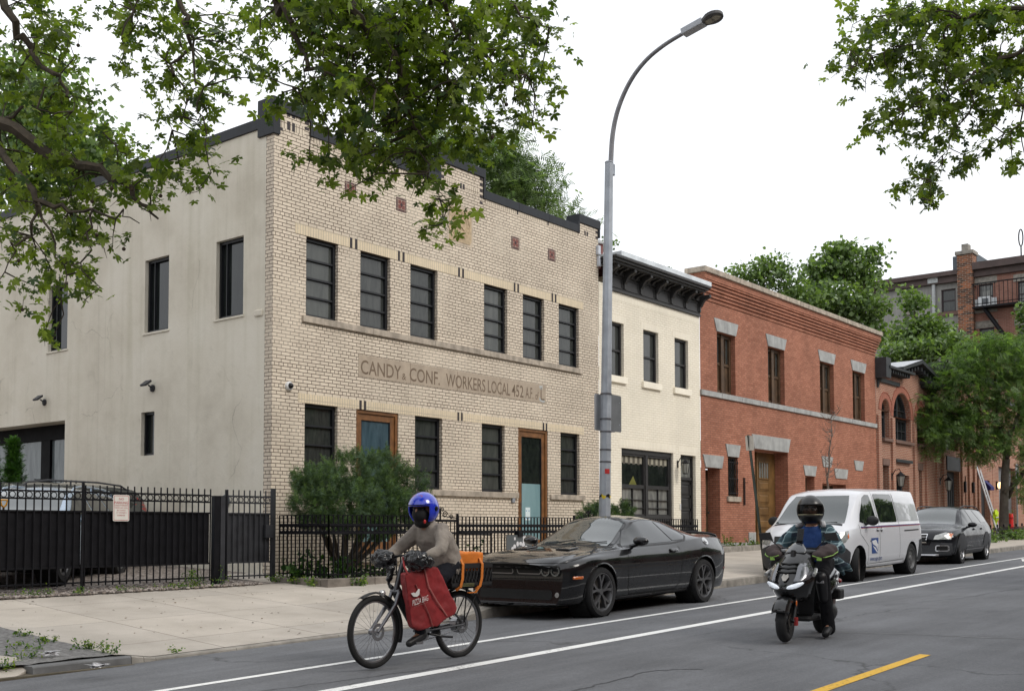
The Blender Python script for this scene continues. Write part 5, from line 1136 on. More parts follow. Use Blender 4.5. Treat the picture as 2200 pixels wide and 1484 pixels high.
# front face
c.decal('grille', rrect(-.76, .76, .585, .735, .05), 'front', mat('grille_black', (.004, .004, .004), .6, var=0), off=.006)
for s0, s1 in ((-.43, -.04), (.04, .43)):
    p = rrect(s0, s1, .615, .705, .03); c.seam(p+[p[0]], 'front', mat('dull_chrome', (.22, .22, .23), .3, 1, var=0), .012, 1, 'grille_ring', off=.012)
for y in (.52, .68, -.52, -.68):
    h, n_, d_ = c.cast('front', y, .66); mb = MB(); mb.lathe([(.0, .005), (.045, .008), (.055, .03), (.072, .03), (.074, 0)], (0, 0, 0), 'X', 20); mb.xf(Matrix.Translation(h+Vector((-.004 if abs(y) < .6 else -.004, 0, 0)))); mb.build('headlight', mat('halo_lamp', (.13, .14, .14), .12, .6, var=.2, coat=1), t, world=False, smooth=True)
c.decal('lower_intake', rrect(-.62, .62, .27, .40, .04), 'front', mat('intake_black', (.004, .004, .004), .7, var=.1), off=.005); c.decal('front_splitter', [(-.84, .16), (.84, .16), (.84, .215), (-.84, .215)], 'front', TRIM, off=.01, thick=.03)
for y in (.70, -.70): c.decal('fog_lamp', arc(y, .34, .035, .035), 'front', HLG, off=.004)
c.seam([(-.86, .54), (.86, .54)], 'front', SEAM, .008); c.seam([(-.8, .765), (.8, .765)], 'front', SEAM, .008)
for sg in (1, -1):
    c.decal('hood_scoop', [(1.62, sg*.26), (1.62, sg*.48), (1.3, sg*.44), (1.3, sg*.30)], 'top', PBLK, thick=.016); mb = MB(); hh = c.cast('top', 1.62, sg*.37)[0]; mb.box((hh.x-.01, hh.y-.10, hh.z+.004), (hh.x+.004, hh.y+.10, hh.z+.017)); mb.build('scoop_opening', SEAM, c.body, world=False)
    c.seam([(.95, sg*.78), (1.6, sg*.76), (2.05, sg*.68)], 'top', SEAM, .007); c.seam([(2.05, sg*.42), (1.2, sg*.55)], 'top', SEAM, .004)
c.decal('cowl', [(.86, -.70), (.98, -.70), (1.0, 0), (.98, .70), (.86, .70), (.90, 0)], 'top', TRIM, off=.003)
mb = MB()
for y0, y1 in ((-.5, .0), (.05, .55)): a_ = c.cast('top', .9, y0)[0]; b_ = c.cast('top', .74, y1)[0]; mb.tube([a_+Vector((.02, 0, .02)), b_+Vector((.0, 0, .022))], .008, 5)
mb.build('wiper', TRIM, t, world=False)
c.decal('rear_spoiler', [(-2.5, -.66), (-2.5, .66), (-2.36, .7), (-2.36, -.7)], 'top', PBLK, thick=.035)
c.decal('tail_light', rrect(-.8, .8, .80, .90, .03), 'rear', REDL); 
mb = MB(); hh = c.cast('top', -.95, .0)[0]; mb.tube([hh, hh+Vector((-.07, 0, .05))], [.02, .008], 6); mb.build('aerial', TRIM, t, world=False)

# ---- white postal van (swung out, wheels turned)
t = place('postal_van', 'white postal van with blue eagle emblem pulling out from the kerb', 'van', (1838, 1248), (1948, 1232), 3.2, .84, 1.6, -1.6)
T = dict(zt=[(-2.48, 1.86), (-2.35, 1.905), (-1, 1.92), (.6, 1.90), (1.0, 1.84), (1.25, 1.68), (1.85, 1.22), (2.1, 1.12), (2.45, .96), (2.58, .80)],
         dz=[(-2.48, .05), (.8, .06), (1.4, .04), (2.58, .04)],
         zb=[(-2.48, 1.15), (0, 1.14), (1.2, 1.12), (1.9, 1.06), (2.3, .96), (2.58, .74)],
         wb=[(-2.48, .86), (-2.3, .92), (0, .94), (1.3, .93), (1.9, .88), (2.35, .76), (2.58, .62)],
         wr=[(-2.48, .70), (-2.3, .76), (0, .78), (.9, .76), (1.3, .78), (1.85, .78), (2.3, .68), (2.58, .52)],
         ws=[(-2.48, .90), (-2.3, .955), (0, .965), (1.4, .96), (1.9, .94), (2.3, .86), (2.48, .74), (2.58, .62)], zs=[(-2.48, .98), (0, .98), (1.5, .96), (2.2, .84), (2.58, .62)])
c = Car(t, T, -2.48, 2.58, (1.6, -1.6), .345, PWHT, rake_f=.05, rake_r=.06, bulge_f=.10, bulge_r=.05, zbot=.24)
for x, y, st in ((1.6, .82, .30), (-1.6, .84, 0), (1.6, -.80, .30), (-1.6, -.84, 0)): wheel(t, x, y, .345, .225, .225, RIMB if x > 0 else mat('steel_rim', (.14, .14, .14), .5, .5, var=.3), 'steel', st)
c.decal('windscreen', [(-.74, 1.18), (-.66, 1.55), (-.58, 1.745), (.58, 1.745), (.66, 1.55), (.74, 1.18), (0, 1.13)], 'front', CWS, off=.006)
for sg in (1, -1):
    c.decal('door_window', [(1.42, 1.20), (1.30, 1.36), (.95, 1.70), (.78, 1.76), (.58, 1.76), (.52, 1.18), (1.2, 1.16)], 'side', CG, sg=sg, off=.006)
    c.decal('side_window', rrect(-.72, .36, 1.18, 1.78, .07), 'side', CG, sg=sg, off=.006); c.decal('window_blank', [(-.80, 1.2), (-.80, 1.77), (-2.05, 1.76), (-2.2, 1.65), (-2.28, 1.24), (-2.2, 1.2)], 'side', carpaint('white_blank_panel', (.55, .56, .60), 1, .2) if sg > 0 else MATS['white_blank_panel'], sg=sg, off=.005)
    c.seam([(1.5, 1.15), (1.52, .95), (1.12, .70), (1.1, .32)], 'side', SEAM, .010, sg); c.seam([(.42, 1.82), (.45, 1.15), (.45, .36)], 'side', SEAM, .010, sg); c.seam([(-.78, 1.80), (-.80, .40)], 'side', SEAM, .010, sg); c.seam([(1.1, .33), (-1.1, .36)], 'side', SEAM, .008, sg); c.seam([(-2.4, 1.12), (1.45, 1.10)], 'side', SEAM, .006, sg)
    c.seam([(1.45, 1.075), (-2.4, 1.10)], 'side', mat('red_stripe', (.35, .02, .03), .4, var=0), .014, sg, 'red_stripe', off=.005); c.seam([(1.45, 1.092), (-2.4, 1.117)], 'side', mat('blue_stripe', (.02, .04, .22), .4, var=0), .014, sg, 'blue_stripe', off=.005)
    c.seam([(-1.1, .98), (-2.1, .99)], 'side', SEAM, .028, sg, 'slide_rail'); c.decal('lower_cladding', [(2.5, .20), (2.5, .62), (2.2, .70), (2.02, .6), (2.03, .24)], 'side', DTR, sg=sg, off=.006); c.decal('rear_cladding', [(-2.44, .26), (-2.44, .80), (-2.1, .76), (-2.01, .3)], 'side', DTR, sg=sg, off=.006)
    for x in (.56, .34):
        c.decal('handle_cup', arc(x, 1.03, .055, .05), 'side', mat('handle_grey', (.10, .10, .11), .4, var=0), sg=sg, off=.004); c.decal('door_handle', rrect(x-.07, x+.07, 1.02, 1.05, .012), 'side', PWHT, sg=sg, thick=.03)
    c.decal('fuel_flap', arc(1.0, .80, .02, .02), 'side', SEAM, sg=sg)
    # headlamp
    hl = c.decal('headlight', [(2.46, .74), (2.42, .90), (2.18, 1.0), (1.98, 1.03), (2.06, .90), (2.18, .80)], 'side', HLG, sg=sg, off=.008); c.decal('indicator', [(2.10, .86), (2.08, .94), (2.02, .98), (2.05, .90)], 'side', AMB, sg=sg, off=.011, parent=hl)
    c.decal('front_lamp', [(sg*.80, .76), (sg*.82, .92), (sg*.62, .94), (sg*.55, .84), (sg*.58, .76)][::sg], 'front', HLG, off=.009)
c.decal('front_bumper', [(-.84, .22), (-.84, .66), (-.6, .74), (.6, .74), (.84, .66), (.84, .22)], 'front', DTR, off=.008); c.decal('grille', [(-.46, .76), (-.5, .92), (.5, .92), (.46, .76)], 'front', TRIM, off=.01)
for z in (.80, .86): c.seam([(-.44, z), (.44, z)], 'front', DTR, .02, 1, 'grille_bar', off=.014)
c.decal('lower_intake', rrect(-.55, .55, .30, .44, .05), 'front', SEAM, off=.011)
c.decal('bonnet_shut', [(1.88, -.72), (1.96, -.74), (1.99, 0), (1.96, .74), (1.88, .72), (1.92, 0)], 'top', TRIM, off=.004)
mb = MB()
for y0, y1 in ((-.6, -.02), (.02, .6)): a_ = c.cast('front', y0, 1.17)[0]; b_ = c.cast('front', y1, 1.2)[0]; mb.tube([a_+Vector((.02, 0, .0)), b_+Vector((.02, 0, .0))], .009, 5)
mb.build('wiper', TRIM, t, world=False)
mirror(c, 1.16, 1.20, .95, TRIM, CG, (.07, .13, .10))
c.decal('rear_window', rrect(-.6, .6, 1.2, 1.7, .06), 'rear', CG); 
for sg in (1, -1): c.decal('tail_light', rrect(sg*.78-.07, sg*.78+.07, .8, 1.25, .02), 'rear', REDL)
c.decal('roof_seam', rrect(-2.2, .5, -.60, -.585, .003), 'top', PWHT, thick=.01)
# emblem: blue panel with a white swept eagle head, and the address below it
lg = c.decal('eagle_emblem', [(.98, .52), (.86+.02, .86), (.42+.10, .86), (.42+.10+.06, .52)][::1] and [(.93, .54), (.97, .86), (.56, .86), (.60, .54)], 'side', mat('emblem_blue', (.02, .07, .26), .4, var=0), off=.005)
WHT = mat('emblem_white', (.75, .76, .78), .4, var=0)
c.decal('eagle_shape', [(.945, .80), (.72, .825), (.62, .76), (.585, .72), (.70, .725), (.62, .60), (.585, .56), (.70, .68), (.90, .74)], 'side', WHT, off=.008, parent=lg, L=.05); c.decal('eagle_shape', [(.90, .70), (.74, .66), (.62, .575), (.60, .555), (.66, .56), (.80, .64)], 'side', WHT, off=.008, parent=lg, L=.05)
c.decal('eagle_beak', [(.66, .775), (.60, .76), (.57, .735), (.64, .745)], 'side', MATS['emblem_blue'], off=.010, parent=lg)
def car_text(c, txt, x0, z0, h, w, m, sg=1, off=.005, parent=None, name='lettering'):
    vs, fs = text_mb(txt, 1, 0); a = min(v[0] for v in vs); b_ = max(v[0] for v in vs); k = w/(b_-a); bm = bmesh.new(); bv = [bm.verts.new((0, 0, 0)) for _ in vs]
    for v, q in zip(vs, bv):
        u = x0-(v[0]-a)*k if sg > 0 else x0+(v[0]-a)*k; hh, n_, d_ = c.cast('side', u, z0+v[1]*h/.72, sg); q.co = hh-d_*off
    for f in fs:
        try: bm.faces.new([bv[i] for i in f])
        except ValueError: pass
    me = bpy.data.meshes.new(name); bm.to_mesh(me); bm.free(); me.materials.append(m); o = bpy.data.objects.new(name, me); COL.objects.link(o); o.parent = parent or c.root
car_text(c, 'www.usps.com', 1.0, .39, .10, .68, MATS['emblem_blue'])

# ---- estate cars
def wagon(t, paint, rim=RIMS, clad=True, glass=CG, ws=None, rails=DTR):
    T = dict(zt=[(-2.38, 1.12), (-2.3, 1.32), (-2.05, 1.47), (-1.2, 1.52), (-.2, 1.53), (.15, 1.50), (.45, 1.38), (1.05, 1.06), (1.5, 1.0), (2.1, .92), (2.38, .78), (2.45, .70)],
             dz=[(-2.4, .05), (0, .06), (1, .03), (2.4, .04)],
             zb=[(-2.38, .98), (-1, 1.0), (0, .98), (1.1, .95), (1.8, .88), (2.3, .76), (2.45, .66)], wb=[(-2.38, .74), (-2.1, .82), (-.5, .86), (.8, .86), (1.5, .84), (2.1, .74), (2.45, .52)],
             wr=[(-2.38, .58), (-2.0, .58), (-.2, .60), (.3, .62), (1.05, .74), (1.5, .72), (2.1, .62), (2.45, .42)], ws=[(-2.38, .80), (-2.15, .88), (-.5, .93), (1.2, .93), (1.9, .88), (2.25, .76), (2.45, .58)], zs=[(-2.38, .82), (0, .82), (1.4, .82), (2.45, .60)])
    c = Car(t, T, -2.38, 2.45, (1.43, -1.385), .345, paint, rake_f=.08, rake_r=.0, bulge_f=.10, bulge_r=.06, zbot=.22)
    for x, y in ((1.43, .80), (-1.385, .80), (1.43, -.80), (-1.385, -.80)): wheel(t, x, y, .345, .232, .23, rim, 's5')
    c.decal('windscreen', [(-.64, 1.03), (-.52, 1.42), (-.3, 1.455), (.3, 1.455), (.52, 1.42), (.64, 1.03), (0, 1.06)], 'front', ws or CWS, off=.006); c.decal('rear_window', rrect(-.58, .58, 1.08, 1.42, .06), 'rear', glass)
    for sg in (1, -1):
        c.decal('front_window', [(.88, 1.02), (.62, 1.17), (.30, 1.36), (.12, 1.42), (-.12, 1.425), (-.16, 1.03)], 'side', glass, sg=sg, off=.006); c.decal('rear_door_window', [(-.22, 1.03), (-.18, 1.425), (-.9, 1.42), (-1.10, 1.06), (-1.0, 1.03)], 'side', glass, sg=sg, off=.006)
        c.decal('cargo_window', [(-1.16, 1.06), (-.97, 1.41), (-1.7, 1.39), (-1.98, 1.14), (-1.9, 1.08)], 'side', glass, sg=sg, off=.006)
        c.seam([(.95, .97), (.98, .8), (.92, .3)], 'side', SEAM, .008, sg); c.seam([(-.18, 1.0), (-.22, .3)], 'side', SEAM, .008, sg); c.seam([(-1.02, 1.0), (-1.15, .75), (-.98, .5), (-.95, .3)], 'side', SEAM, .008, sg)
        for x in (.02, -.86): c.decal('door_handle', rrect(x-.09, x+.09, .88, .92, .015), 'side', paint, sg=sg, thick=.03)
        mb = MB()
        def rp(x, dz): h = c.cast('top', x, sg*.56)[0]; return (x, sg*.57, h.z+dz)
        mb.tube([rp(.22, -.02), rp(.1, .05), rp(-.3, .075), rp(-1.3, .075), rp(-1.8, .05), rp(-1.95, -.02)], .017, 8); mb.tube([rp(-.75, 0), rp(-.75, .07)], .015, 6); mb.build('roof_rail', rails, t, world=False, smooth=True)
        if clad:
            c.decal('lower_cladding', [(-1.0, .22), (1.04, .22), (1.02, .44), (-.98, .44)], 'side', DTR, sg=sg, thick=.014); c.seam([(-1.0, .36), (1.02, .36)], 'side', CHROME, .012, sg, 'chrome_strip', off=.02)
            for wx in (1.43, -1.385):
                p = arc(wx, .345, c.Ra+.075, c.Ra+.075, 0, 180, 14)+arc(wx, .345, c.Ra+.004, c.Ra+.004, 180, 0, 14)[::1]; p = arc(wx, .345, c.Ra+.075, c.Ra+.075, -12, 192, 14)+arc(wx, .345, c.Ra+.002, c.Ra+.002, 192, -12, 14)
                c.decal('arch_cladding', p, 'side', DTR, sg=sg, off=.01, L=.09)
        hl = c.decal('headlight', [(sg*.80, .66), (sg*.82, .80), (sg*.66, .84), (sg*.45, .76), (sg*.43, .66)][::sg], 'front', HLG, off=.01); c.decal('indicator', [(sg*.80, .70), (sg*.82, .80), (sg*.73, .82), (sg*.72, .72)][::sg], 'front', AMB, off=.014, parent=hl)
        c.decal('headlight_side', [(2.28, .67), (2.24, .78), (1.98, .83), (2.02, .72)], 'side', HLG, sg=sg, off=.008)
        p = rrect(sg*.62-.14, sg*.62+.14, .36, .50, .035); c.decal('fog_lamp_recess', p, 'front', SEAM, off=.016); c.seam(p+[p[0]], 'front', RIMS, .03, 1, 'fog_lamp_bezel', off=.026)
    c.decal('bumper', [(-.82, .24), (-.82, .56), (-.36, .60), (-.30, .44), (.30, .44), (.36, .60), (.82, .56), (.82, .24)], 'front', DTR if clad else paint, off=.012); c.decal('skid_plate', rrect(-.55, .55, .235, .275, .01), 'front', RIMS, off=.02, thick=.012)
    p = [(-.24, .58), (-.27, .80), (.27, .80), (.24, .58)]; c.decal('grille', p, 'front', SEAM, off=.012); c.seam(p+[p[0]], 'front', CHROME, .022, 1, 'grille_frame', off=.02)
    for z in (.63, .68, .73): c.seam([(-.24, z), (.24, z)], 'front', CHROME, .008, 1, 'grille_bar', off=.018)
    mirror(c, .66, 1.0, .88, paint, glass, (.07, .12, .07))
    for sg in (1, -1): c.decal('tail_light', rrect(sg*.70-.06, sg*.70+.06, .72, 1.3, .02), 'rear', REDL)
    return c
CG2 = carglass('wagon_glass', (.008, .011, .011), 1.3); CG2.node_tree.nodes['Principled BSDF'].inputs['Coat Weight'].default_value = .2
t = place('estate_car', 'black estate car with roof rails parked behind the white van', 'car', (2058, 1210), (2112, 1201), 2.815, .80, 1.43, -1.385)
wagon(t, PDK, glass=CG2)
def yardcar(px, X, Y, rz, name, label, paint, rails, glass=CG):
    t = thing(name, label, 'car', (X, Y, zyard(X, Y)+.0), rz); wagon(t, paint, RIMD, False, glass, None, rails); return t
# ================================================================== gates and fences
YG = 14.86
GX = lambda px, y=1150: atY(px, y, YG)[0]
GZ = lambda px, y: atY(px, y, YG)[2]
zp, zr1, zr2, zpt, zpb, zb0, zbt = GZ(200, 1042), GZ(200, 1057), GZ(200, 1073), GZ(200, 1098.5), GZ(200, 1217), GZ(200, 1250), GZ(200, 1257)
def picket(mb, x, y, z0, z1, w=.016): mb.box((x-w/2, y-w/2, z0), (x+w/2, y+w/2, z1))
def ring_(mb, x, y, z, r, ax='Y', th=.007, n=14): mb.tube([(x+r*cos(2*pi*i/n), y, z+r*sin(2*pi*i/n)) if ax == 'Y' else (x, y+r*cos(2*pi*i/n), z+r*sin(2*pi*i/n)) for i in range(n+1)], th, 5, cap=False)
def gate_leaf(t, x0, x1, sp, m, mp, y=YG, stiles=True):
    mb = MB(); n = max(2, round((x1-x0)/sp)); xs = [x0+(x1-x0)*i/n for i in range(n+1)]
    for z in (zr1, zr2, zpt, zpb, zb0): mb.box((x0, y-.013, z-.012), (x1, y+.013, z+.012))
    for i, x in enumerate(xs): picket(mb, x, y-.018, zbt, zp)
    fr = mb.build('railing', m, t)
    mb = MB()
    for a, b_ in zip(xs, xs[1:]): ring_(mb, (a+b_)/2, y, (zr1+zr2)/2, (zr1-zr2)/2-.012)
    mb.build('ring_row', m, t)
    mb = MB(); 
    for a, b_ in zip(xs, xs[1:]): mb.box((a+.0008, y+.014, zpb+.012), (b_-.0008, y+.020+.0035*(round(a*100) % 3), zpt-.012))
    mb.build('privacy_panel', mp, t)
t = thing('sliding_gate', 'black yard gate with ring frieze and privacy panels, left leaf', 'gate', (GX(60), YG, zb0), 0, 'gates of the gravel yard'); gate_leaf(t, GX(-120), GX(174), .118, BLACKM, BLACKM)
t = thing('sliding_gate', 'black yard gate leaf that carries the no parking sign', 'gate', (GX(300), YG, zb0), 0, 'gates of the gravel yard'); gate_leaf(t, GX(181), GX(450), .112, BLACKM, BLACKM)
for px0, px1, m, lab, nm in ((173, 182, BLACKM, 'slim black gate post left of the no parking sign', 'gate_post'), (457, 469, BLACKM, 'dark double post at the right end of the panelled gate', 'gate_post'), (471, 481, BLACKW, 'grey weathered square post left of the walk-in gate', 'gate_post'), (583, 590, BLACKW, 'grey post where the yard gate meets the low iron fence', 'gate_post')):
    x0, x1 = GX(px0), GX(px1); t = thing(nm, lab, 'post', ((x0+x1)/2, YG, .5), 0, 'gate posts'); w = (x1-x0)*.8
    if px0 == 173: x0, x1, w = x0+.015, x1-.02, .04
    mb = MB(); zt_ = GZ(px0, 1066) if px0 > 400 and px0 < 500 else zp+.03
    mb.box((x0, YG-w/2, zback(x0)-.05), (x1, YG+w/2, zt_)); mb.build('post', m, t, bevel=.004); mb = MB(); mb.box((x0-.006, YG-w/2-.006, zt_), (x1+.006, YG+w/2+.006, zt_+.012)); mb.build('post_cap', m, t)
mb = MB()
for px in (462, 465.5, 470): picket(mb, GX(px), YG, GZ(460, 1066), zp, .014)
t = thing('walk_in_gate', 'narrow grey panelled walk-in gate with lock box beside the brick corner', 'gate', (GX(530), YG, zb0), 0, 'gates of the gravel yard'); gate_leaf(t, GX(487), GX(580), .115, BLACKW, BLACKW)
mb = MB(); mb.box((GX(566), YG-.06, GZ(570, 1155)), (GX(585), YG+.03, GZ(570, 1127))); mb.build('lock_box', BLACKW, t, bevel=.004); mb = MB(); mb.box((GX(484), YG-.02, zb0-.05), (GX(488), YG+.02, zp)); mb.build('gate_stile', BLACKM, t)
t = thing('no_parking_sign', 'white and red no parking sign fixed to the black gate', 'sign', (GX(255), YG-.03, GZ(255, 1090)))
x0, x1, z0, z1 = GX(238.5), GX(273.5), GZ(255, 1119), GZ(255, 1062.5); y = YG-.04
mb = MB(); mb.prism(rrect(x0, x1, z0, z1, .025), lambda u, v, d: (u, y-d, v), 0, .004); mb.build('board', mat('sign_white', (.62, .60, .55), .5, var=.08), t)
SR = mat('sign_red', (.40, .03, .05), .5, var=.05); mb = MB()
for r_ in ((.012, .02),):
    o_, i_ = rrect(x0+.012, x1-.012, z0+.012, z1-.012, .02), rrect(x0+.018, x1-.018, z0+.018, z1-.018, .016)
    for k in range(len(o_)): q = (k+1) % len(o_); mb.quad(*[(p[0], y-.0055, p[1]) for p in (o_[k], o_[q], i_[q], i_[k])])
mb.build('red_border', SR, t, fixn=False)
mb = MB(); W_ = x1-x0; H_ = z1-z0
for txt, fz, h, w in (('NO', .80, .085, .30), ('PARKING', .655, .10, .84), ('UNAUTHORIZED', .575, .047, .82), ('VEHICLES WILL', .485, .047, .82), ('BE TOWED', .39, .047, .52), ("AT OWNER'S", .30, .047, .64), ('EXPENSE', .20, .047, .48)):
    vs, fs = text_mb(txt, 1); a = min(v[0] for v in vs); b_ = max(v[0] for v in vs); k = W_*w/(b_-a); mb.add([((x0+x1)/2+(v[0]-(a+b_)/2)*k, y-.006, z0+H_*fz+v[1]/.72*H_*h) for v in vs], fs)
mb.build('lettering', SR, t, fixn=False)
# ---- low iron fence round the front garden
YF = 13.5; XF = 12.15; zft = atY(987, 1109, YF)[2]; zf1 = atY(987, 1127.5, YF)[2]; zf2 = atY(987, 1143, YF)[2]
def low_fence(name, label, p0, p1, zb, group='low iron fence sections', sp=.105, tops=True):
    t = thing(name, label, 'fence', (*p0, zb), 0, group); d = Vector((p1[0]-p0[0], p1[1]-p0[1])); L = d.length; d /= L; n = max(1, round(L/sp)); mb = MB(); al = abs(d.x) > .5
    def bar(z, w, h):
        a, b_ = p0, p1; mb.box((a[0]-(0 if al else w), a[1]-(w if al else 0), z-h), (b_[0]+(0 if al else w), b_[1]+(w if al else 0), z+h))
    bar(zft, .012, .006); bar(zf1, .02, .02); bar(zf2, .02, .022); bar(zb+.06, .01, .01)
    for i in range(n+1): x, y = p0[0]+d.x*L*i/n, p0[1]+d.y*L*i/n; picket(mb, x, y, zb, zft, .018)
    mb.build('railing', BLACKM, t); mb = MB()
    for i in range(n): f = (i+.5)/n; ring_(mb, p0[0]+d.x*L*f, p0[1]+d.y*L*f, (zf1+zf2)/2, .046, 'Y' if al else 'X', .011, 12)
    mb.build('ring_row', BLACKM, t); return t
ZC = .62
low_fence('iron_fence', 'low black iron fence section running back to the yard gate', (XF, 14.72), (XF, YF), ZC)
xg0, xg1 = atY(905, 1120, YF)[0], atY(985, 1120, YF)[0]; xg2 = atY(1232, 1120, YF)[0]; xg3 = xg2+1.1
low_fence('iron_fence', 'low black iron fence section in front of the big pine shrub', (XF, YF), (xg0, YF), ZC)
low_fence('iron_fence', 'low black iron fence section behind the grey signboard', (xg1, YF), (xg2, YF), ZC)
low_fence('iron_fence', 'low black iron fence section behind the black coupe roof', (xg3, YF), (24.2, YF), ZC)
def scroll(mb, x, z, r, turns, s, y):
    pts = []
    for i in range(int(turns*12)+1): a = 2*pi*i/12; rr_ = r*(1-i/(turns*12+1)*.85); pts.append((x+s*rr_*cos(a), y, z+rr_*sin(a)))
    mb.tube(pts, .009, 5)
for a, b_, lab in ((xg0, xg1, 'ornamental iron garden gate with scrolled crest behind the cyclist'), (xg2, xg3, 'ornamental iron garden gate with scrolled crest behind the street lamp')):
    t = thing('garden_gate', lab, 'gate', (a, YF, ZC), 0, 'scrolled garden gates'); m_ = (a+b_)/2; mb = MB(); zt_ = zft+.0; n = 9
    for x in (a+.02, b_-.03): picket(mb, x, YF, ZC, zft+.05, .035)
    mb.box((a, YF-.012, zt_-.10), (b_, YF+.012, zt_-.06)); mb.box((a, YF-.012, ZC+.08), (b_, YF+.012, ZC+.11))
    for i in range(1, n): picket(mb, a+(b_-a)*i/n, YF, ZC, zt_-.08, .014)
    mb.build('gate_bars', BLACKM, t); mb = MB(); h = atY(940, 1086, YF)[2]
    mb.tube([(m_, YF, zt_-.1), (m_, YF, h-.12), (m_, YF, h)], [.022, .022, .002], 4); mb.sphere((m_, YF, h-.1), (.032, .01, .06), 8, 6)
    for s in (-1, 1):
        mb.tube([(m_+s*.06, YF, h-.17), (m_+s*.2, YF, h-.2), (m_+s*(b_-a)*.44, YF, zt_-.03)], .009, 5); scroll(mb, m_+s*.13, zt_+.03, .07, 1.5, s, YF); scroll(mb, m_+s*.30, zt_-.01, .05, 1.4, -s, YF); scroll(mb, m_+s*.06, zt_+.12, .045, 1.2, -s, YF); scroll(mb, m_+s*(b_-a)*.47, zt_+.0, .035, 1.2, s, YF)
    scroll(mb, m_+.06, zf2-.25, .06, 1.4, 1, YF); scroll(mb, m_-.06, zf2-.25, .06, 1.4, -1, YF); scroll(mb, m_+.06, zf2-.5, .06, 1.4, 1, YF)
    mb.build('scrollwork', BLACKM, t)
t = thing('handrail', 'black tube handrail of the entrance ramp behind the garden gate', 'handrail', (xg1-.4, 14.3, .7)); mb = MB()
p = [(xg1-1.2, 14.3, 1.40), (xg1-.3, 14.3, 1.36), (xg1+1.9, 14.3, 1.3)]; mb.tube(p, .022); mb.tube([(a, b_, z-.38) for a, b_, z in p], .02); mb.build('rail', BLACKM, t); mb = MB()
for q in ((xg1-1.1, 14.3), (xg1+.6, 14.3), (xg1+1.9, 14.3)): mb.tube([(*q, .6), (*q, 1.36)], .022)
mb.build('rail_posts', BLACKM, t)
mb = MB(); STN = mat('garden_kerb_stone', (.20, .175, .15), .9, var=.35, scale=4, bmp=.5, bs=20, obj=False)
k = [(XF-.1, 14.8), (XF-.1, YF-.1)]
YE = YF+.085
for i in range(2): a = 14.8-(14.8-YE)*i/2; b_ = 14.8-(14.8-YE)*(i+1)/2; mb.box((XF-.1, b_+.005, .3), (XF+.08, a, ZC-.005))
xx = XF-.1
for i in range(9):
    if i == 4: xx = xg1; continue
    w = 1.05+.12*((i*7) % 3); w = min(w, (xg0-xx) if xx < xg0 else 9); mb.box((xx, YF-.1, .3), (xx+w-.008, YF+.08, ZC-.005)); xx += w
tag(mb.build('garden_kerb', STN, None, bevel=.012), 'low stone kerb under the garden fence, weeds growing over it', 'kerb')
mb = MB(); mb.box((XF+.08, YF+.08, .3), (xg0, 15.98, ZC-.06)); mb.box((xg2, YF+.08, .3), (23.6, 15.98, ZC-.06)); kind(mb.build('garden_soil', EARTH)); mb = MB(); mb.box((xg0, YF-.05, .3), (xg2, 15.98, ZC+.0)); kind(mb.build('entrance_path', CONC))
# grey board with white cut-out shapes
x0, x1 = atY(1089, 1170, YF-.08)[0], atY(1143, 1170, YF-.08)[0]; yb_ = YF-.08; z1 = atY(1116, 1148.5, yb_)[2]; z0 = z1-.62
t = thing('signboard', 'dark grey signboard with white cut-out shapes hung on the low iron fence', 'sign', (x0, yb_, z0)); mb = MB(); mb.box((x0, yb_, z0), (x1, yb_+.02, z1)); mb.build('board', mat('slate_board', (.085, .095, .10), .6, var=.05), t)
mb = MB(); w = x1-x0; q = lambda u, v, d: (x0+u*w, yb_-d, z1-.62+v*.62)
for cx, cz, rx, rz_, ry in ((.22, .56, .05, .08, 0), (.30, .64, .055, .07, 0), (.42, .72, .05, .08, 0), (.54, .73, .06, .06, 0), (.64, .69, .07, .06, 0), (.76, .58, .07, .08, 0), (.19, .50, .03, .05, 0)): mb.prism([(cx+rx*cos(2*pi*i/10), cz+rz_*sin(2*pi*i/10)) for i in range(10)], q, 0, .002)
mb.prism([(.62, .72), (.64, .9), (.63, .95), (.67, .97), (.69, .94), (.72, .98), (.74, .98), (.72, .88), (.69, .84), (.69, .72)], q, 0, .0025); mb.prism([(.28, .93), (.34, .93), (.34, .84), (.28, .84)], q, 0, .002); mb.build('white_shapes', mat('vinyl_white', (.62, .62, .64), .5, var=0), t)
mb = MB(); mb.box((x0+w*.42, yb_-.03, z1-.03), (x0+w*.6, yb_+.08, z1+.07)); mb.build('clamp', BLACKM, t)
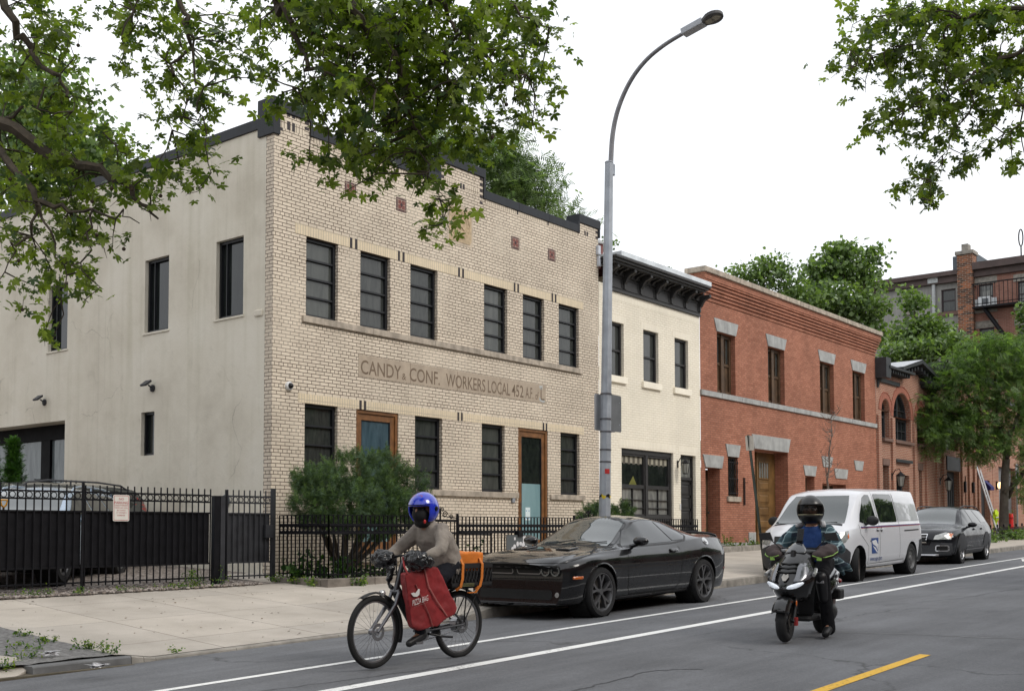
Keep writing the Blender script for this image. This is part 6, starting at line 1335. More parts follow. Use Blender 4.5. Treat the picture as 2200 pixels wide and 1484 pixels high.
# inner yard fence by the garage
t = thing('inner_yard_fence', 'thin black picket fence by the garage behind the parked cars', 'fence', (11.2, 22.4, 1.2)); YI = 22.5; mb = MB(); xa, xb = atY(75, 1040, YI)[0], atY(195, 1040, YI)[0]
for i in range(12): picket(mb, xa+(xb-xa)*i/11, YI, .8, atY(130, 1030, YI)[2], .02)
for z in (1.3, atY(130, 1044, YI)[2]): mb.box((xa, YI-.015, z-.015), (xb, YI+.015, z+.015))
mb.build('railing', BLACKM, t); mb = MB()
for px in (82, 191): x = atY(px, 1040, YI)[0]; mb.box((x-.05, YI-.05, .8), (x+.05, YI+.05, atY(px, 1029, YI)[2]))
mb.build('fence_posts', BLACKM, t)
t = thing('shovel', 'shovel with yellow D-shaped handle leaning inside the yard gate', 'shovel', (GX(22), YG+.15, .6)); zz = GZ(22, 1073); x = GX(22); mb = MB(); mb.tube([(x-.05, YG+.2, zz), (x+.05, YG+.2, zz), (x+.035, YG+.2, zz-.07), (x, YG+.2, zz-.1), (x-.035, YG+.2, zz-.07), (x-.05, YG+.2, zz)], .014, 6); mb.build('grip', mat('yellow_plastic', (.7, .33, .01), .5, var=.1), t); mb = MB(); mb.tube([(x, YG+.2, zz-.1), (x, YG+.3, .6)], .015, 6); mb.build('shaft', BWOOD, t)
q = atY(86, 1150, 17.6); yardcar(0, q[0], 17.6, RAD(221), 'hatchback_car', 'silver-blue car behind the left leaf of the black gate', PSLV, PSLV)
t = yardcar(0, 10.25, 19.9, RAD(181), 'grey_suv', 'dark grey car with roof rails behind the no parking sign', PGRY, DTR); t.scale = (1, 1, 1.06)
# ================================================================== street furniture
GALV = mat('galvanised_steel', (.33, .355, .39), .5, .35, var=.2, scale=4, streak=.35)
DARKG = mat('dark_green_paint', (.02, .03, .024), .6, var=.35, scale=6)
YP = 10.42
lb = atY(1297.5, 1236, YP); lt = atY(1308.5, 349, YP); zg = zwalk(lb[0], YP); dx_ = (lt[0]-lb[0])/(lt[2]-lb[2]); lb = np.array([lb[0]+dx_*(zg-lb[2]), YP, zg])
LP = lambda z: (lb[0]+dx_*(z-lb[2]), YP, z)
t = thing('street_lamp', 'tall galvanised street lamp with curved arm leaning slightly at the kerb', 'street lamp', tuple(lb))
mb = MB(); mb.tube([LP(zg), LP(lt[2])], [.105, .072], 8); mb.build('pole', GALV, t, smooth=False)
mb = MB(); mb.tube([LP(zg), LP(zg+.05)], .16, 8); mb.build('base_plate', GALV, t)
xa = lt[0]+.06; arm = [atX(px, py, xa) for px, py in ((1311.5, 372), (1312.5, 345), (1316, 292), (1325, 245), (1341, 201), (1363, 161), (1392, 126), (1429, 96), (1470, 71))]
ar2 = []
for i in range(len(arm)-1):
    a_, b_, c_, d_ = (Vector(arm[max(0, min(len(arm)-1, i+k))]) for k in (-1, 0, 1, 2))
    for j in range(5): u = j/5; ar2.append(.5*((2*b_)+(c_-a_)*u+(2*a_-5*b_+4*c_-d_)*u*u+(3*b_-a_-3*c_+d_)*u**3))
ar2.append(Vector(arm[-1])); mb = MB(); mb.tube(ar2, [.045-.013*i/len(ar2) for i in range(len(ar2))], 10); mb.build('arm', mat('arm_steel', (.21, .21, .22), .5, .4, var=.2), t, smooth=True)
mb = MB(); p = Vector(LP(lt[2]-.12)); mb.box((p.x-.03, p.y-.06, p.z-.1), (p.x+.11, p.y+.06, p.z+.10)); mb.tube([LP(lt[2]-.02), LP(lt[2]+.01)], .078, 8); mb.build('arm_bracket', GALV, t, bevel=.01)
a, b_ = Vector(atX(1468, 73, xa)), Vector(atX(1513, 48, xa)); e_ = Vector(atX(1552, 31, xa)); d = (b_-a).normalized(); M = Matrix.Translation(a) @ Vector((1, 0, 0)).rotation_difference(d).to_matrix().to_4x4(); L = (b_-a).length; L2 = (e_-b_).length
# local x along the arm; find the local axis that points down
dn = (M.to_3x3().inverted() @ Vector((0, 0, -1)))
rot = Matrix.Rotation(atan2(dn.z, dn.y)+pi/2, 4, 'X'); M = M @ rot
mb = MB(); mb.box((0, -.09, -.045), (L, .09, .06)); mb.xf(M); mb.build('driver_housing', mat('lamp_grey', (.38, .40, .43), .5, var=.1), t, bevel=.012)
mb = MB(); pts = [(L-.03, .07)]+[(L+L2*.5+L2*.5*cos(RAD(a_))*1.0, .17*sin(RAD(a_))) for a_ in range(130, -131, -20)]+[(L-.03, -.07)]; k0 = len(mb.v); mb.prism(pts, lambda u, v, d_: (u, v, d_), -.035, .025); mb.xf(M); mb.build('lamp_head', mat('lamp_dark', (.06, .06, .06), .6, var=.1), t, bevel=.01)
mb = MB()
for f in (.3, .62): mb.lathe([(0, -.040), (.075, -.040), (.08, -.034)], (L+L2*f, 0, 0), 'Z', 12)
mb.xf(M); mb.build('led_lens', mat('led_lens', (.2, .19, .14), .2, var=.2), t)
mb = MB(); mb.lathe([(.035, .02), (.035, .10), (0, .12)], (L+L2*.5, 0, 0), 'Z', 12); mb.xf(M); mb.build('photocell', mat('photocell', (.3, .32, .34), .5, var=0), t)
mb = MB(); z = atY(1300, 1066, YP)[2]
TW = .098
for i in range(8):
    mb.mi = i % 2; mb.lathe([(TW, -.025), (TW, .025)], (0, 0, 0), 'Z', 2, 2*pi*i/8, 2*pi*(i+1)/8)
mb.v = [(x+LP(z)[0], y+YP, zz+z+.02*sin(i*1.7)) for i, (x, y, zz) in enumerate(mb.v)]
mb.build('hazard_tape', [mat('tape_yellow', (.6, .45, .02), .5, var=.1), BLACKM], t, fixn=False)
mb = MB(); z = atY(1293, 1012, YP)[2]; x = LP(z)[0]; mb.add([(x+.1*cos(a_)-.0, YP+.1*sin(a_), z+dz) for dz in (-.04, .04) for a_ in (RAD(-150), RAD(-125), RAD(-100))], [(0, 1, 4, 3), (1, 2, 5, 4)]); mb.build('red_sticker', mat('red_sticker', (.4, .02, .02), .5, var=.1), t, fixn=False)
for zpx in (846, 900, 927, 966, 992): 
    z = atY(1300, zpx, YP)[2]; mb = MB(); mb.tube([LP(z-.012), LP(z+.012)], .102, 8); mb.build('band_clamp', mat('band_steel', (.12, .12, .13), .4, .6, var=0), t)
for (x0, x1, dY, tl, lab, mm) in ((1277, 1322, .12, 0, 'pale back of a parking sign behind the left of the lamp post', mat('aluminium_back', (.36, .37, .39), .5, .5, var=.1)), (1299, 1335, .135, .10, 'dark back of a parking sign on the right of the lamp post', mat('aluminium_back_shaded', (.15, .155, .16), .5, .5, var=.25, scale=3))):  # both backs are aluminium; shading on the right one is put into its colour
    a, b_ = atY(x0, 845, YP+dY), atY(x1, 929, YP+dY); t2 = thing('parking_sign', lab, 'sign', (a[0], YP+dY, b_[2]), 0, 'sign backs on the lamp post'); h = a[2]-b_[2]
    mb = MB(); mb.prism(rrect(a[0], b_[0], b_[2], b_[2]+h, .035), lambda u, v, d_: (u, YP+dY+d_-tl*(b_[0]-u), v), 0, .004); mb.build('sign_sheet', mm, t2)
    mb = MB(); [mb.lathe([(.0, -.006), (.010, -.006), (.010, 0)], (b_[0]-.08, YP+dY-tl*.08, b_[2]+zz), 'Y', 8) for zz in (h*.2, h*.8)]; mb.build('bolt', GALV, t2)
# leaning sign post
pb = atY(1644, 1250, 10.75); zb3 = zwalk(pb[0], 10.75); pt = atY(1608.5, 934, 10.75)
t = thing('leaning_sign_post', 'dark green sign post leaning left beside the white van', 'sign post', (pb[0], 10.75, zb3)); mb = MB(); mb.prism([(-.05, 0), (-.02, .03), (.02, .03), (.05, 0), (.02, .012), (-.02, .012)], lambda u, v, d: (pb[0]+u+(pt[0]-pb[0])*d, 10.75+v, zb3+(pt[2]-zb3)*d), 0, 1); mb.build('post', DARKG, t)
q = Vector(pt); mb = MB(); M = Matrix.Translation((pt[0]-.01, 10.73, pt[2]-.02)) @ Matrix.Rotation(RAD(-6), 4, 'Y') @ Matrix.Rotation(RAD(60), 4, 'Z')
mb.prism(rrect(-.15, .15, -.31, 0, .02), lambda u, v, d: (u, d, v), 0, .004); mb.xf(M); s_ = mb.build('sign_plate', mat('sign_white', (.6, .6, .6)), t); mb = MB(); mb.box((-.14, -.0012, -.30), (.14, 0, -.26)); mb.box((-.12, -.0012, -.2), (.12, 0, -.08)); mb.xf(M); mb.build('red_print', SR, s_)
# ladder on the shuttered garage
la = atX(2148, 1148, 56.6); p0 = Vector((55.4, 13.9, zwalk(55.4, 13.9))); 
def along(px, py, X): return Vector(atX(px, py, X))
lb_, lt_ = along(2146, 1150, 56.0), along(2030, 780, 56.9); lb_.z = zwalk(lb_.x, lb_.y)
t = thing('ladder', 'long aluminium extension ladder leaning through the street tree crown', 'ladder', tuple(lb_)); al = mat('ladder_aluminium', (.42, .43, .45), .5, .4, var=.15); mb = MB()
for o in (-.2, .2): mb.tube([lb_+Vector((o, 0, 0)), lt_+Vector((o, 0, 0))], .05, 4)
mb.build('rails', al, t); mb = MB(); n = 28
for i in range(1, n): p = lb_.lerp(lt_, i/n); mb.tube([p+Vector((-.2, 0, 0)), p+Vector((.2, 0, 0))], .022, 6)
mb.build('rungs', al, t)
p = lb_.lerp(lt_, .09); rr_ = random.Random(4); t = thing('safety_vest', 'crumpled fluorescent yellow vest tied round the foot of the ladder', 'vest', tuple(p)); VM = mat('fluorescent_yellow', (.55, .75, .02), .7, var=.25, scale=8, bmp=.4, bs=12); mb = MB(); mb.sphere((0, -.08, .05), (.25, .12, .3), 16, 12); mb.sphere((-.12, -.08, -.35), (.13, .07, .3), 12, 10)
mb.v = [tuple(Vector(v)*(1+.22*sin(v[0]*23+v[2]*17)*cos(v[1]*31+v[2]*9))) for v in mb.v]; mb.build('cloth', VM, t, world=False, smooth=True)
t2 = mat('vest_silver', (.5, .5, .5), .4, var=.1); mb = MB(); mb.tube([(-.22, -.17, -.02), (-.05, -.22, .02), (.18, -.18, -.05)], .03, 6); mb.build('reflective_stripe', t2, t, world=False, smooth=True)
# tree pit guard, bollard
gp = [atY(x, 1155, 0)[0] if False else 0 for x in ()]
t = thing('tree_guard', 'low black iron tree pit guard with finials in front of the street tree', 'tree guard', (40, 11.6, zwalk(40, 11.6))); mb = MB(); yg = lambda x: 11.35+SD(x)
x = 37.0; zz = zwalk(40, 12)
while x < 56: z = zwalk(x, yg(x)); picket(mb, x, yg(x), z, z+.52, .025); x += .2
for a in range(37, 56): z = zwalk(a, yg(a)); mb.box((a, yg(a)-.02, z+.42), (a+1, yg(a)+.02, z+.46)); mb.box((a, yg(a)-.02, z+.28), (a+1, yg(a)+.02, z+.31))
x = 37.0
while x < 56: z = zwalk(x, yg(x)); mb.sphere((x, yg(x), z+.58), (.04, .04, .07), 6, 5); x += 1.0
mb.build('railing', BLACKM, t)
t = thing('red_bollard', 'short red post on the pavement beside the street tree trunk', 'bollard', (52.6, 14.2, zwalk(52.6, 14.2))); q = atY(2172, 1150, 14.6)
t.location = (q[0], 14.6, zwalk(q[0], 14.6)); mb = MB(); mb.lathe([(.13, 0), (.12, .9), (.10, .95), (0, .97)], (0, 0, 0), 'Z', 14); mb.build('post', mat('bright_red_paint', (.62, .015, .012), .5, var=.1), t, world=False, smooth=True); mb = MB(); mb.lathe([(.135, .7), (.135, .78)], (0, 0, 0), 'Z', 14); mb.build('collar', mat('bright_red_paint'[:0]+'bollard_dark_red', (.35, .01, .01), .5, var=0), t, world=False)
# far traffic signal backs / round signs
q = atY(2186, 1016, 14.0); t = thing('round_road_signs', 'pair of grey round sign backs among the tree leaves at the far right', 'sign', (q[0], 14, zwalk(50, 14))); mb = MB(); zq = (q[2], atY(2188, 1026, 14)[2]); mb.tube([(q[0], 14.05, zwalk(q[0], 14)), (q[0], 14.05, q[2]+.4)], .04, 8); mb.build('pole', GALV, t); mb = MB()
for py in (1009, 1026): mb.lathe([(0, 0), (.30, 0), (.30, .02), (0, .02)], (q[0], 14, atY(2188, py, 14)[2]), 'Y', 20)
mb.build('sign_disc', mat('aluminium_back', (.3, .3, .3)), t)
# litter
for i, (px, py, lab) in enumerate(((105, 1400, 'crumpled white paper on the broken tree pit, left piece'), (208, 1419, 'crumpled white paper on the kerb edge, right piece'))):
    p = G(px, py, .16); r_ = random.Random(i); mb = MB()
    for k in range(7): a = r_.uniform(0, 6); mb.quad(*[(r_.uniform(-.09, .09)+cos(a+j*1.5)*.05, r_.uniform(-.02, .02)+sin(a+j*1.5)*.04, r_.uniform(0, .05)) for j in range(4)])
    o = mb.build('paper_litter', mat('litter_white', (.6, .6, .62), .7, var=.1), None, world=False, fixn=False); o.location = (p[0], p[1], zwalk(p[0], p[1])+.015); tag(o, lab, 'litter')
# ================================================================== riders
def frame2(fpx, rpx):
    a, b_ = G(*fpx), G(*rpx); d = a-b_; d[2] = 0; L = np.linalg.norm(d); d /= L; l = np.array([-d[1], d[0], 0]); return (a+b_)/2, d, l, L
class Fr:
    def __init__(s, name, label, cat, fpx, rpx):
        s.o, s.d, s.l, s.L = frame2(fpx, rpx); s.o[2] = zroad(s.o[0]); s.t = s.new(name, label, cat)
    def new(s, name, label, cat):
        t = thing(name, label, cat, tuple(s.o), atan2(s.d[1], s.d[0])); return t
    def loc(s, x, y, yl):
        r = ray(x, y); t = (yl-s.l@(CP-s.o))/(s.l@r); p = CP+r*t-s.o; return (float(p@s.d), yl, float(p[2]))
def ball(mb, c, r, n=14, m=10): mb.sphere(c, r, n, m)
def limb(mb, pts, rs):
    mb.tube(pts, rs, 12)
    for p, r in zip(pts, rs): mb.sphere(tuple(p), r, 12, 8)
def rings(mb, rr, n=18, ex=2.4):
    """stack of rounded ellipses: (centre, half width y, half depth, tilt about y)"""
    k0 = len(mb.v)
    for c, hy, hx, tl in rr:
        for j in range(n):
            a = 2*pi*j/n; u = math.copysign(abs(cos(a))**(2/ex), cos(a))*hx; v = math.copysign(abs(sin(a))**(2/ex), sin(a))*hy; mb.v.append((c[0]+u*cos(tl), c[1]+v, c[2]-u*sin(tl)))
    for i in range(len(rr)-1):
        for j in range(n): q = (j+1) % n; mb.f.append((k0+i*n+j, k0+i*n+q, k0+(i+1)*n+q, k0+(i+1)*n+j)); mb.m.append(0)
    mb.f.append(tuple(k0+j for j in reversed(range(n)))); mb.f.append(tuple(k0+(len(rr)-1)*n+j for j in range(n))); mb.m += [0, 0]
def blob(name, mb, m, parent, vox=.012, it=5, disp=0, dscale=.08, fac=.6):
    o = mb.build(name, m, parent, world=False, fixn=True); md = o.modifiers.new('r', 'REMESH'); md.mode = 'VOXEL'; md.voxel_size = vox; md.use_smooth_shade = True
    md = o.modifiers.new('s', 'SMOOTH'); md.factor = fac; md.iterations = it
    if disp:
        tx = bpy.data.textures.new(name, 'CLOUDS'); tx.noise_scale = dscale; tx.noise_depth = 2; md = o.modifiers.new('d', 'DISPLACE'); md.texture = tx; md.strength = disp; md.mid_level = .5
    return o
SKIN = mat('skin', (.30, .16, .10), .55, var=.1, scale=20); SKIN2 = mat('skin_warm', (.36, .19, .12), .55, var=.1, scale=20)
def head(mb, c, yaw, s=1.):
    k = len(mb.v); mb.sphere((0, 0, 0), (.098*s, .078*s, .115*s), 18, 14); mb.sphere((.03*s, 0, -.06*s), (.07*s, .06*s, .065*s), 14, 10); mb.sphere((.098*s, 0, -.012*s), (.022*s, .015*s, .026*s), 10, 8); mb.tube([(.088*s, 0, .03*s), (.108*s, 0, -.02*s)], [.01*s, .014*s], 8)
    mb.sphere((.078*s, .0, .035*s), (.022*s, .062*s, .012*s), 12, 8); mb.sphere((.082*s, 0, -.062*s), (.018*s, .028*s, .012*s), 10, 6)
    for sg in (-1, 1): mb.sphere((-.01*s, sg*.08*s, -.005*s), (.02*s, .01*s, .032*s), 8, 6)
    mb.xf(Matrix.Translation(c) @ Matrix.Rotation(yaw, 4, 'Z'), k)
def gripping_hand(mb, w, s, sg):
    """palm on the grip with four fingers curled over it and a thumb under it; the grip runs along y"""
    w = Vector(w); limb(mb, [w+Vector((-.07, 0, .01)), w+Vector((-.02, 0, .015))], [.032*s, .038*s]); mb.sphere(tuple(w+Vector((0, 0, .012))), (.045*s, .045*s, .025*s), 10, 8)
    for i, L in enumerate((.9, 1.0, .95, .78)): y = (.034-.023*i)*sg; limb(mb, [w+Vector((.025, y, .018)), w+Vector((.045*L+.012, y, .004)), w+Vector((.036*L+.008, y, -.026*L)), w+Vector((.014, y, -.030*L))], [.0105*s, .010*s, .0095*s, .008*s])
    limb(mb, [w+Vector((-.02, -.03*sg, .0)), w+Vector((.0, -.048*sg, -.02)), w+Vector((.024, -.045*sg, -.027))], [.013*s, .011*s, .009*s])
def helmet(parent, c, yaw, m, kind_, size=.145, pitch=0):
    V = MB(); n, k = 36, 24; M = Matrix.Translation(c) @ Matrix.Rotation(yaw, 4, 'Z') @ Matrix.Rotation(pitch, 4, 'Y'); P = []
    for i in range(k+1):
        t = pi*i/k*(.86 if kind_ == 'full' else .80)
        for j in range(n):
            a = 2*pi*j/n; x, y, z = sin(t)*cos(a), sin(t)*sin(a), cos(t); ex = 1.0+(.10*max(0, x)*(z < .1) if kind_ == 'full' else 0); P.append((x*size*1.06*ex, y*size*.90, z*size*1.02))
    def hole(i, j):
        a = 2*pi*(j+.5)/n; a = (a+pi) % (2*pi)-pi; z = cos(pi*(i+.5)/k*(.86 if kind_ == 'full' else .80))
        return (abs(a) < RAD(66) and -.36 < z < .34) if kind_ == 'full' else (abs(a) < RAD(62) and z < .17)
    fs = []; vf = []
    for i in range(k):
        for j in range(n): q = (j+1) % n; (vf if hole(i, j) else fs).append((i*n+j, (i+1)*n+j, (i+1)*n+q, i*n+q))
    V.add(P, fs); V.xf(M); h = V.build('helmet', m, parent, world=False, smooth=True); md = h.modifiers.new('s', 'SOLIDIFY'); md.thickness = .022; md.offset = 1; md = h.modifiers.new('b', 'SUBSURF'); md.levels = 1; md.render_levels = 1
    return h, P, vf, M
def cloth(name, col, rough=.85, var=.12): return mat(name, col, rough, var=var, scale=9, bmp=.25, bs=70, spec=.2)
# ---------------- cyclist, bicycle, bags
B = Fr('electric_bicycle', 'dark grey electric bicycle ridden by the person in the blue helmet', 'bicycle', (806, 1437), (980, 1411)); t = B.t
BK = mat('bike_grey_paint', (.05, .05, .055), .35, .5, var=.15, coat=.5); STEEL = mat('bike_steel', (.32, .32, .33), .3, .9, var=.1); RUB = mat('bike_tyre', (.012, .012, .012), .85, var=.2, scale=20); hubx = (.558, -.575); RW = .338
def spoked(x, name, steer):
    M = Matrix.Translation((x, 0, RW)) @ Matrix.Rotation(steer, 4, 'Z'); mb = MB(); mb.lathe([(RW-.028+.028*cos(a), .026*sin(a)) for a in [2*pi*i/12 for i in range(13)]], (0, 0, 0), 'Y', 56); mb.xf(M); w = mb.build(name, RUB, t, world=False, smooth=True)
    mb = MB(); r = RW-.055; mb.lathe([(r+.012, -.013), (r+.012, .013), (r-.012, .010), (r-.012, -.010), (r+.012, -.013)], (0, 0, 0), 'Y', 56); mb.xf(M); mb.build('rim', mat('bike_rim', (.22, .22, .23), .35, .8, var=.1), w, world=False, smooth=True)
    mb = MB(); mb.lathe([(0, -.05), (.03 if x > 0 else .085, -.045), (.03 if x > 0 else .09, .045), (0, .05)], (0, 0, 0), 'Y', 20)
    for i in range(28): a = 2*pi*i/28; b_ = a+(.35 if i % 2 else -.35); mb.tube([(.03*cos(b_), (.025 if i % 4 < 2 else -.025), .03*sin(b_)), (r*cos(a), 0, r*sin(a))], .0016, 3, cap=False)
    mb.xf(M); mb.build('spokes', STEEL, w, world=False); mb = MB(); mb.lathe([(.05, .052), (.082, .052), (.082, .055), (.05, .055), (.05, .052)], (0, 0, 0), 'Y', 24); mb.xf(M); mb.build('brake_disc', STEEL, w, world=False)
spoked(hubx[0], 'wheel', RAD(4)); spoked(hubx[1], 'wheel', 0)
HT, HB, BB, ST = Vector((.20, 0, .96)), Vector((.285, 0, .70)), Vector((-.02, 0, .30)), Vector((-.22, 0, .80)); mb = MB()
mb.tube([HT, HB], .027, 10); mb.tube([HB+Vector((-.01, 0, .03)), BB+Vector((.02, 0, .05))], [.038, .045], 10); mb.tube([BB, ST], .02, 10); mb.tube([HT+Vector((.02, 0, -.1)), Vector((.08, 0, .62)), Vector((-.08, 0, .48))], .02, 8)
for s in (-1, 1): mb.tube([BB+Vector((0, s*.03, 0)), Vector((hubx[1], s*.07, RW))], .014, 8); mb.tube([ST+Vector((.03, s*.02, -.08)), Vector((hubx[1], s*.07, RW))], .010, 8)
mb.build('frame', BK, t, world=False, smooth=True); mb = MB(); mb.tube([HB+Vector((-.02, 0, -.02)), BB+Vector((.07, 0, .08))], .055, 10, flat=.8); mb.build('battery', mat('battery_black', (.012, .012, .013), .6, var=.2), t, world=False, smooth=True)
mb = MB()
for s in (-1, 1): mb.tube([HB+Vector((.0, s*.05, -.0)), Vector((.34, s*.055, .58)), Vector((hubx[0], s*.055, RW))], [.018, .022, .014], 10)
mb.tube([HB+Vector((0, -.06, 0)), HB+Vector((0, .06, 0))], .022, 8); mb.tube([HT, HT+Vector((-.02, 0, .07))], .014, 8); mb.build('fork', mat('fork_grey', (.14, .14, .15), .3, .7, var=.15), t, world=False, smooth=True)
GR = Vector((.17, 0, 1.015)); mb = MB(); mb.tube([GR+Vector((-.03, s*.32, -.02)) if abs(s) == 1 else GR+Vector((.0, s*.12, .02)) for s in (-1, -.5, .5, .999)][:3]+[GR+Vector((-.03, .32, -.02))], .012, 8); mb.build('handlebar', BLACKM, t, world=False, smooth=True)
mb = MB(); mb.sphere((-.33, 0, .875), (.135, .085, .04), 14, 8); mb.sphere((-.40, 0, .88), (.09, .11, .045), 14, 8); mb.tube([ST, (-.31, 0, .85)], .014, 8); mb.build('saddle', TRIM, t, world=False, smooth=True)
def fender(x, a0, a1, steer=0): mb = MB(); M = Matrix.Translation((x, 0, RW)) @ Matrix.Rotation(steer, 4, 'Z'); k = len(mb.v); mb.lathe([(RW+.016, -.035), (RW+.028, 0), (RW+.016, .035)], (0, 0, 0), 'Y', 20, RAD(a0), RAD(a1)); mb.xf(M); o = mb.build('mudguard', TRIM, t, world=False, smooth=True, fixn=False); md = o.modifiers.new('s', 'SOLIDIFY'); md.thickness = .004
fender(hubx[0], 60, 180+20, RAD(4)); fender(hubx[1], -12, 150)
mb = MB(); mb.lathe([(0, 0), (.03, .0), (.032, .03), (.018, .05), (0, .05)], (.44, 0, .69), 'X', 14); mb.v = [(.93-x if False else x, y, z) for x, y, z in mb.v]; mb.build('headlamp', mat('lamp_silver', (.5, .5, .5), .2, .5), t, world=False, smooth=True)
mb = MB(); mb.lathe([(0, -.012), (.085, -.012), (.09, 0), (.085, .012), (0, .012)], (BB.x, .055, BB.z), 'Y', 24); c1_, c2_ = Vector((.14, .09, .215)), Vector((-.18, -.09, .385)); mb.tube([BB+Vector((0, .07, 0)), c1_], .013, 6); mb.tube([BB+Vector((0, -.07, 0)), c2_], .013, 6)
mb.box((c1_.x-.045, .08, c1_.z-.012), (c1_.x+.045, .18, c1_.z+.012)); mb.box((c2_.x-.045, -.18, c2_.z-.012), (c2_.x+.045, -.08, c2_.z+.012)); mb.tube([BB+Vector((0, .055, .085)), (hubx[1], .06, RW+.035)], .005, 4); mb.tube([BB+Vector((0, .055, -.085)), (hubx[1], .06, RW-.035)], .005, 4); mb.build('crankset', STEEL, t, world=False)
mb = MB()
for s in (-1, 1): mb.tube([(-.28, s*.07, .70), (-.86, s*.07, .70)], .008, 6); mb.tube([(-.62, s*.07, .70), (hubx[1], s*.075, RW+.02)], .007, 6); mb.tube([(-.80, s*.07, .70), (hubx[1], s*.075, RW+.02)], .007, 6)
for i in range(6): mb.tube([(-.3-.11*i, -.07, .70), (-.3-.11*i, .07, .70)], .006, 6)
mb.build('rear_rack', BLACKM, t, world=False); mb = MB(); mb.tube([(-.08, .07, .28), (-.2, .13, .25), (-.33, .15, .235)], .012, 6); mb.build('kick_stand', BLACKM, t, world=False)
# plastic covers tied round both grips
PB = mat('black_plastic_bag', (.010, .010, .011), .22, var=.3, scale=10, bmp=.9, bs=14, spec=.6)
for s, nm in ((1, 'grip_cover'), (-1, 'grip_cover')):
    mb = MB(); mb.sphere((.24, s*.23, 1.00), (.10, .135, .088), 20, 14); mb.sphere((.15, s*.25, .985), (.085, .10, .07), 16, 10); mb.tube([(.26, s*.1, .93), (.30, s*.08, .78), (.27, s*.06, .70)], [.04, .022, .018], 8) if s < 0 else None
    blob(nm, mb, PB, t, .010, 3, .055, .045)
# crate on the rack
cr = B.new('milk_crate', 'black plastic milk crate strapped on the bicycle rack', 'crate'); mb = MB(); x0, x1, z0, z1 = -.87, -.28, .715, .95; CR = mat('crate_black', (.012, .012, .013), .6, var=.15)
mb.box((x0, -.19, z0), (x1, .19, z0+.015))
for y in (-.19, .18):
    mb.box((x0, y, z0), (x1, y+.01, z0+.045)); mb.box((x0-.004, y-.002, z1-.05), (x1+.004, y+.012, z1)); n = 12
    for i in range(n):
        xa = x0+(x1-x0)*i/n
        for s in (0, 1): a, b_ = (xa, z0+.045), (xa+(x1-x0)/n, z1-.05); p0, p1 = ((a[0], y+.005, a[1]), (b_[0], y+.005, b_[1])) if s else ((a[0], y+.005, b_[1]), (b_[0], y+.005, a[1])); mb.tube([p0, p1], .0065, 4)
for x in (x0, x1-.01): mb.box((x, -.19, z0), (x+.01, .19, z1))
mb.box((x0+.012, -.176, z0+.016), (x1-.012, -.172, z1-.075)); mb.box((x0+.012, .170, z0+.016), (x1-.012, .174, z1-.075))
mb.build('crate_shell', CR, cr, world=False); mb = MB(); 
for i in range(3): mb.box((-.60, .1925, z0+.008+.012*i), (-.42, .1935, z0+.0115+.012*i))
mb.build('crate_print', mat('faded_print', (.25, .25, .10), .6, var=.2), cr, world=False)
ob = B.new('orange_bag', 'orange insulated bag lying in the milk crate', 'bag'); mb = MB(); OR = mat('orange_fabric', (.62, .17, .015), .7, var=.2, scale=8, bmp=.6, bs=9); mb.box((-.77, -.165, .84), (-.30, .165, 1.06)); k = bmesh.new()
o = blob('bag_body', mb, OR, ob, .014, 2, .03, .12, .4); mb = MB()
for x in (-.42, -.70): mb.tube([(x, .17, 1.0), (x, .21, .94), (x+.01, .212, .80), (x+.03, .205, .72), (x+.06, .17, .69)], .022, 4, flat=.2)
mb.tube([(-.66, .205, .72), (-.60, .21, .66), (-.50, .2, .66)], .02, 4, flat=.25); mb.build('bag_straps', mat('orange_strap', (.55, .16, .02), .7, var=.15), ob, world=False)
# red bag hanging beside the bar
rb = B.new('red_delivery_bag', 'large red insulated delivery bag hanging from the handlebar', 'bag'); RF = mat('red_fabric', (.21, .014, .016), .7, var=.25, scale=6, bmp=.5, bs=8); yl = .25
L_ = lambda x, y, yy=yl: B.loc(x, y, yy)
poly = [L_(869, 1232), L_(905, 1226), (L_(921, 1214)), L_(941, 1218), L_(983, 1306), L_(978, 1316), L_(940, 1345), L_(900, 1354), L_(886, 1348)]; mb = MB()
n_ = len(poly); vs = [(p[0], yl, p[2]) for p in poly]+[(p[0]-.06, yl-.12, p[2]+.0) for p in poly]; mb.add(vs, [tuple(range(n_)), tuple(reversed(range(n_, 2*n_)))]+[(i, i+n_, (i+1) % n_+n_, (i+1) % n_) for i in range(n_)]); blob('bag_body', mb, RF, rb, .011, 3, .035, .14, .5)
mb = MB(); mb.tube([L_(876, 1232, yl+.01), L_(868, 1215, .2), L_(866, 1196, .13), L_(872, 1214, .12), L_(888, 1230, yl-.02)], .013, 4, flat=.3); mb.tube([L_(898, 1228, yl+.004), L_(884, 1216, .2), L_(874, 1200, .16)], .013, 4, flat=.3); mb.build('bag_handles', RF, rb, world=False)
mb = MB(); mb.tube([L_(912, 1222, yl+.008), L_(921, 1260, yl+.012), L_(938, 1290, yl+.012), L_(960, 1322, yl+.006)], .008, 6); mb.tube([L_(893, 1255, yl+.006), L_(922, 1320, yl+.012), L_(930, 1346, yl+.004)], .011, 4, flat=.2); mb.build('bag_piping', mat('faded_red_piping', (.34, .10, .09), .7, var=.2), rb, world=False)
WV = mat('print_white', (.60, .58, .56), .6, var=.08); LX = lambda x, y: Vector(L_(x, y, yl+.017)); mb = MB()
mb.quad(*[LX(x, y) for x, y in ((883, 1274), (888, 1272), (893, 1273), (899, 1264), (902, 1265), (901, 1277), (896, 1281), (889, 1281), (886, 1278))]); mb.build('bird_emblem', WV, rb, world=False, fixn=False)
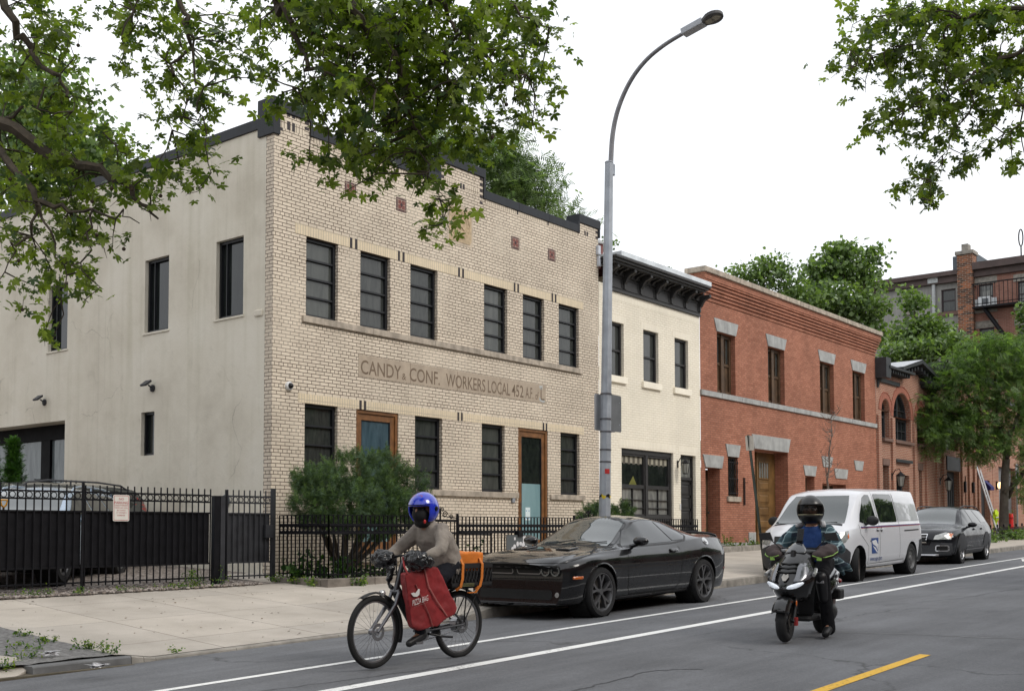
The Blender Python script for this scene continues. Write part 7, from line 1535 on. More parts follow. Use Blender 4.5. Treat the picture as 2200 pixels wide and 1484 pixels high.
def txt_on(root, txt, p0, p1, h, m, name='lettering'):
    vs, fs = text_mb(txt, 1); a = min(v[0] for v in vs); b_ = max(v[0] for v in vs); p0, p1 = Vector(p0), Vector(p1); d = (p1-p0); up = Vector((0, 0, 1)); mb = MB(); mb.add([tuple(p0+d*((v[0]-a)/(b_-a))+up*(v[1]/.72*h)) for v in vs], fs); return mb.build(name, m, root, world=False, fixn=False)
txt_on(rb, 'PIZZA BAG', LX(886.5, 1301), LX(920, 1289), .055, WV); txt_on(rb, 'KEEPS FOOD WARM'[:0]+'INSULATED BAG'[:0]+'\u2014'*6, LX(889, 1304), LX(920, 1293), .006, WV)
# the person
pr_ = B.new('person', 'cyclist in a blue open-face helmet, black mask and taupe jacket, both hands on the bar', 'person')
PV, CH, NK, HD = Vector((-.37, 0, .95)), Vector((-.23, 0, 1.20)), Vector((-.13, 0, 1.33)), Vector((-.065, 0, 1.475))
SH = {s: Vector((-.17, s*.185, 1.275)) for s in (1, -1)}; EL = {1: Vector((-.01, .30, 1.085)), -1: Vector((.0, -.30, 1.07))}; HN = {s: Vector((.17, s*.255, 1.005)) for s in (1, -1)}
HP = {s: Vector((-.36, s*.10, .93)) for s in (1, -1)}; KN = {1: Vector((.06, .13, .66)), -1: Vector((.02, -.14, .80))}; AN = {1: Vector((.09, .13, .29)), -1: Vector((-.20, -.13, .47))}; TO = {1: Vector((.24, .14, .215)), -1: Vector((-.05, -.14, .40))}
mb = MB(); head(mb, HD, RAD(12)); limb(mb, [NK+Vector((-.03, 0, -.05)), HD+Vector((-.02, 0, -.05))], [.06, .055]); rings(mb, [(PV, .14, .10, 0), (CH, .15, .10, .2), (NK+Vector((-.04, 0, -.06)), .13, .08, .3), (NK, .06, .06, .3)])
for s in (1, -1): limb(mb, [SH[s], EL[s], HN[s]+Vector((-.05, 0, .01))], [.05, .038, .026]); limb(mb, [HP[s], KN[s], AN[s]], [.075, .055, .036]); limb(mb, [AN[s], TO[s]], [.035, .03]); gripping_hand(mb, HN[s], 1, s)
blob('body', mb, SKIN, pr_, .009, 2)
JK = cloth('taupe_jacket', (.255, .225, .195)); mb = MB()
rings(mb, [(Vector((-.375, 0, .845)), .185, .155, -.1), (Vector((-.37, 0, .93)), .19, .165, 0), (Vector((-.32, 0, 1.06)), .19, .155, .15), (CH+Vector((.0, 0, 0)), .20, .145, .25), (Vector((-.175, 0, 1.30)), .16, .10, .35), (NK+Vector((-.01, 0, .01)), .075, .075, .3)])
for s in (1, -1): limb(mb, [SH[s]+Vector((0, -s*.03, -.01)), SH[s].lerp(EL[s], .5)+Vector((-.01, 0, 0)), EL[s], EL[s].lerp(HN[s], .75)], [.085, .074, .064, .048])
limb(mb, [(-.12, -.05, 1.345), (-.21, 0, 1.355), (-.12, .05, 1.345)], [.03, .035, .03]); blob('jacket', mb, JK, pr_, .010, 3, .036, .11)
TR_ = cloth('dark_trousers', (.012, .013, .018)); mb = MB(); rings(mb, [(Vector((-.38, 0, .84)), .165, .14, 0), (Vector((-.36, 0, .96)), .165, .13, 0)])
for s in (1, -1): limb(mb, [HP[s], HP[s].lerp(KN[s], .5), KN[s], KN[s].lerp(AN[s], .5), AN[s]+Vector((0, 0, .02))], [.10, .09, .074, .062, .05])
blob('trousers', mb, TR_, pr_, .011, 3, .02, .09); mb = MB()
for s in (1, -1):
    mb = MB(); limb(mb, [AN[s]+Vector((-.03, 0, -.01)), TO[s]], [.048, .036]); mb.sphere(tuple(AN[s]+Vector((-.02, 0, .03))), .047, 10, 8); blob('shoe', mb, mat('black_shoe', (.010, .010, .011), .5, var=.2), pr_, .009, 2)
    mb = MB(); gripping_hand(mb, HN[s], 1.28, s); blob('glove', mb, mat('black_glove', (.012, .012, .012), .7, var=.2), pr_, .007, 1)
BM = mat('face_mask_black', (.008, .008, .009), .8, var=.1); mb = MB(); k = 0; mb.sphere((.035, 0, -.045), (.084, .084, .085), 18, 12); mb.sphere((.0, 0, -.12), (.085, .085, .06), 14, 8); mb.xf(Matrix.Translation(HD) @ Matrix.Rotation(RAD(12), 4, 'Z')); blob('face_mask', mb, BM, pr_, .009, 3)
mb = MB(); mb.sphere((.055, 0, .012), (.052, .074, .026), 16, 8); mb.xf(Matrix.Translation(HD) @ Matrix.Rotation(RAD(12), 4, 'Z')); mb.build('dark_eye_band', mat('eye_band_black', (.008, .008, .01), .1, var=0), pr_, world=False, smooth=True)  # dark ellipsoid added over the eyes to blacken the face opening
BLU = mat('blue_helmet_paint', (.012, .035, .50), .2, var=.15, scale=4, coat=1); h, P, vf, M = helmet(pr_, HD+Vector((-.015, 0, .012)), RAD(12), BLU, 'open', .140, RAD(6))
mb = MB()
for s in (1, -1): mb.lathe([(0, .015), (.022, .012), (.024, 0)], (0, 0, 0), 'Y', 14); mb.v = mb.v; k = len(mb.v)-42; [mb.v.__setitem__(i, (mb.v[i][0]+.0, s*(mb.v[i][1]+.146), mb.v[i][2]-.0)) for i in range(k, len(mb.v))]
mb.xf(M); mb.build('helmet_pivot', BLACKM, h, world=False); mb = MB()
for s in (1, -1): mb.tube([M @ Vector((.135*cos(a)*sin(b_)*1.14, s*.128*sin(a)*sin(b_)*1.16, .143*cos(b_)*1.15)) for a, b_ in ((.15, .75), (.35, .62), (.55, .68), (.45, .85), (.75, 1.0))], .007, 5)
mb.build('helmet_flames', mat('helmet_orange', (.35, .06, .03), .3, var=.1), h, world=False); mb = MB(); mb.tube([M @ Vector((.158*cos(a)*1.0, .135*sin(a), .047)) for a in [RAD(x) for x in range(-64, 65, 8)]], .008, 6, flat=.8); mb.build('helmet_trim', BLACKM, h, world=False, smooth=True)
mb = MB(); mb.sphere(tuple(HD+Vector((.05, .085, -.115))), (.015, .012, .02), 8, 6); mb.build('chin_buckle', mat('red_buckle', (.5, .02, .02), .4, var=0), h, world=False)

# ---------------- scooter and rider
S = Fr('scooter', 'black motor scooter with lit headlights ridden towards the camera', 'scooter', (1684, 1382), (1772, 1355.5)); t = S.t; SB = carpaint('scooter_black', (.008, .008, .009)); SW = carpaint('scooter_silver', (.14, .145, .16), .9, .25, .5)
xf_, xr_, RS = .66, -.60, .222
for x, st in ((xf_, RAD(4)), (xr_, 0)):
    M = Matrix.Translation((x, 0, RS)) @ Matrix.Rotation(st, 4, 'Z'); mb = MB(); mb.lathe([(RS-.055+.055*cos(a), .058*sin(a)) for a in [2*pi*i/16 for i in range(17)]], (0, 0, 0), 'Y', 44); mb.xf(M); w = mb.build('wheel', TYRE, t, world=False, smooth=True)
    mb = MB(); mb.lathe([(.135, -.04), (.12, -.03), (.12, .03), (.135, .04)], (0, 0, 0), 'Y', 32); mb.lathe([(0, -.05), (.03, -.045), (.03, .045), (0, .05)], (0, 0, 0), 'Y', 14)
    for i in range(5): a = 2*pi*i/5; mb.tube([(.02*cos(a), 0, .02*sin(a)), (.125*cos(a), 0, .125*sin(a))], [.018, .012], 5)
    mb.xf(M); mb.build('rim', RIMD, w, world=False, smooth=True); mb = MB(); mb.lathe([(.05, .06), (.09, .06), (.09, .064), (.05, .064), (.05, .06)], (0, 0, 0), 'Y', 24); mb.xf(M); mb.build('brake_disc', mat('brake_disc', (.12, .11, .1)), w, world=False)
mb = MB()
for s in (-1, 1): mb.tube([(xf_-.19, s*.075, .66), (xf_-.10, s*.085, .40), (xf_, s*.088, RS)], [.018, .022, .028], 10)
mb.tube([(.46, 0, .66), (.36, 0, .98)], .028, 10); mb.build('fork', mat('fork_black', (.02, .02, .022), .4, .5), t, world=False, smooth=True); mb = MB(); mb.box((xf_-.05, .10, RS-.04), (xf_+.01, .13, RS+.05)); mb.build('brake_caliper', mat('caliper_red', (.28, .02, .02), .4, var=.1), t, world=False, bevel=.006)
for s in (-1, 1): mb = MB(); mb.sphere((xf_-.05, s*.112, .42), (.02, .008, .032), 10, 8); mb.build('reflector', AMB, t, world=False, smooth=True)
mb = MB(); M = Matrix.Translation((xf_, 0, RS)) @ Matrix.Rotation(RAD(4), 4, 'Z'); mb.lathe([(RS-.01, -.092), (RS+.035, -.06), (RS+.05, 0), (RS+.035, .06), (RS-.01, .092)], (0, 0, 0), 'Y', 16, RAD(25), RAD(160)); mb.xf(M); o = mb.build('front_mudguard', SB, t, world=False, smooth=True, fixn=False); md = o.modifiers.new('s', 'SOLIDIFY'); md.thickness = .006
# front shield: faceted shell (y, z, x) rows
def shell(name, rows, m, parent, sub=2, crease=False, thick=.0):
    mb = MB(); n = len(rows[0]); V = [p for r in rows for p in r]; mb.add(V, [(i*n+j, i*n+j+1, (i+1)*n+j+1, (i+1)*n+j) for i in range(len(rows)-1) for j in range(n-1)]); o = mb.build(name, m, parent, world=False, smooth=1, fixn=True)
    md = o.modifiers.new('sub', 'SUBSURF'); md.levels = md.render_levels = sub
    if thick: md = o.modifiers.new('so', 'SOLIDIFY'); md.thickness = thick
    return o
mir = lambda r: [(x, -y, z) for x, y, z in reversed(r)]+r[1:] if abs(r[0][1]) < 1e-6 else [(x, -y, z) for x, y, z in reversed(r)]+r
rows = [mir([(.30, 0, .985), (.30, .10, .97), (.22, .20, .93)]), mir([(.48, 0, .88), (.46, .10, .87), (.34, .22, .83)]), mir([(.58, 0, .76), (.55, .13, .76), (.40, .25, .74)]), mir([(.68, 0, .64), (.63, .14, .66), (.46, .27, .68)]), mir([(.735, 0, .55), (.68, .13, .57), (.48, .25, .60)]), mir([(.66, 0, .47), (.60, .10, .48), (.44, .20, .50)]), mir([(.50, 0, .42), (.46, .08, .42), (.34, .17, .44)])]
shell('front_fairing', rows, SB, t, 2, thick=.006)
for s in (1, -1):
    shell('silver_panel', [[(.50, s*.10, .868), (.37, s*.215, .842)], [(.585, s*.115, .768), (.43, s*.243, .758)], [(.665, s*.115, .675), (.50, s*.262, .698)], [(.70, s*.085, .64), (.60, s*.20, .655)]], SW, t, 1, thick=.006)
    shell('headlight', [[(.712, s*.05, .615), (.615, s*.225, .668)], [(.736, s*.04, .588), (.650, s*.20, .622)], [(.732, s*.05, .566), (.672, s*.14, .580)]], mat('lit_headlight', (.7, .74, .8), .1, var=.3, scale=30, coat=1, em=(.80, .88, 1), ems=.35), t, 1, thick=.012)
    mb = MB(); mb.tube([(.34, s*.24, .78), (.42, s*.26, .75), (.50, s*.27, .72)], .02, 8); mb.build('indicator', mat('clear_lens', (.3, .3, .3), .15, var=.1, coat=1), t, world=False, smooth=True)
mb = MB(); mb.prism([(-.015, .66), (.015, .66), (.04, .70), (.025, .735), (0, .72), (-.025, .735), (-.04, .70)], lambda u, v, d: (.70-(v-.62)*.85+d, u, v), 0, .012); mb.build('front_badge', mat('badge_silver', (.35, .33, .3), .3, .8, var=.2), t, world=False)
for z, x in ((.80, .545), (.755, .588), (.845, .505)): mb = MB(); mb.tube([(x-.02, -.10, z), (x+.005, 0, z-.01), (x-.02, .10, z)], .011, 5); mb.build('grille_slat', mat('slat_black', (.004, .004, .004), .5, var=0), t, world=False)
rows = [mir([(.18, 0, 1.085), (.17, .05, 1.07)]), mir([(.27, 0, 1.04), (.25, .10, 1.01)]), mir([(.36, 0, .97), (.32, .15, .94)])]; shell('windshield', rows, mat('smoked_screen', (.02, .022, .026), .12, var=.1, coat=1), t, 2, thick=.005)
rows = [mir([(.10, 0, 1.01), (.10, .12, 1.0), (.12, .26, .985)]), mir([(.24, 0, 1.03), (.22, .14, 1.01), (.18, .27, .985)]), mir([(.33, 0, .955), (.28, .16, .945), (.19, .26, .96)]), mir([(.22, 0, .90), (.18, .14, .90), (.12, .22, .93)])]; shell('handlebar_cowl', rows, SB, t, 2)
mb = MB(); mb.tube([(.12, -.36, .99), (.16, -.15, 1.0), (.16, .15, 1.0), (.12, .36, .99)], .014, 8); mb.build('handlebar', BLACKM, t, world=False, smooth=True)
for s in (1, -1):
    mb = MB(); mb.tube([(.20, s*.20, 1.0), (.22, s*.30, 1.09), (.21, s*.36, 1.115)], .007, 6); k = len(mb.v); mb.prism([(-.085, -.045), (.06, -.04), (.085, .035), (-.05, .05)], lambda u, v, d: (.20+d, s*.375-u, 1.135+v), -.012, .012); m_ = mb.build('rear_view_mirror', TRIM, t, world=False, bevel=.006)
# leg shield, floor, seat, tail
rows = [mir([(.30, 0, .93), (.27, .16, .90), (.28, .22, .84)]), mir([(.30, 0, .66), (.28, .18, .66), (.33, .25, .66)]), mir([(.28, 0, .42), (.28, .16, .40), (.32, .20, .42)]), mir([(.22, 0, .24), (.22, .15, .24), (.20, .18, .30)])]; shell('leg_shield', rows, TRIM, t, 2)
mb = MB(); mb.box((-.22, -.16, .20), (.30, .16, .26)); mb.build('floor_board', TRIM, t, world=False, bevel=.03)
rows = [[(-.18, .0, .30), (-.18, .12, .28), (-.20, .16, .22)], [(-.24, 0, .55), (-.24, .13, .50), (-.26, .16, .34)], [(-.30, 0, .68), (-.32, .15, .66), (-.36, .19, .50)], [(-.60, 0, .72), (-.60, .17, .70), (-.60, .20, .52)], [(-.95, 0, .80), (-.95, .10, .79), (-.92, .12, .66)], [(-1.0, 0, .76), (-1.0, .08, .75), (-.98, .08, .70)]]
shell('tail_body', [mir(r) for r in rows], SB, t, 2, thick=.006)
for s in (1, -1): shell('tail_stripe', [[(-.50, s*.185, .70), (-.50, s*.20, .62)], [(-.75, s*.165, .74), (-.75, s*.18, .68)], [(-.94, s*.115, .79), (-.94, s*.12, .74)]], SW, t, 1, thick=.005)
mb = MB(); mb.sphere((-.42, 0, .745), (.22, .15, .055), 18, 10); mb.sphere((-.74, 0, .80), (.20, .12, .06), 18, 10); mb.build('seat', mat('seat_vinyl', (.012, .012, .012), .5, var=.1), t, world=False, smooth=True)
mb = MB(); mb.tube([(-.30, -.13, .24), (-.55, -.17, .27), (-.92, -.18, .36)], [.03, .055, .06], 12); mb.sphere((-.5, .12, .26), (.2, .08, .11), 14, 10); mb.build('engine_and_exhaust', mat('exhaust_black', (.02, .02, .02), .5, .4, var=.2), t, world=False, smooth=True)
mb = MB(); mb.tube([(-.60, .12, RS), (-.68, .15, .62)], .028, 10); mb.build('shock_absorber', RIMS, t, world=False); mb = MB(); mb.sphere((-.95, .10, .60), (.03, .04, .03), 10, 8); mb.build('tail_light', REDL, t, world=False, smooth=True)
mb = MB(); mb.box((-.78, .10, .40), (-.60, .22, .52)); mb.build('side_box', TRIM, t, world=False, bevel=.02)
MF = cloth('muff_grey', (.07, .055, .055)); HV = mat('reflective_green', (.30, .55, .10), .5, var=.1)
for s in (1, -1):
    mb = MB(); mb.sphere((.14, s*.29, .955), (.13, .105, .085), 20, 14); mb.sphere((.24, s*.25, .925), (.07, .09, .06), 14, 10); mb.sphere((.05, s*.31, .975), (.09, .095, .08), 14, 10); g = blob('handlebar_muff', mb, MF, t, .010, 4, .02, .08)
    mb = MB(); mb.tube([(.30, s*.19, .925), (.305, s*.26, .905), (.27, s*.33, .91), (.20, s*.385, .93), (.08, s*.41, .97)], .005, 5); mb.box((.285, s*.24, .872), (.302, s*.29, .90)); mb.build('reflective_piping', HV, g, world=False)
ph = S.new('phone', 'black phone in a holder above the scooter handlebar', 'phone'); mb = MB(); k = 0; mb.box((-.006, -.038, -.075), (.006, .038, .075)); mb.xf(Matrix.Translation((.18, .02, 1.155)) @ Matrix.Rotation(RAD(-22), 4, 'Y')); pm = mb.build('phone_body', mat('phone_black', (.01, .01, .012), .25, var=0), ph, world=False, bevel=.005); mb = MB(); mb.tube([(.17, 0, 1.02), (.185, .01, 1.09)], .012, 6); mb.box((.16, -.03, 1.07), (.2, .05, 1.085)); mb.build('phone_holder', BLACKM, ph, world=False)
pr_ = S.new('person', 'scooter rider in a matt black full-face helmet, plaid overshirt and blue T-shirt', 'person')
PV, CH, NK, HD = Vector((-.40, 0, .86)), Vector((-.32, 0, 1.12)), Vector((-.27, 0, 1.27)), Vector((-.235, 0, 1.425))
SH = {s: Vector((-.29, s*.20, 1.20)) for s in (1, -1)}; EL = {s: Vector((-.17, s*.345, 1.0)) for s in (1, -1)}; HN = {s: Vector((.11, s*.30, .985)) for s in (1, -1)}
HP = {s: Vector((-.38, s*.12, .83)) for s in (1, -1)}; KN = {1: Vector((.06, .22, .70)), -1: Vector((.04, -.2, .66))}; AN = {1: Vector((-.08, .24, .15)), -1: Vector((.06, -.18, .34))}; TO = {1: Vector((.09, .26, .06)), -1: Vector((.20, -.18, .30))}
HY = RAD(16); mb = MB(); head(mb, HD, HY); limb(mb, [NK+Vector((-.03, 0, -.05)), HD+Vector((-.02, 0, -.05))], [.065, .058]); rings(mb, [(PV, .15, .11, 0), (CH, .16, .11, .1), (NK+Vector((-.03, 0, -.06)), .13, .08, .2), (NK, .06, .06, .2)])
for s in (1, -1): limb(mb, [SH[s], EL[s], HN[s]+Vector((-.05, 0, .01))], [.05, .04, .028]); limb(mb, [HP[s], KN[s], AN[s]], [.08, .058, .038]); limb(mb, [AN[s], TO[s]], [.03, .025]); gripping_hand(mb, HN[s], 1, s)
blob('body', mb, SKIN2, pr_, .008, 1)
mb = MB()
for s in (1, -1): mb.sphere((.083, s*.032, .012), (.012, .014, .008), 8, 6)
mb.xf(Matrix.Translation(HD) @ Matrix.Rotation(HY, 4, 'Z')); mb.build('eyes', mat('eye_dark', (.02, .015, .012), .2, var=0), pr_, world=False, smooth=True); mb = MB()
for s in (1, -1): mb.tube([(.095, s*.012, .034), (.095, s*.032, .042), (.08, s*.055, .036)], .006, 5)
mb.xf(Matrix.Translation(HD) @ Matrix.Rotation(HY, 4, 'Z')); mb.build('eyebrows', mat('hair_black', (.012, .01, .009), .7, var=0), pr_, world=False, smooth=True)
TS = cloth('blue_tshirt', (.028, .065, .20)); mb = MB(); rings(mb, [(Vector((-.37, 0, .82)), .19, .165, -.1), (Vector((-.36, 0, .92)), .19, .175, 0), (Vector((-.33, 0, 1.04)), .185, .16, .08), (CH, .19, .145, .15), (Vector((-.285, 0, 1.22)), .14, .105, .2), (NK+Vector((0, 0, -.01)), .08, .08, .2)]); ts = blob('tshirt', mb, TS, pr_, .010, 3, .02, .1)
m, n, b = nmat('plaid_flannel'); p = N(n, 'ShaderNodeTexCoord').outputs['Object']; sx = N(n, 'ShaderNodeSeparateXYZ'); n.links.new(p, sx.inputs[0])
def band(u, per, off, w): fr = math_(n, 'FRACT', math_(n, 'DIVIDE', math_(n, 'ADD', u, off), per)); return math_(n, 'LESS_THAN', math_(n, 'ABSOLUTE', math_(n, 'SUBTRACT', fr, .5)), w)
uu = math_(n, 'ADD', sx.outputs[1], math_(n, 'MULTIPLY', sx.outputs[0], .8)); vv = math_(n, 'ADD', sx.outputs[2], math_(n, 'MULTIPLY', sx.outputs[0], .3)); c_ = mixc(n, math_(n, 'MULTIPLY', band(uu, .11, 0, .25), .9), (.012, .022, .038), (.06, .115, .14)); c_ = mixc(n, math_(n, 'MULTIPLY', band(vv, .11, 0, .25), .6), c_, (.045, .085, .10)); c_ = mixc(n, math_(n, 'MULTIPLY', math_(n, 'MAXIMUM', band(uu, .11, .03, .06), band(vv, .11, .03, .06)), .85), c_, (.28, .38, .40)); n.links.new(c_, b.inputs['Base Color']); b.inputs['Roughness'].default_value = .9; PLAID = m
mb = MB(); rings(mb, [(Vector((-.44, 0, .80)), .22, .13, 0), (Vector((-.43, 0, .95)), .215, .135, 0), (Vector((-.40, 0, 1.10)), .21, .13, .1), (Vector((-.34, 0, 1.23)), .17, .095, .2), (Vector((-.31, 0, 1.27)), .09, .075, .2)])
for s in (1, -1):
    limb(mb, [SH[s]+Vector((-.01, -s*.03, -.01)), SH[s].lerp(EL[s], .5), EL[s], EL[s].lerp(HN[s], .72)], [.088, .078, .068, .055]); rings(mb, [(Vector((-.37, s*.17, .80)), .05, .16, 0), (Vector((-.34, s*.165, 1.0)), .05, .14, 0), (Vector((-.31, s*.13, 1.20)), .045, .10, .1)])
limb(mb, [(-.5, .22, .84), (-.60, .30, .78), (-.68, .33, .74)], [.06, .045, .02]); limb(mb, [(-.45, .2, .86), (-.58, .27, .70)], [.06, .02]); blob('plaid_overshirt', mb, PLAID, pr_, .010, 3, .026, .09)
HW = cloth('white_hood', (.45, .45, .46)); mb = MB(); limb(mb, [(-.22, -.15, 1.26), (-.36, -.10, 1.28), (-.40, 0, 1.28), (-.36, .10, 1.28), (-.22, .16, 1.26)], [.028, .04, .045, .04, .028]); blob('white_collar', mb, HW, pr_, .010, 3, .01)
mb = MB(); rings(mb, [(Vector((-.42, 0, .75)), .18, .15, 0), (Vector((-.40, 0, .88)), .175, .14, 0)])
for s in (1, -1): limb(mb, [HP[s], HP[s].lerp(KN[s], .5), KN[s], KN[s].lerp(AN[s], .5), AN[s]+Vector((-.02, 0, -.05))], [.112, .098, .082, .074, .074])
blob('trousers', mb, cloth('black_trousers', (.010, .010, .012)), pr_, .011, 3, .02, .09)
mb = MB(); limb(mb, [KN[1]+Vector((.045, 0, -.02)), KN[1].lerp(AN[1], .45)+Vector((.05, 0, 0))], [.072, .055]); kg = blob('knee_guard', mb, mat('guard_black', (.014, .014, .016), .4, var=.1), pr_, .010, 2); mb = MB(); q = KN[1].lerp(AN[1], .12)+Vector((.05, 0, 0)); mb.box((q.x+.045, q.y-.045, q.z-.014), (q.x+.068, q.y+.045, q.z+.014)); mb.build('reflective_strap', mat('strap_grey', (.3, .3, .32), .5, var=.1), kg, world=False)
for s in (1, -1): mb = MB(); limb(mb, [AN[s]+Vector((-.04, 0, -.03)), TO[s]], [.055, .045]); mb.sphere(tuple(AN[s]+Vector((-.01, 0, .02))), .066, 10, 8); blob('shoe', mb, MATS['black_shoe'], pr_, .009, 2)
HM = mat('matt_black_helmet', (.010, .010, .011), .38, var=.2, scale=8, coat=.25); h, P, vf, M = helmet(pr_, HD+Vector((-.01, 0, .01)), HY, HM, 'full', .150)
mb = MB(); mb.add([(x*1.10, y*1.10, z*1.02) for x, y, z in P], vf); mb.xf(M); m, n, b = nmat('clear_visor'); b.inputs['Roughness'].default_value = .03; b.inputs['Base Color'].default_value = (.02, .02, .02, 1); tb = N(n, 'ShaderNodeBsdfTransparent'); tb.inputs[0].default_value = (.33, .33, .33, 1); ms_ = N(n, 'ShaderNodeMixShader'); ms_.inputs[0].default_value = .80; n.links.new(b.outputs[0], ms_.inputs[1]); n.links.new(tb.outputs[0], ms_.inputs[2]); n.links.new(ms_.outputs[0], n.nodes['Material Output'].inputs['Surface']); mb.build('visor', m, h, world=False, smooth=True, fixn=False)
mb = MB(); mb.tube([M @ Vector((.178*cos(a), .150*sin(a), -.052)) for a in [RAD(x) for x in range(-64, 65, 8)]], .004, 5); mb.build('visor_rim', mat('visor_edge', (.35, .32, .2), .3, .4, var=.1), h, world=False, smooth=True)
mb = MB(); mb.sphere((-.03, .06, .135), (.07, .018, .018), 10, 6); mb.sphere((-.03, -.06, .135), (.07, .018, .018), 10, 6); mb.sphere((-.09, 0, .145), (.06, .03, .014), 10, 6); mb.xf(M); mb.build('helmet_vents', HM, h, world=False, smooth=True)
# small coloured print on the shirt
for i, (txt, y, z, col) in enumerate((('X', -.09, 1.075, (.02, .5, .55)), ('M', -.05, 1.02, (.35, .5, .05)), ('O', .03, 1.06, (.6, .08, .05)), ('E', .085, 1.07, (.35, .05, .3)))):
    vs, fs = text_mb(txt, .075); mb = MB(); hh = -.185-abs(y)*.22; mb.add([(hh+.003*(i % 2), -y-.02+v[0], z+v[1]) for v in vs], fs); mb.build('shirt_print', mat('print_%d' % i, col, .6, var=0), ts, world=False, fixn=False)
# ================================================================== foliage
def mesh_quads(name, V, F, mats, mi, parent, world=True):
    """V (n,3) F (m,4) arrays"""
    off = np.array(origin(parent)) if (parent is not None and world) else np.zeros(3)
    me = bpy.data.meshes.new(name); n, m = len(V), len(F); k = F.shape[1]
    me.vertices.add(n); me.vertices.foreach_set('co', (V-off).astype(np.float32).ravel()); me.loops.add(m*k); me.loops.foreach_set('vertex_index', F.astype(np.int32).ravel())
    me.polygons.add(m); me.polygons.foreach_set('loop_start', (np.arange(m)*k).astype(np.int32))
    for q in mats: me.materials.append(q)
    me.polygons.foreach_set('material_index', mi.astype(np.int32)); me.update(calc_edges=True); me.validate()
    o = bpy.data.objects.new(name, me); COL.objects.link(o); o.parent = parent; return o
def leaf_mat(name, col, tr=.45, rough=.45, spec=.3):
    m = bpy.data.materials.new(name); m.use_nodes = True; n = m.node_tree; b = n.nodes['Principled BSDF']; out = n.nodes['Material Output']
    p = pos(n); f = noise(n, p, 3.5, 3, .6); c = ramp(n, f, [(.3, tuple(x*.65 for x in col)), (.7, tuple(x*1.25 for x in col))]); n.links.new(c, b.inputs['Base Color']); b.inputs['Roughness'].default_value = rough; b.inputs['Specular IOR Level'].default_value = spec
    t = N(n, 'ShaderNodeBsdfTranslucent'); c2 = mixc(n, 1, c, (1.5, 1.75, .5), 'MULTIPLY'); n.links.new(c2, t.inputs[0]); mx_ = N(n, 'ShaderNodeMixShader'); mx_.inputs[0].default_value = tr; n.links.new(b.outputs[0], mx_.inputs[1]); n.links.new(t.outputs[0], mx_.inputs[2]); n.links.new(mx_.outputs[0], out.inputs['Surface']); return m
def star():
    pts = []; L = [(90, 1.0), (38, .86), (-18, .62)]
    ang = [90, 38, -18]; tips = [(90, 1.0), (40, .88), (-22, .66), (202, .66), (140, .88)]
    order = [(-22, .66), (40, .88), (90, 1.0), (140, .88), (202, .66)]
    V = [(0, 0, 0)]; F = []
    for i, (a, r) in enumerate(order):
        s0 = a-26 if i else a-34; s1 = a+25 if i < 4 else a+34
        k = len(V)
        for aa, rr_, z in ((s0, .46, .0), (a-15, r*.74, -.03), (a, r, -.10), (a+15, r*.74, -.03), (s1, .46, .0)): V.append((rr_*cos(RAD(aa)), rr_*sin(RAD(aa)), z))
        F += [(0, k, k+1, k+2), (0, k+2, k+3, k+4)]
    return np.array(V), np.array(F)
def quadleaf(w=.45): return np.array([(0, 0, 0), (w, .45, .06), (0, 1, -.05), (-w, .45, .06)]), np.array([(0, 1, 2, 3)])
def compound():      # a spray of narrow leaflets
    V = []; F = []
    for i in range(5):
        for s in (-1, 1):
            y = .12+i*.19; k = len(V); V += [(0, y, 0), (s*.20, y+.13, .02), (s*.42, y+.16, -.05), (s*.20, y+.02, .02)]; F.append((k, k+1, k+2, k+3))
    return np.array(V), np.array(F)
def rotmats(N_, tilt, rng, droop=0.):
    yaw = rng.uniform(0, 2*pi, N_); a = rng.normal(0, tilt, N_); b_ = rng.normal(0, tilt, N_)+droop
    ca, sa, cb, sb, cy, sy = np.cos(a), np.sin(a), np.cos(b_), np.sin(b_), np.cos(yaw), np.sin(yaw); z = np.zeros(N_); o = np.ones(N_)
    Rx = np.stack([o, z, z, z, cb, -sb, z, sb, cb], 1).reshape(-1, 3, 3); Ry = np.stack([ca, z, sa, z, o, z, -sa, z, ca], 1).reshape(-1, 3, 3); Rz = np.stack([cy, -sy, z, sy, cy, z, z, z, o], 1).reshape(-1, 3, 3)
    return Rz @ Rx @ Ry
def leaves(name, P, size, shape, mats, parent, rng, tilt=.6, var=.3, world=True, weights=None, droop=-.5, pick=None):
    P = np.asarray(P); n = len(P); V0, F0 = shape; k = len(V0); Rm = rotmats(n, tilt, rng, droop); s = size*(1+rng.uniform(-var, var, n))
    V = np.einsum('nij,kj->nki', Rm, V0)*s[:, None, None]+P[:, None, :]; F = (F0[None]+(np.arange(n)*k)[:, None, None]).reshape(-1, F0.shape[1]); mi = np.repeat(rng.choice(len(mats), n, p=weights) if pick is None else np.where(rng.random(n) < .8, pick, rng.integers(0, len(mats), n)), len(F0))
    return mesh_quads(name, V.reshape(-1, 3), F, mats, mi, parent, world)
PL = [leaf_mat('plane_leaf_green', (.135, .180, .038), .5), leaf_mat('plane_leaf_dark', (.075, .108, .028), .45), leaf_mat('plane_leaf_light', (.20, .25, .05), .5), leaf_mat('plane_leaf_blue', (.06, .10, .045), .25)]
BARK = mat('bark', (.065, .052, .038), .9, var=.35, scale=14, bmp=.5, bs=40, obj=False)
BARKP = mat('plane_bark', (.10, .088, .065), .9, var=.45, scale=5, bmp=.4, obj=False)
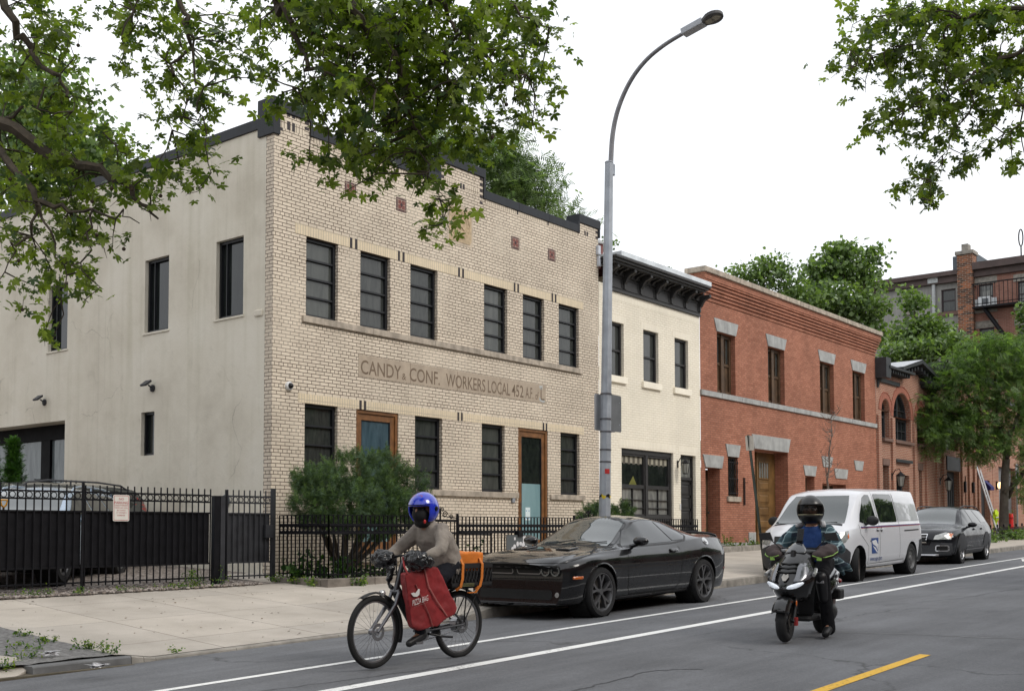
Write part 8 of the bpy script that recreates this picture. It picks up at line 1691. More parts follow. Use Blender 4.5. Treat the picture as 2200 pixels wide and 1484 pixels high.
def curve(pts, rng, jit=.06, n=4):
    """px,py,depth,(radius) keys -> smooth wandering polyline"""
    K = [Vector(atD(p[0], p[1], p[2])) for p in pts]; R = [p[3] for p in pts]; out = []; rs = []
    for i in range(len(K)-1):
        a, b_, c, d = K[max(0, i-1)], K[i], K[i+1], K[min(len(K)-1, i+2)]
        for j in range(n):
            t = j/n; p = .5*((2*b_)+(c-a)*t+(2*a-5*b_+4*c-d)*t*t+(3*b_-a-3*c+d)*t**3); jj = jit if (i or j) else 0; out.append(p+Vector(rng.normal(0, jj, 3))); rs.append(R[i]+(R[i+1]-R[i])*t)
    out.append(K[-1]); rs.append(R[-1]); return out, rs
def canopy(label, base, trunk, branches, blobs, seed, size=.085, group=None, dens=.62):
    """plane tree: trunk, limbs traced to their places, twigs and leaves around them"""
    rng = np.random.default_rng(seed); t = thing('plane_tree', label, 'tree', base, 0, group)
    mb = MB(); mb.tube(trunk[0], trunk[1], 12); mb.build('trunk', BARKP, t, smooth=True)
    mb = MB(); anchors = []
    for bpts in branches:
        c_, r_ = curve(bpts, rng, .03); mb.tube(c_, r_, 6, cap=False); anchors += [p for p, q in zip(c_, r_) if q < .05]
    A = np.array([tuple(p) for p in anchors]); P = []
    for (px, py, rx, ry, dep, dd, nc) in blobs:
        nc = int(nc*(dens if dd < .6 else .6)+.5)
        for i in range(nc):
            while True:
                u, v = rng.uniform(-1, 1, 2)
                if u*u+v*v < 1: break
            ctr = atD(px+u*rx, py+v*ry, dep+.28+rng.normal(0, dd*.9)); j = np.argmin(((A-ctr)**2).sum(1)); a = Vector(A[j]); b_ = Vector(ctr)
            sp = rng.uniform(.10, .22); nl = int(rng.integers(7, 16))
            # twig
            L = (b_-a).length
            if L < 1.6 and rng.random() < .55:
                m1 = a.lerp(b_, .5)+Vector((rng.normal(0, .05), rng.normal(0, .05), .05*L)); mb.tube([a, m1, b_, b_+Vector((rng.normal(0, .05), rng.normal(0, .05), -.12))], [.008, .006, .004, .002], 4, cap=False)
            dirn = rng.normal(0, 1, 3); dirn[2] = -abs(dirn[2])*.6; dirn /= np.linalg.norm(dirn)
            for k in range(nl): P.append(np.array(ctr)+dirn*sp*2*(k/nl-.5)*1.4+rng.normal(0, .045, 3))
    mb.build('branches', BARK, t, smooth=True, fixn=False); leaves('crown', P, size, star(), PL, t, rng, .65, .38, weights=[.42, .25, .23, .10]); return t, P
# ---- plane tree whose limbs hang in from the left and top
X, Y = 3.0, 11.6; z0 = zwalk(X, Y)
trk = ([(X, Y, z0-.1), (X+.05, Y-.05, 2.5), (X+.2, Y-.1, 4.6), (X+.5, Y-.4, 6.6), (X+1, Y-.8, 9.0)], [.30, .23, .20, .17, .12])
A_br = [
 [(-420, 60, 10.6, .10), (-200, 180, 10.4, .085), (0, 262, 10.2, .065), (110, 330, 10.1, .055), (210, 372, 10.0, .040), (290, 420, 9.9, .022), (340, 470, 9.9, .010)],
 [(-420, 60, 10.6, .10), (-200, 30, 10.4, .07), (-40, -60, 10.3, .045), (30, 60, 10.2, .035), (60, 110, 10.2, .028), (120, 165, 10.1, .020), (150, 210, 10.1, .010)],
 [(-200, 180, 10.4, .05), (0, 330, 10.0, .035), (82, 428, 9.8, .028), (150, 445, 9.8, .018), (240, 460, 9.7, .010), (300, 480, 9.7, .004)],
 [(82, 428, 9.8, .016), (60, 500, 9.8, .011), (30, 530, 9.7, .008), (0, 600, 9.7, .004)], [(82, 428, 9.8, .014), (100, 500, 9.7, .010), (135, 560, 9.7, .006), (130, 640, 9.7, .003)],
 [(200, 450, 9.7, .012), (195, 520, 9.7, .009), (185, 600, 9.6, .006), (190, 650, 9.6, .003)], [(190, 372, 10, .014), (240, 340, 10, .008), (270, 300, 10, .004)], [(0, 262, 10.2, .02), (60, 230, 10.2, .012), (130, 170, 10.2, .008)], [(120, 165, 10.1, .012), (140, 205, 10.1, .008), (155, 240, 10, .004)],
 # the drooping spray at x 250..500
 [(-40, -60, 10.3, .05), (150, -160, 10.0, .045), (330, -60, 9.8, .03), (400, 40, 9.7, .02), (385, 130, 9.7, .014), (375, 165, 9.7, .010), (405, 210, 9.7, .007), (370, 280, 9.7, .004)],
 [(400, 40, 9.7, .014), (430, 150, 9.6, .010), (430, 240, 9.6, .007), (445, 330, 9.6, .005), (440, 400, 9.6, .004), (400, 420, 9.6, .002)], [(330, -60, 9.8, .012), (275, 60, 9.8, .008), (260, 150, 9.8, .004)], [(375, 165, 9.7, .008), (330, 100, 9.7, .004)],
]
A_bl = [(60, 60, 130, 90, 10.2, .25, 60), (40, 160, 110, 80, 10.2, .25, 45), (130, 130, 60, 60, 10.2, .2, 16), (190, 55, 30, 30, 10.1, .15, 5), (60, 290, 110, 70, 10.1, .3, 70), (150, 230, 50, 30, 10.1, .2, 16), (60, 380, 110, 60, 10, .3, 75), (190, 400, 90, 45, 9.9, .25, 52), (240, 300, 40, 28, 9.9, .2, 15), (280, 380, 40, 40, 9.9, .2, 16), (310, 420, 45, 25, 9.8, .2, 14), (60, 470, 110, 50, 9.8, .25, 45), (190, 480, 55, 50, 9.7, .2, 20), (35, 570, 60, 60, 9.7, .2, 26), (140, 560, 55, 70, 9.7, .2, 16), (240, 515, 35, 18, 9.6, .15, 7), (60, 640, 50, 20, 9.7, .1, 6), (170, 600, 40, 60, 9.6, .2, 10), (130, 715, 40, 16, 9.6, .1, 6), (160, 640, 30, 20, 9.6, .1, 5),
 (360, 50, 110, 60, 9.8, .3, 55), (440, 110, 80, 60, 9.7, .3, 34), (260, 20, 45, 20, 9.8, .1, 6), (262, 65, 30, 25, 9.8, .1, 7), (350, 160, 45, 40, 9.7, .15, 14), (290, 150, 45, 30, 9.7, .15, 7), (400, 220, 50, 45, 9.7, .2, 18), (440, 260, 40, 50, 9.6, .2, 16), (370, 250, 30, 25, 9.7, .1, 5), (400, 320, 45, 25, 9.6, .15, 11), (440, 310, 25, 30, 9.6, .1, 6), (370, 400, 38, 35, 9.6, .15, 14), (440, 395, 25, 35, 9.6, .1, 9), (350, 360, 25, 20, 9.6, .1, 6), (520, 180, 40, 40, 9.6, .2, 8), (500, 80, 60, 70, 9.6, .2, 24)]
# crown out of the frame, overhead
A_bl += [(-250, 100, 200, 260, 10.6, .8, 120), (-180, -260, 260, 160, 10.5, .9, 110), (200, -230, 260, 130, 10.0, .8, 90)]
canopy('plane tree on the left kerb with leafy limbs hanging before the stucco wall', (X, Y, z0), trk, A_br, A_bl, 11, dens=.29, size=.068, group='plane trees along the street')
# ---- plane tree whose limbs come from above the frame in the middle
X, Y = 5.2, -3.0; z0 = zroad(X)+.15
trk = ([(X, Y, z0), (X-.1, Y+.1, 3), (X+.1, Y+.5, 5.2), (X+.6, Y+1.6, 7.2), (X+1.2, Y+3.0, 8.4)], [.28, .22, .19, .15, .11])
B_br = [
 [(860, -900, 6.5, .10), (760, -420, 8.0, .075), (740, -60, 9.0, .045), (770, 40, 9.0, .036), (822, 85, 9.0, .030), (850, 130, 9.0, .025), (868, 180, 9.0, .020), (884, 205, 9.0, .016), (870, 250, 9.0, .010), (905, 300, 9.0, .008), (920, 360, 9.0, .006), (935, 420, 9.0, .004), (950, 480, 9, .002)],
 [(760, -420, 8.0, .05), (600, -100, 8.7, .035), (592, 0, 8.8, .028), (620, 50, 8.8, .024), (642, 110, 8.8, .020), (680, 150, 8.8, .016), (715, 168, 8.8, .012), (750, 165, 8.8, .008), (830, 175, 8.8, .004)],
 [(600, -100, 8.7, .03), (640, 20, 8.9, .02), (665, 60, 8.9, .015), (700, 90, 8.9, .010), (800, 120, 8.9, .005)],
 [(760, -420, 8.0, .05), (900, -100, 9.0, .03), (940, 10, 9.1, .022), (985, 60, 9.1, .015), (1010, 90, 9.1, .010), (1060, 140, 9.1, .008), (1130, 160, 9.1, .003)],
 [(868, 180, 9, .012), (885, 250, 9, .009), (880, 290, 9, .006)], [(740, -60, 9, .02), (1000, -50, 9.1, .018), (1120, 30, 9.2, .010), (1180, 60, 9.2, .004)], [(985, 60, 9.1, .010), (950, 150, 9.1, .008), (965, 200, 9.1, .004)], [(680, 150, 8.8, .006), (640, 190, 8.8, .003)],
]
B_bl = [(620, 25, 90, 50, 8.8, .3, 36), (720, 60, 110, 60, 8.9, .4, 78), (800, 40, 80, 50, 9, .4, 46), (860, 60, 80, 70, 9.0, .4, 60), (960, 60, 110, 70, 9.1, .4, 84), (1080, 50, 90, 60, 9.1, .4, 54), (1150, 50, 50, 55, 9.2, .3, 22), (1200, 60, 22, 18, 9.2, .1, 4), (740, 150, 90, 60, 8.8, .4, 56), (840, 150, 90, 60, 9, .4, 62), (950, 150, 90, 60, 9.1, .4, 50), (1060, 150, 80, 50, 9.1, .4, 36), (1130, 130, 45, 40, 9.2, .2, 14), (700, 215, 60, 40, 8.8, .3, 20), (790, 230, 80, 50, 8.9, .35, 44), (900, 230, 80, 50, 9, .35, 44), (1000, 240, 70, 40, 9.1, .3, 26), (1090, 210, 60, 35, 9.1, .3, 16), (1140, 250, 28, 35, 9.1, .15, 9), (760, 300, 60, 35, 8.9, .3, 26), (850, 290, 70, 45, 9, .3, 38), (950, 290, 60, 30, 9, .3, 20), (1040, 285, 50, 28, 9.1, .2, 13), (1120, 270, 40, 20, 9.1, .15, 7), (700, 345, 40, 20, 8.8, .15, 8), (790, 350, 60, 30, 8.9, .25, 18), (870, 350, 50, 30, 9, .2, 14), (935, 350, 45, 28, 9, .2, 10), (1010, 320, 22, 16, 9, .1, 5), (900, 400, 30, 30, 9, .15, 8), (950, 430, 30, 30, 9, .15, 8), (955, 480, 42, 30, 9, .12, 13), (745, 405, 14, 14, 8.8, .05, 3), (622, 215, 28, 16, 8.8, .1, 5), (585, 215, 14, 10, 8.7, .05, 2), (1165, 170, 20, 20, 9.2, .1, 3), (560, 120, 50, 50, 8.9, .2, 10)]
B_bl += [(750, -200, 330, 160, 8.6, .9, 150), (900, -560, 380, 200, 7.5, 1.0, 90)]
canopy('plane tree with limbs hanging down before the buff brick front', (X, Y, z0), trk, B_br, B_bl, 12, dens=.35, size=.068, group='plane trees along the street')
# ---- right-hand tree
X, Y = 16.8, -3.2; z0 = zroad(X)+.15
trk = ([(X, Y, z0), (X-.1, Y+.2, 3), (X-.2, Y+.8, 5.5), (X-.6, Y+2, 7.6), (X-1, Y+3, 9)], [.26, .2, .18, .13, .09])
C_br = [
 [(3300, -500, 12, .09), (2700, -150, 11.5, .06), (2330, -10, 11, .035), (2200, 10, 11, .026), (2130, 30, 11, .02), (2060, 35, 11, .015), (2020, 65, 11, .010), (1970, 90, 11, .007), (1900, 115, 11, .005), (1840, 140, 11, .003)],
 [(2700, -150, 11.5, .05), (2330, 100, 11, .03), (2180, 115, 11, .022), (2100, 160, 11, .016), (2040, 200, 11, .011), (1990, 225, 11, .008), (1945, 250, 11, .005), (1900, 280, 11, .003)],
 [(2100, 160, 11, .012), (2080, 240, 11, .008), (2060, 270, 11, .006), (2040, 310, 11, .004), (2010, 350, 11, .003)], [(2330, 100, 11, .02), (2230, 200, 11, .012), (2190, 250, 11, .008), (2160, 290, 11, .004)], [(2060, 35, 11, .01), (1960, 20, 11, .006), (1900, 40, 11, .003)], [(2040, 310, 11, .004), (2000, 390, 11, .003), (2005, 430, 11, .002)],
]
C_bl = [(1960, 30, 60, 35, 11, .3, 30), (2060, 30, 80, 40, 11, .35, 48), (2160, 30, 60, 50, 11, .35, 36), (1880, 55, 50, 22, 11, .2, 14), (1845, 45, 18, 14, 11, .1, 3), (1870, 110, 50, 24, 11, .2, 16), (1950, 100, 60, 34, 11, .3, 28), (2050, 100, 70, 40, 11, .35, 38), (2150, 110, 60, 50, 11, .3, 32), (1825, 150, 26, 14, 11, .1, 6), (1850, 165, 22, 10, 11, .1, 4), (1920, 160, 40, 25, 11, .2, 13), (2000, 150, 50, 30, 11, .25, 16), (2090, 170, 50, 34, 11, .3, 24), (2170, 180, 40, 40, 11, .25, 20), (1920, 240, 42, 26, 11, .2, 14), (1990, 220, 50, 30, 11, .25, 18), (1880, 285, 26, 14, 11, .1, 6), (1945, 290, 40, 18, 11, .2, 10), (2040, 240, 50, 26, 11, .25, 16), (2120, 240, 50, 24, 11, .2, 16), (2150, 290, 40, 20, 11, .2, 8), (2040, 300, 30, 30, 11, .2, 10), (2060, 340, 32, 26, 11, .15, 11), (2000, 365, 26, 18, 11, .12, 7), (1955, 385, 18, 10, 11, .1, 3), (1960, 410, 22, 10, 11, .1, 4), (2010, 400, 22, 18, 11, .1, 4), (1995, 430, 26, 10, 11, .1, 4), (2185, 345, 20, 20, 11, .1, 6), (2140, 360, 5, 5, 11, .05, 1)]
C_bl += [(2330, 60, 120, 200, 11, .6, 50), (2500, -200, 300, 200, 11.3, .8, 70)]
canopy('plane tree with limbs reaching in from the upper right corner', (X, Y, z0), trk, C_br, C_bl, 13, dens=.44, size=.072, group='plane trees along the street')
# hanging seed balls
rng = np.random.default_rng(5); mb = MB()
for px, py, d in ((208, 505, 9.6), (283, 407, 9.6), (345, 421, 9.6), (198, 433, 9.7), (240, 405, 9.6), (266, 535, 9.6), (48, 665, 9.6), (1088, 225, 9.1), (1058, 295, 9), (168, 98, 10), (22, 385, 9.9), (40, 560, 9.7)):
    p = atD(px, py, d); mb.sphere(tuple(p), .017, 8, 6); mb.tube([tuple(p), (p[0]+.01, p[1], p[2]+.1)], .0025, 4)
tag(mb.build('seed_balls', mat('seed_ball', (.05, .035, .02), .9, var=.3), None), 'small round seed balls hanging on threads among the plane leaves', 'seed balls'); bpy.data.objects['seed_balls']['kind'] = 'stuff'

# ---- clumpy trees further off
def tree(name, label, base, h, blobs, mats, seed, lsize, n_per, shape=None, trunk_r=.18, group=None, tilt=.8, weights=None, bark=None, clump=.45, limbs=True, cat='tree'):
    """blobs: (x,y,z,rx,ry,rz) world lobes; leaves sit in clumps on the lobes, gaps between"""
    rng = np.random.default_rng(seed); t = thing(name, label, cat, base, 0, group); bk = bark or BARK; top = np.array(blobs[0][:3]) if blobs else None
    mb = MB(); b0 = Vector(base); mean = Vector(tuple(np.mean([b_[:3] for b_ in blobs], 0))); fork = b0.lerp(Vector((mean.x, mean.y, base[2]+(mean.z-base[2])*.62)), 1.0)
    mb.tube([b0-Vector((0, 0, .1)), b0.lerp(fork, .5)+Vector((.03, .02, 0)), fork], [trunk_r, trunk_r*.8, trunk_r*.6], 10); mb.build('trunk', bk, t, smooth=True)
    P = []; mb = MB()
    for (x, y, z, rx, ry, rz) in blobs:
        c = Vector((x, y, z)); m1 = fork.lerp(c, .5)+Vector(rng.normal(0, .12*rx, 3)); mb.tube([fork, m1, c], [trunk_r*.4, trunk_r*.22, trunk_r*.08], 6, cap=False)
        nc = max(4, int(n_per*(rx*ry*rz)**.6))
        for i in range(nc):
            u = rng.normal(0, 1, 3); u /= np.linalg.norm(u); r_ = rng.uniform(.45, 1.08)**.7; q = np.array([x+u[0]*rx*r_, y+u[1]*ry*r_, z+u[2]*rz*r_])
            if rng.random() < .35: mb.tube([c.lerp(Vector(q), .2), Vector(q)], [trunk_r*.06, trunk_r*.02], 4, cap=False)
            k = int(rng.integers(10, 22)); P.append(q+rng.normal(0, 1, (k, 3))*np.array([clump, clump, clump*.5])*.5)
    if limbs: mb.build('limbs', bk, t, smooth=True, fixn=False)
    leaves('crown', np.concatenate(P), lsize, shape or quadleaf(), mats, t, rng, tilt, .35, weights=weights, droop=-.3); return t
TG = [leaf_mat('tree_leaf_mid', (.125, .185, .065), .42), leaf_mat('tree_leaf_dark', (.07, .115, .042), .38), leaf_mat('tree_leaf_pale', (.22, .30, .15), .38)]
TL = [leaf_mat('locust_leaf', (.10, .165, .055), .42), leaf_mat('locust_leaf_pale', (.19, .28, .12), .42), leaf_mat('locust_leaf_dark', (.05, .09, .028), .36)]
def wb(px, py, dep, rx, ry, rz=None):
    p = atD(px, py, dep); k = dep/FPX; return (p[0], p[1], p[2], rx*k*.74, rx*k*.8 if rz is None else rz, ry*k*.92)
def pb(px, py, Y, rx, ry, ryy): p = atY(px, py, Y); k = float(FWD @ (p-CP))/FPX; return (p[0], p[1], p[2], rx*k, ryy, ry*k)
# behind the stucco wall, far left
tree('shade_tree', 'dense green tree rising behind the roof at the far left', (14.5, 42, 1), 14, [wb(60, 330, 38, 120, 120), wb(120, 260, 39, 100, 90), wb(0, 200, 38, 110, 100), wb(180, 360, 39, 70, 70), wb(100, 170, 40, 60, 60), wb(-80, 330, 38, 110, 140), wb(230, 330, 38, 50, 60)], TG, 21, .20, 60, clump=1.0, trunk_r=.35, group='trees behind the houses')
tree('ailanthus_tree', 'feathery green tree behind the centre parapet of the union hall', (27, 28, 1), 11, [wb(1000, 340, 34, 90, 50), wb(1080, 380, 34, 70, 60), wb(1130, 410, 34, 60, 45), wb(930, 330, 33, 70, 40), wb(1090, 330, 34, 40, 28), wb(1150, 360, 34, 30, 22), wb(1185, 400, 34, 22, 14), wb(1160, 445, 34, 50, 22), wb(870, 330, 33, 60, 40), wb(1220, 478, 34, 40, 12)], TG, 22, .30, 62, compound(), clump=.7, trunk_r=.2, group='trees behind the houses')
tree('small_roof_tree', 'sprig of green foliage behind the red vent pipe', (29.5, 20.5, 4), 5, [pb(1302, 525, 20.5, 11, 18, .4), pb(1316, 527, 20.5, 6, 8, .3), pb(1290, 545, 20.5, 8, 14, .3)], TG, 23, .10, 60, clump=.2, trunk_r=.05, group='sprigs behind the cream cornice')
tree('small_roof_tree', 'small green sprig rising over the middle of the cream cornice', (34.5, 21, 5), 5, [pb(1393, 572, 21, 8, 6, .3), pb(1412, 580, 21, 6, 5, .3), pb(1385, 577, 21, 7, 5, .3)], TG, 24, .10, 60, clump=.16, trunk_r=.04, group='sprigs behind the cream cornice')
tree('maple_tree', 'bright green maple behind the left half of the red brick roof', (45, 30, 1), 12, [wb(1640, 590, 52, 40, 34), wb(1610, 600, 52, 34, 28), wb(1680, 600, 52, 34, 34), wb(1650, 565, 52, 24, 20), wb(1700, 625, 52, 30, 30), wb(1580, 590, 52, 14, 20), wb(1740, 640, 52, 40, 24)], TG, 25, .17, 80, clump=.7, trunk_r=.3, group='trees behind the houses')
tree('catalpa_tree', 'broad-leaved catalpa behind the middle of the red brick roof', (52, 31, 1), 13, [wb(1800, 570, 55, 55, 32), wb(1860, 590, 55, 32, 28), wb(1760, 590, 55, 34, 28), wb(1780, 640, 54, 70, 34), wb(1850, 660, 54, 60, 34), wb(1810, 540, 55, 40, 16), wb(1880, 710, 54, 24, 34), wb(1720, 640, 54, 40, 22), wb(1870, 545, 55, 22, 16), wb(1885, 610, 54, 14, 14)], TG, 26, .23, 90, clump=.7, trunk_r=.3, group='trees behind the houses', weights=[.35, .3, .35])
tree('catalpa_tree', 'smaller catalpa above the arched carriage house cornice', (58, 29, 1), 11, [wb(1964, 655, 60, 22, 22), wb(1960, 628, 60, 10, 12), wb(1985, 700, 60, 36, 22), wb(1945, 720, 60, 40, 22), wb(2020, 715, 60, 26, 18), wb(1930, 760, 58, 40, 22), wb(2000, 750, 58, 60, 26), wb(2050, 740, 58, 40, 24)], TG, 27, .23, 90, clump=.7, trunk_r=.28, group='trees behind the houses', weights=[.35, .3, .35])
tree('edge_tree', 'leafy branch of a tree cut off by the right edge beside the fire escape', (70, 21, 1.2), 12, [wb(2205, 670, 62, 16, 24), wb(2210, 720, 62, 14, 24), wb(2240, 690, 62, 40, 60), wb(2200, 770, 60, 30, 40)], TG, 28, .22, 90, clump=.5, trunk_r=.25, group='trees behind the houses')
# street locust at the right
bx = atY(2157, 1150, 13.6); zz = zwalk(bx[0], 13.6); D_ = float(FWD @ (np.array([bx[0], 13.6, 1.0])-CP))
t = thing('honey_locust', 'feathery green street tree on the right pavement half hiding the carriage houses', 'tree', (bx[0], 13.6, zz)); rng = np.random.default_rng(31)
mb = MB(); tk = [(bx[0], 13.6, zz-.1)]+[tuple(atD(x, y, D_)) for x, y in ((2157, 1090), (2159, 1020), (2162, 985))]; mb.tube(tk, [.24, .19, .17, .16], 10); mb.build('trunk', mat('grey_bark', (.11, .095, .08), .9, var=.3, scale=6, bmp=.4, obj=False), t, smooth=True)
mb = MB(); br = [[(2162, 985), (2120, 950), (2085, 935), (2040, 935), (2000, 925)], [(2162, 985), (2175, 930), (2190, 870), (2180, 800)], [(2162, 985), (2150, 930), (2143, 860), (2140, 790)], [(2157, 1060), (2185, 1030), (2220, 990)], [(2120, 950), (2100, 880), (2070, 830)], [(2085, 935), (2040, 880), (2000, 860)], [(2157, 1080), (2180, 1040), (2200, 1010)]]
for b_ in br: c_, r_ = curve([(x, y, D_+rng.normal(0, .6), .11*(1-i/len(b_))+.015) for i, (x, y) in enumerate(b_)], rng, .08); mb.tube(c_, r_, 6, cap=False)
P = []
for (x, y, rx, ry, n_) in ((2110, 760, 70, 40, 70), (2170, 770, 60, 50, 70), (2060, 790, 60, 34, 50), (2100, 830, 90, 50, 110), (2180, 850, 60, 60, 90), (2010, 860, 50, 26, 34), (2040, 890, 80, 30, 70), (1980, 905, 60, 26, 40), (2100, 900, 80, 40, 80), (2000, 935, 46, 20, 32), (1975, 955, 30, 18, 18), (2060, 935, 64, 28, 44), (2130, 950, 54, 28, 40), (2100, 975, 36, 16, 20), (1990, 975, 24, 12, 8), (2190, 940, 40, 50, 40), (2205, 1030, 16, 46, 24), (2150, 730, 50, 16, 26), (2190, 740, 30, 24, 24), (1990, 800, 24, 16, 8), (2240, 850, 60, 160, 90), (2230, 1010, 40, 90, 50)):
    for i in range(int(n_*.75)):
        u = rng.normal(0, 1, 3); u *= rng.uniform(.3, 1)**.5/np.linalg.norm(u); c = atD(x+u[0]*rx, y+u[1]*ry, D_+u[2]*2.2); k = int(rng.integers(8, 16)); d = rng.normal(0, 1, 3); d[2] = -abs(d[2])*.5; d /= np.linalg.norm(d)
        for j in range(k): P.append(c+d*.8*(j/k-.4)+rng.normal(0, .13, 3))
mb.build('limbs', BARK, t, smooth=True, fixn=False); leaves('crown', P, .30, compound(), TL, t, rng, .5, .3, droop=-.5)
# bare sapling
q = atY(1781, 1060, 12.0); t = thing('bare_sapling', 'thin leafless sapling standing behind the white van', 'sapling', (q[0], 12, zwalk(q[0], 12))); Ds = float(FWD @ (q-CP)); mb = MB(); rng = np.random.default_rng(8); root_ = Vector((q[0], 12, zwalk(q[0], 12)))
tr_ = [root_]+[Vector(atD(x, y, Ds)) for x, y in ((1781, 1060), (1777, 1030), (1782, 1000), (1781, 970), (1787, 935), (1785, 900), (1790, 884))]; mb.tube(tr_, [.05, .035, .03, .025, .02, .014, .008, .004], 6)
for k in range(34):
    i = 2+k % 5; a = tr_[i].lerp(tr_[i+1], rng.random()); s = rng.choice([-1, 1]); L = rng.uniform(.3, 1.1)*(1-.1*i); b_ = a+Vector((s*L*.55, rng.normal(0, .15), L*rng.uniform(.3, .9) if k % 4 else -.1*L)); m_ = a.lerp(b_, .5)+Vector((s*.06, 0, -.04)); mb.tube([a, m_, b_], [.012, .008, .003], 4, cap=False)
    for j in range(2): e2 = b_+Vector((rng.normal(0, .12), rng.normal(0, .1), rng.uniform(.02, .2))); mb.tube([m_.lerp(b_, .6), e2], [.005, .002], 3, cap=False)
mb.build('stem', mat('grey_twig', (.16, .12, .10), .9, var=.3), t, smooth=True, fixn=False)
mb = MB(); mb.tube([root_, root_+Vector((0, 0, .06))], .12, 8); mb.build('root_collar', EARTH, t)

# ---- pine shrub (tufts of needles)
PN = [leaf_mat('pine_needles', (.085, .145, .042), .2, .6), leaf_mat('pine_needles_dark', (.035, .068, .026), .15, .6), leaf_mat('pine_needles_tip', (.14, .22, .06), .25, .6), leaf_mat('pine_needles_blue', (.10, .16, .09), .15, .5)]
def tuft():
    V = []; F = []; r = random.Random(2)
    for i in range(15):
        a = r.uniform(0, 2*pi); e = r.uniform(-.5, 1.35); d = Vector((cos(a)*cos(e), sin(a)*cos(e), sin(e))); s = d.orthogonal().normalized()*.035; k = len(V); V += [tuple(-s), tuple(s), tuple(d+s*.4), tuple(d-s*.4)]; F.append((k, k+1, k+2, k+3))
    return np.array(V), np.array(F)
def pine(name, label, base, blobs, seed, nt, size=.11, cl=.13, group=None, stemr=.05, cat='shrub'):
    rng = np.random.default_rng(seed); t = thing(name, label, cat, base, 0, group); mb = MB(); P = []; T_ = []; PK = []
    for (x, y, z, rx, ry, rz) in blobs:
        b0 = Vector(base); c = Vector((x, y, z)); mb.tube([b0, b0.lerp(c, .5)+Vector((0, 0, -.05)), c], [stemr, stemr*.6, stemr*.3], 6)
        for i in range(int(nt*(rx*ry*rz)**.55)):
            u = rng.normal(0, 1, 3); u /= np.linalg.norm(u); r_ = rng.uniform(.75, 1.08); ctr = np.array([x+u[0]*rx*r_, y+u[1]*ry*r_, z+u[2]*rz*r_]); up = np.array([u[0]*.7, u[1]*.7, .75+.3*u[2]]); up /= np.linalg.norm(up)
            L = cl*rng.uniform(.8, 1.5); pk = rng.choice(3, p=[.45, .25, .3])
            for j in range(9): P.append(ctr+up*L*(j/9)+rng.normal(0, cl*.13, 3)); PK.append(pk)
            if rng.random() < .5 and u[2] > -.3:
                for j in range(4): T_.append(ctr+up*(L+.018*j)+rng.normal(0, .006, 3))
    mb.build('stems', BARK, t, smooth=True); leaves('foliage', P, size, tuft(), PN[:2]+[PN[3]], t, rng, .5, .25, droop=0, pick=np.array(PK))
    if T_: leaves('new_shoots', T_, size*.42, tuft(), [PN[2]], t, rng, .3, .2, droop=0)
    return t
q = atY(735, 1200, 14.6)
pine('pine_shrub', 'big dark green mugo pine shrub behind the garden fence in front of the first door', (q[0], 14.6, ZC-.05), [pb(700, 1050, 14.5, 55, 38, .5), pb(760, 1020, 14.6, 60, 40, .55), pb(820, 1015, 14.7, 40, 40, .45), pb(670, 1090, 14.4, 36, 34, .4), pb(740, 1085, 14.3, 70, 46, .6), pb(810, 1080, 14.4, 60, 46, .55), pb(870, 1050, 14.7, 34, 40, .4), pb(880, 1090, 14.6, 34, 40, .4), pb(700, 1125, 14.3, 50, 24, .4), pb(790, 1135, 14.3, 60, 30, .4), pb(660, 1040, 14.6, 24, 26, .3), pb(853, 1110, 14.4, 40, 40, .4)], 41, 900, .050, .14)
for i, (px, w, lab) in enumerate(((1275, 18, 'small pine just left of the lamp post foot'), (1333, 26, 'small pine right of the lamp post behind the coupe roof'))):
    q = atY(px, 1180, 14.8); pine('small_pine', lab, (q[0], 14.8, ZC-.05), [pb(px, 1112, 14.8, w, 22, .3), pb(px+8, 1098, 14.8, w*.5, 14, .25), pb(px-8, 1122, 14.7, w*.8, 14, .3)], 45+i, 420, .08, .13, 'small pines by the lamp post', .03)
# arborvitae by the garage
def cone_shrub(label, px, Y, topy, wpx, seed):
    p = atY(px, topy, Y); k = float(FWD @ (p-CP))/FPX; zb_ = zyard(p[0], Y); rng = np.random.default_rng(seed); t = thing('arborvitae', label, 'shrub', (p[0], Y, zb_), 0, 'clipped conifers by the garage'); H = p[2]-zb_; R_ = wpx*k; P = []
    for i in range(1500):
        f = rng.random()**.8; r_ = R_*min(1, (1-f)*1.25+.03)*rng.uniform(.75, 1.05); a = rng.uniform(0, 2*pi); P.append((p[0]+r_*cos(a)+rng.normal(0, .03), Y+r_*sin(a)+rng.normal(0, .03), zb_+.1+H*f))
    mb = MB(); mb.tube([(p[0], Y, zb_), (p[0], Y, zb_+H*.9)], [.06, .01], 6); mb.build('stem', BARK, t); leaves('foliage', P, .13, compound(), [leaf_mat('arborvitae_green', (.05, .13, .015), .2), leaf_mat('arborvitae_dark', (.025, .07, .012), .2)], t, rng, .35, .3, droop=.9)
cone_shrub('conical clipped conifer by the garage, the one fully in view', 30, 20.5, 962, 32, 51); cone_shrub('conical clipped conifer cut off by the left edge', -22, 20.2, 965, 34, 52)
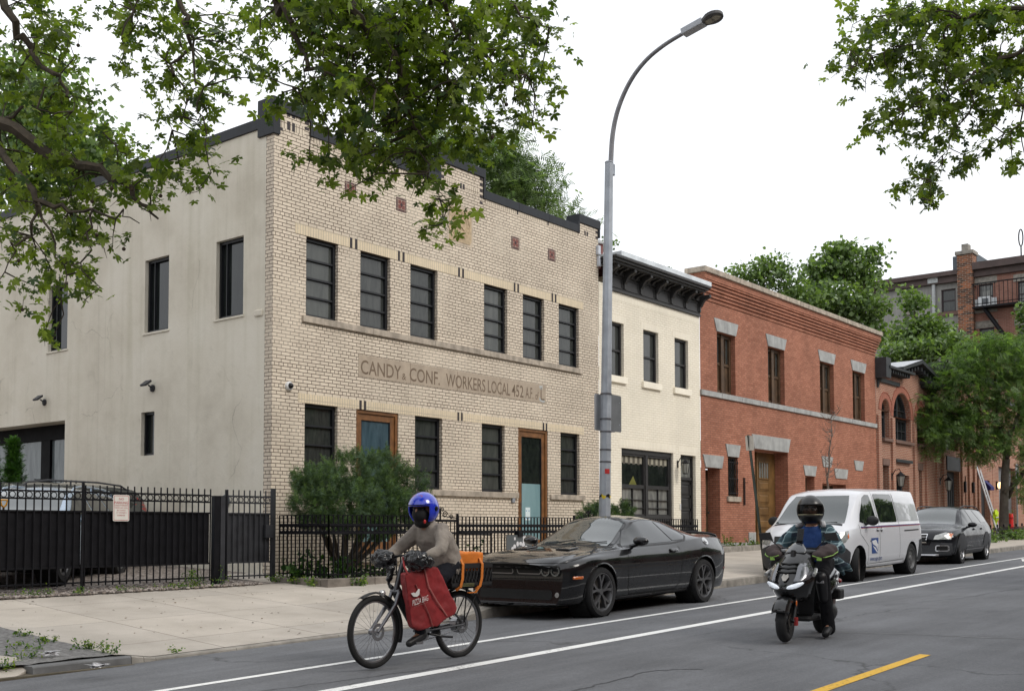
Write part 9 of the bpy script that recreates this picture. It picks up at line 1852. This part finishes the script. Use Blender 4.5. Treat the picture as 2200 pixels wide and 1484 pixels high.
# ---- weeds, ivy and ground plants
WD = [leaf_mat('weed_green', (.11, .20, .03), .4), leaf_mat('weed_dark', (.05, .11, .025), .3), leaf_mat('weed_yellow', (.20, .26, .04), .4)]
def weed(label, c, r, h, n_, size, seed, group, name='weed_clump', shape=None, mats=None, cat='weeds', kx=1.0):
    rng = np.random.default_rng(seed); t = thing(name, label, cat, c, 0, group); P = []; mb = MB()
    for i in range(max(4, n_//14)):
        a = rng.uniform(0, 2*pi); rr_ = r*sqrt(rng.random()); e = Vector((c[0]+rr_*cos(a)*kx, c[1]+rr_*sin(a), c[2]+h*rng.uniform(.4, 1))); b_ = Vector((c[0]+rr_*.5*cos(a)*kx, c[1]+rr_*.5*sin(a), c[2])); mb.tube([b_, e], [.005, .002], 3, cap=False)
        for j in range(14): f = rng.uniform(.15, 1); P.append(np.array(b_.lerp(e, f))+rng.normal(0, .022, 3))
    mb.build('stems', WD[1], t, fixn=False); leaves('leaves', P, size, shape or quadleaf(.32), mats or WD, t, rng, .7, .4, droop=-.2); return t
GW = 'weeds growing at the edges of the pavement'
wl = [((765, 1256), .22, .22, 130, 'weed clump on the garden kerb below the pine shrub, right one', 13.38), ((678, 1248), .22, .2, 110, 'weed clump on the garden kerb below the pine shrub, middle one', 13.7), ((640, 1243), .2, .16, 90, 'low weeds spilling over the kerb left of the pine shrub', 14.2), ((600, 1232), .24, .2, 110, 'weeds at the foot of the grey gate post', 14.7)]
for i, (p, r_, h, n_, lab, Y) in enumerate(wl): q = atY(*p, Y); weed(lab, (q[0], Y, zwalk(q[0], Y)), r_, h, n_, .045, 60+i, GW)
for i, (px, py, r_, h, n_, lab) in enumerate(((432, 1232, .30, .34, 190, 'tall yellow-green weeds at the right end of the sliding gate'), (400, 1245, .35, .12, 110, 'low green weeds before the right end of the sliding gate'), (330, 1262, .35, .08, 120, 'low green weeds under the no parking gate leaf'), (265, 1268, .3, .07, 90, 'sparse green weeds on the gravel edge, middle'), (110, 1275, .28, .10, 120, 'green weeds on the gravel edge below the left gate leaf'), (35, 1280, .3, .10, 120, 'green weeds on the gravel edge at the left picture edge'))):
    X = GX(px); Y = 14.62; weed(lab, (X, Y, zwalk(X, Y)), r_, h, n_, .035, 70+i, GW, kx=1.6)
for i, (X, s, r_, h, n_, lab) in enumerate(((6.02, 11.3, .13, .06, 70, 'line of weeds along the driveway edge, far end'), (6.04, 10.8, .16, .07, 90, 'line of weeds along the driveway edge, middle'), (6.1, 10.2, .2, .12, 130, 'bushier weeds at the driveway corner'), (6.12, 9.86, .16, .08, 90, 'weeds against the steel-faced kerb top'), (5.6, 10.6, .25, .05, 90, 'flat weeds in the broken asphalt, back'), (5.35, 10.1, .22, .07, 90, 'flat weeds beside the concrete slab'), (5.0, 9.75, .12, .08, 50, 'small weed at the slab corner by the kerb'), (6.9, 9.80, .14, .03, 40, 'thin moss line at the driveway lip'), (4.9, 10.9, .3, .05, 70, 'flat weeds at the far left of the tree pit'))):
    Y = s+SD(X); weed(lab, (X, Y, zwalk(X, Y)), r_, h, n_, .032, 80+i, GW)
for i, (px, Y, r_, h, n_, lab) in enumerate(((1590, 15.1, .5, .12, 160, 'low yellow-green weeds in the bed before the red brick front'), (1625, 14.9, .35, .22, 130, 'leafy weeds beside the leaning sign post'), (1560, 15.6, .25, .35, 100, 'taller weeds against the stone plinth'), (1507, 15.8, .2, .5, 90, 'weeds growing up at the old brown door'))):
    q = atY(px, 1190, Y); weed(lab, (q[0], Y, zwalk(q[0], Y)+.1), r_, h, n_, .06, 100+i, GW, kx=1.5)
IV = [leaf_mat('hosta_leaf', (.045, .10, .02), .35), leaf_mat('hosta_dark', (.02, .05, .014), .3)]
for i, (px, Y, r_, h, n_, lab) in enumerate(((650, 14.3, .45, .5, 260, 'leafy green ground plants behind the iron fence, left of the pine stem'), (720, 14.2, .5, .4, 260, 'leafy ground plants under the pine shrub'), (790, 14.2, .5, .35, 240, 'leafy ground plants behind the cyclist'), (1005, 14.0, .3, .7, 120, 'spindly weeds behind the orange bag'))):
    q = atY(px, 1220, Y); weed(lab, (q[0], Y, ZC-.06), r_, h, n_, .075, 110+i, 'ground plants in the front garden', 'ground_plant', quadleaf(.5), IV, 'plant')
for i, (X, lab) in enumerate(((43.5, 'green plants in the tree pit, left half'), (49, 'green plants in the tree pit, right half'))):
    Y = 10.75+SD(X)+.5; weed(lab, (X, Y+.2, zwalk(X, Y)), .9, .45, 520, .16, 120+i, 'plants of the guarded tree pit', 'pit_plants', None, TG, 'plant', kx=3.2)
# fallen leaves
rng = np.random.default_rng(9); P = []
for i in range(260): X = rng.uniform(6.3, 16); Y = rng.uniform(9.9, 14.3); P.append((X, Y, zwalk(X, Y)+.006))
o = leaves('fallen_leaves', P, .028, quadleaf(), [mat('dead_leaf', (.12, .07, .03), .9, var=.3), mat('dead_leaf_dark', (.05, .035, .025), .9, var=.3)], None, rng, .12, .6, droop=0); kind(o, 'stuff', 'tiny dead leaves scattered over the pavement', 'leaves')
# ---- street trees across the road (seen only mirrored, and shading the road)
for i, (X, lab) in enumerate(((-7, 'street tree behind the camera, leftmost'), (27, 'street tree across the road opposite the red house'), (42, 'street tree across the road, third from the right'), (58, 'street tree across the road, second from the right'), (76, 'street tree across the road, farthest right'), (-26, 'street tree across the road, far left'))):
    r_ = random.Random(i); tree('opposite_street_tree', lab, (X, -3.4, .3), 10, [(X+r_.uniform(-2.5, 2.5), -3.6+r_.uniform(-1.6, 1.6), 6.3+r_.uniform(-1.2, 2.6), 1.9, 1.8, 1.4) for k in range(8)], TG, 130+i, .30, 55, clump=.8, trunk_r=.22, group='street trees across the road')
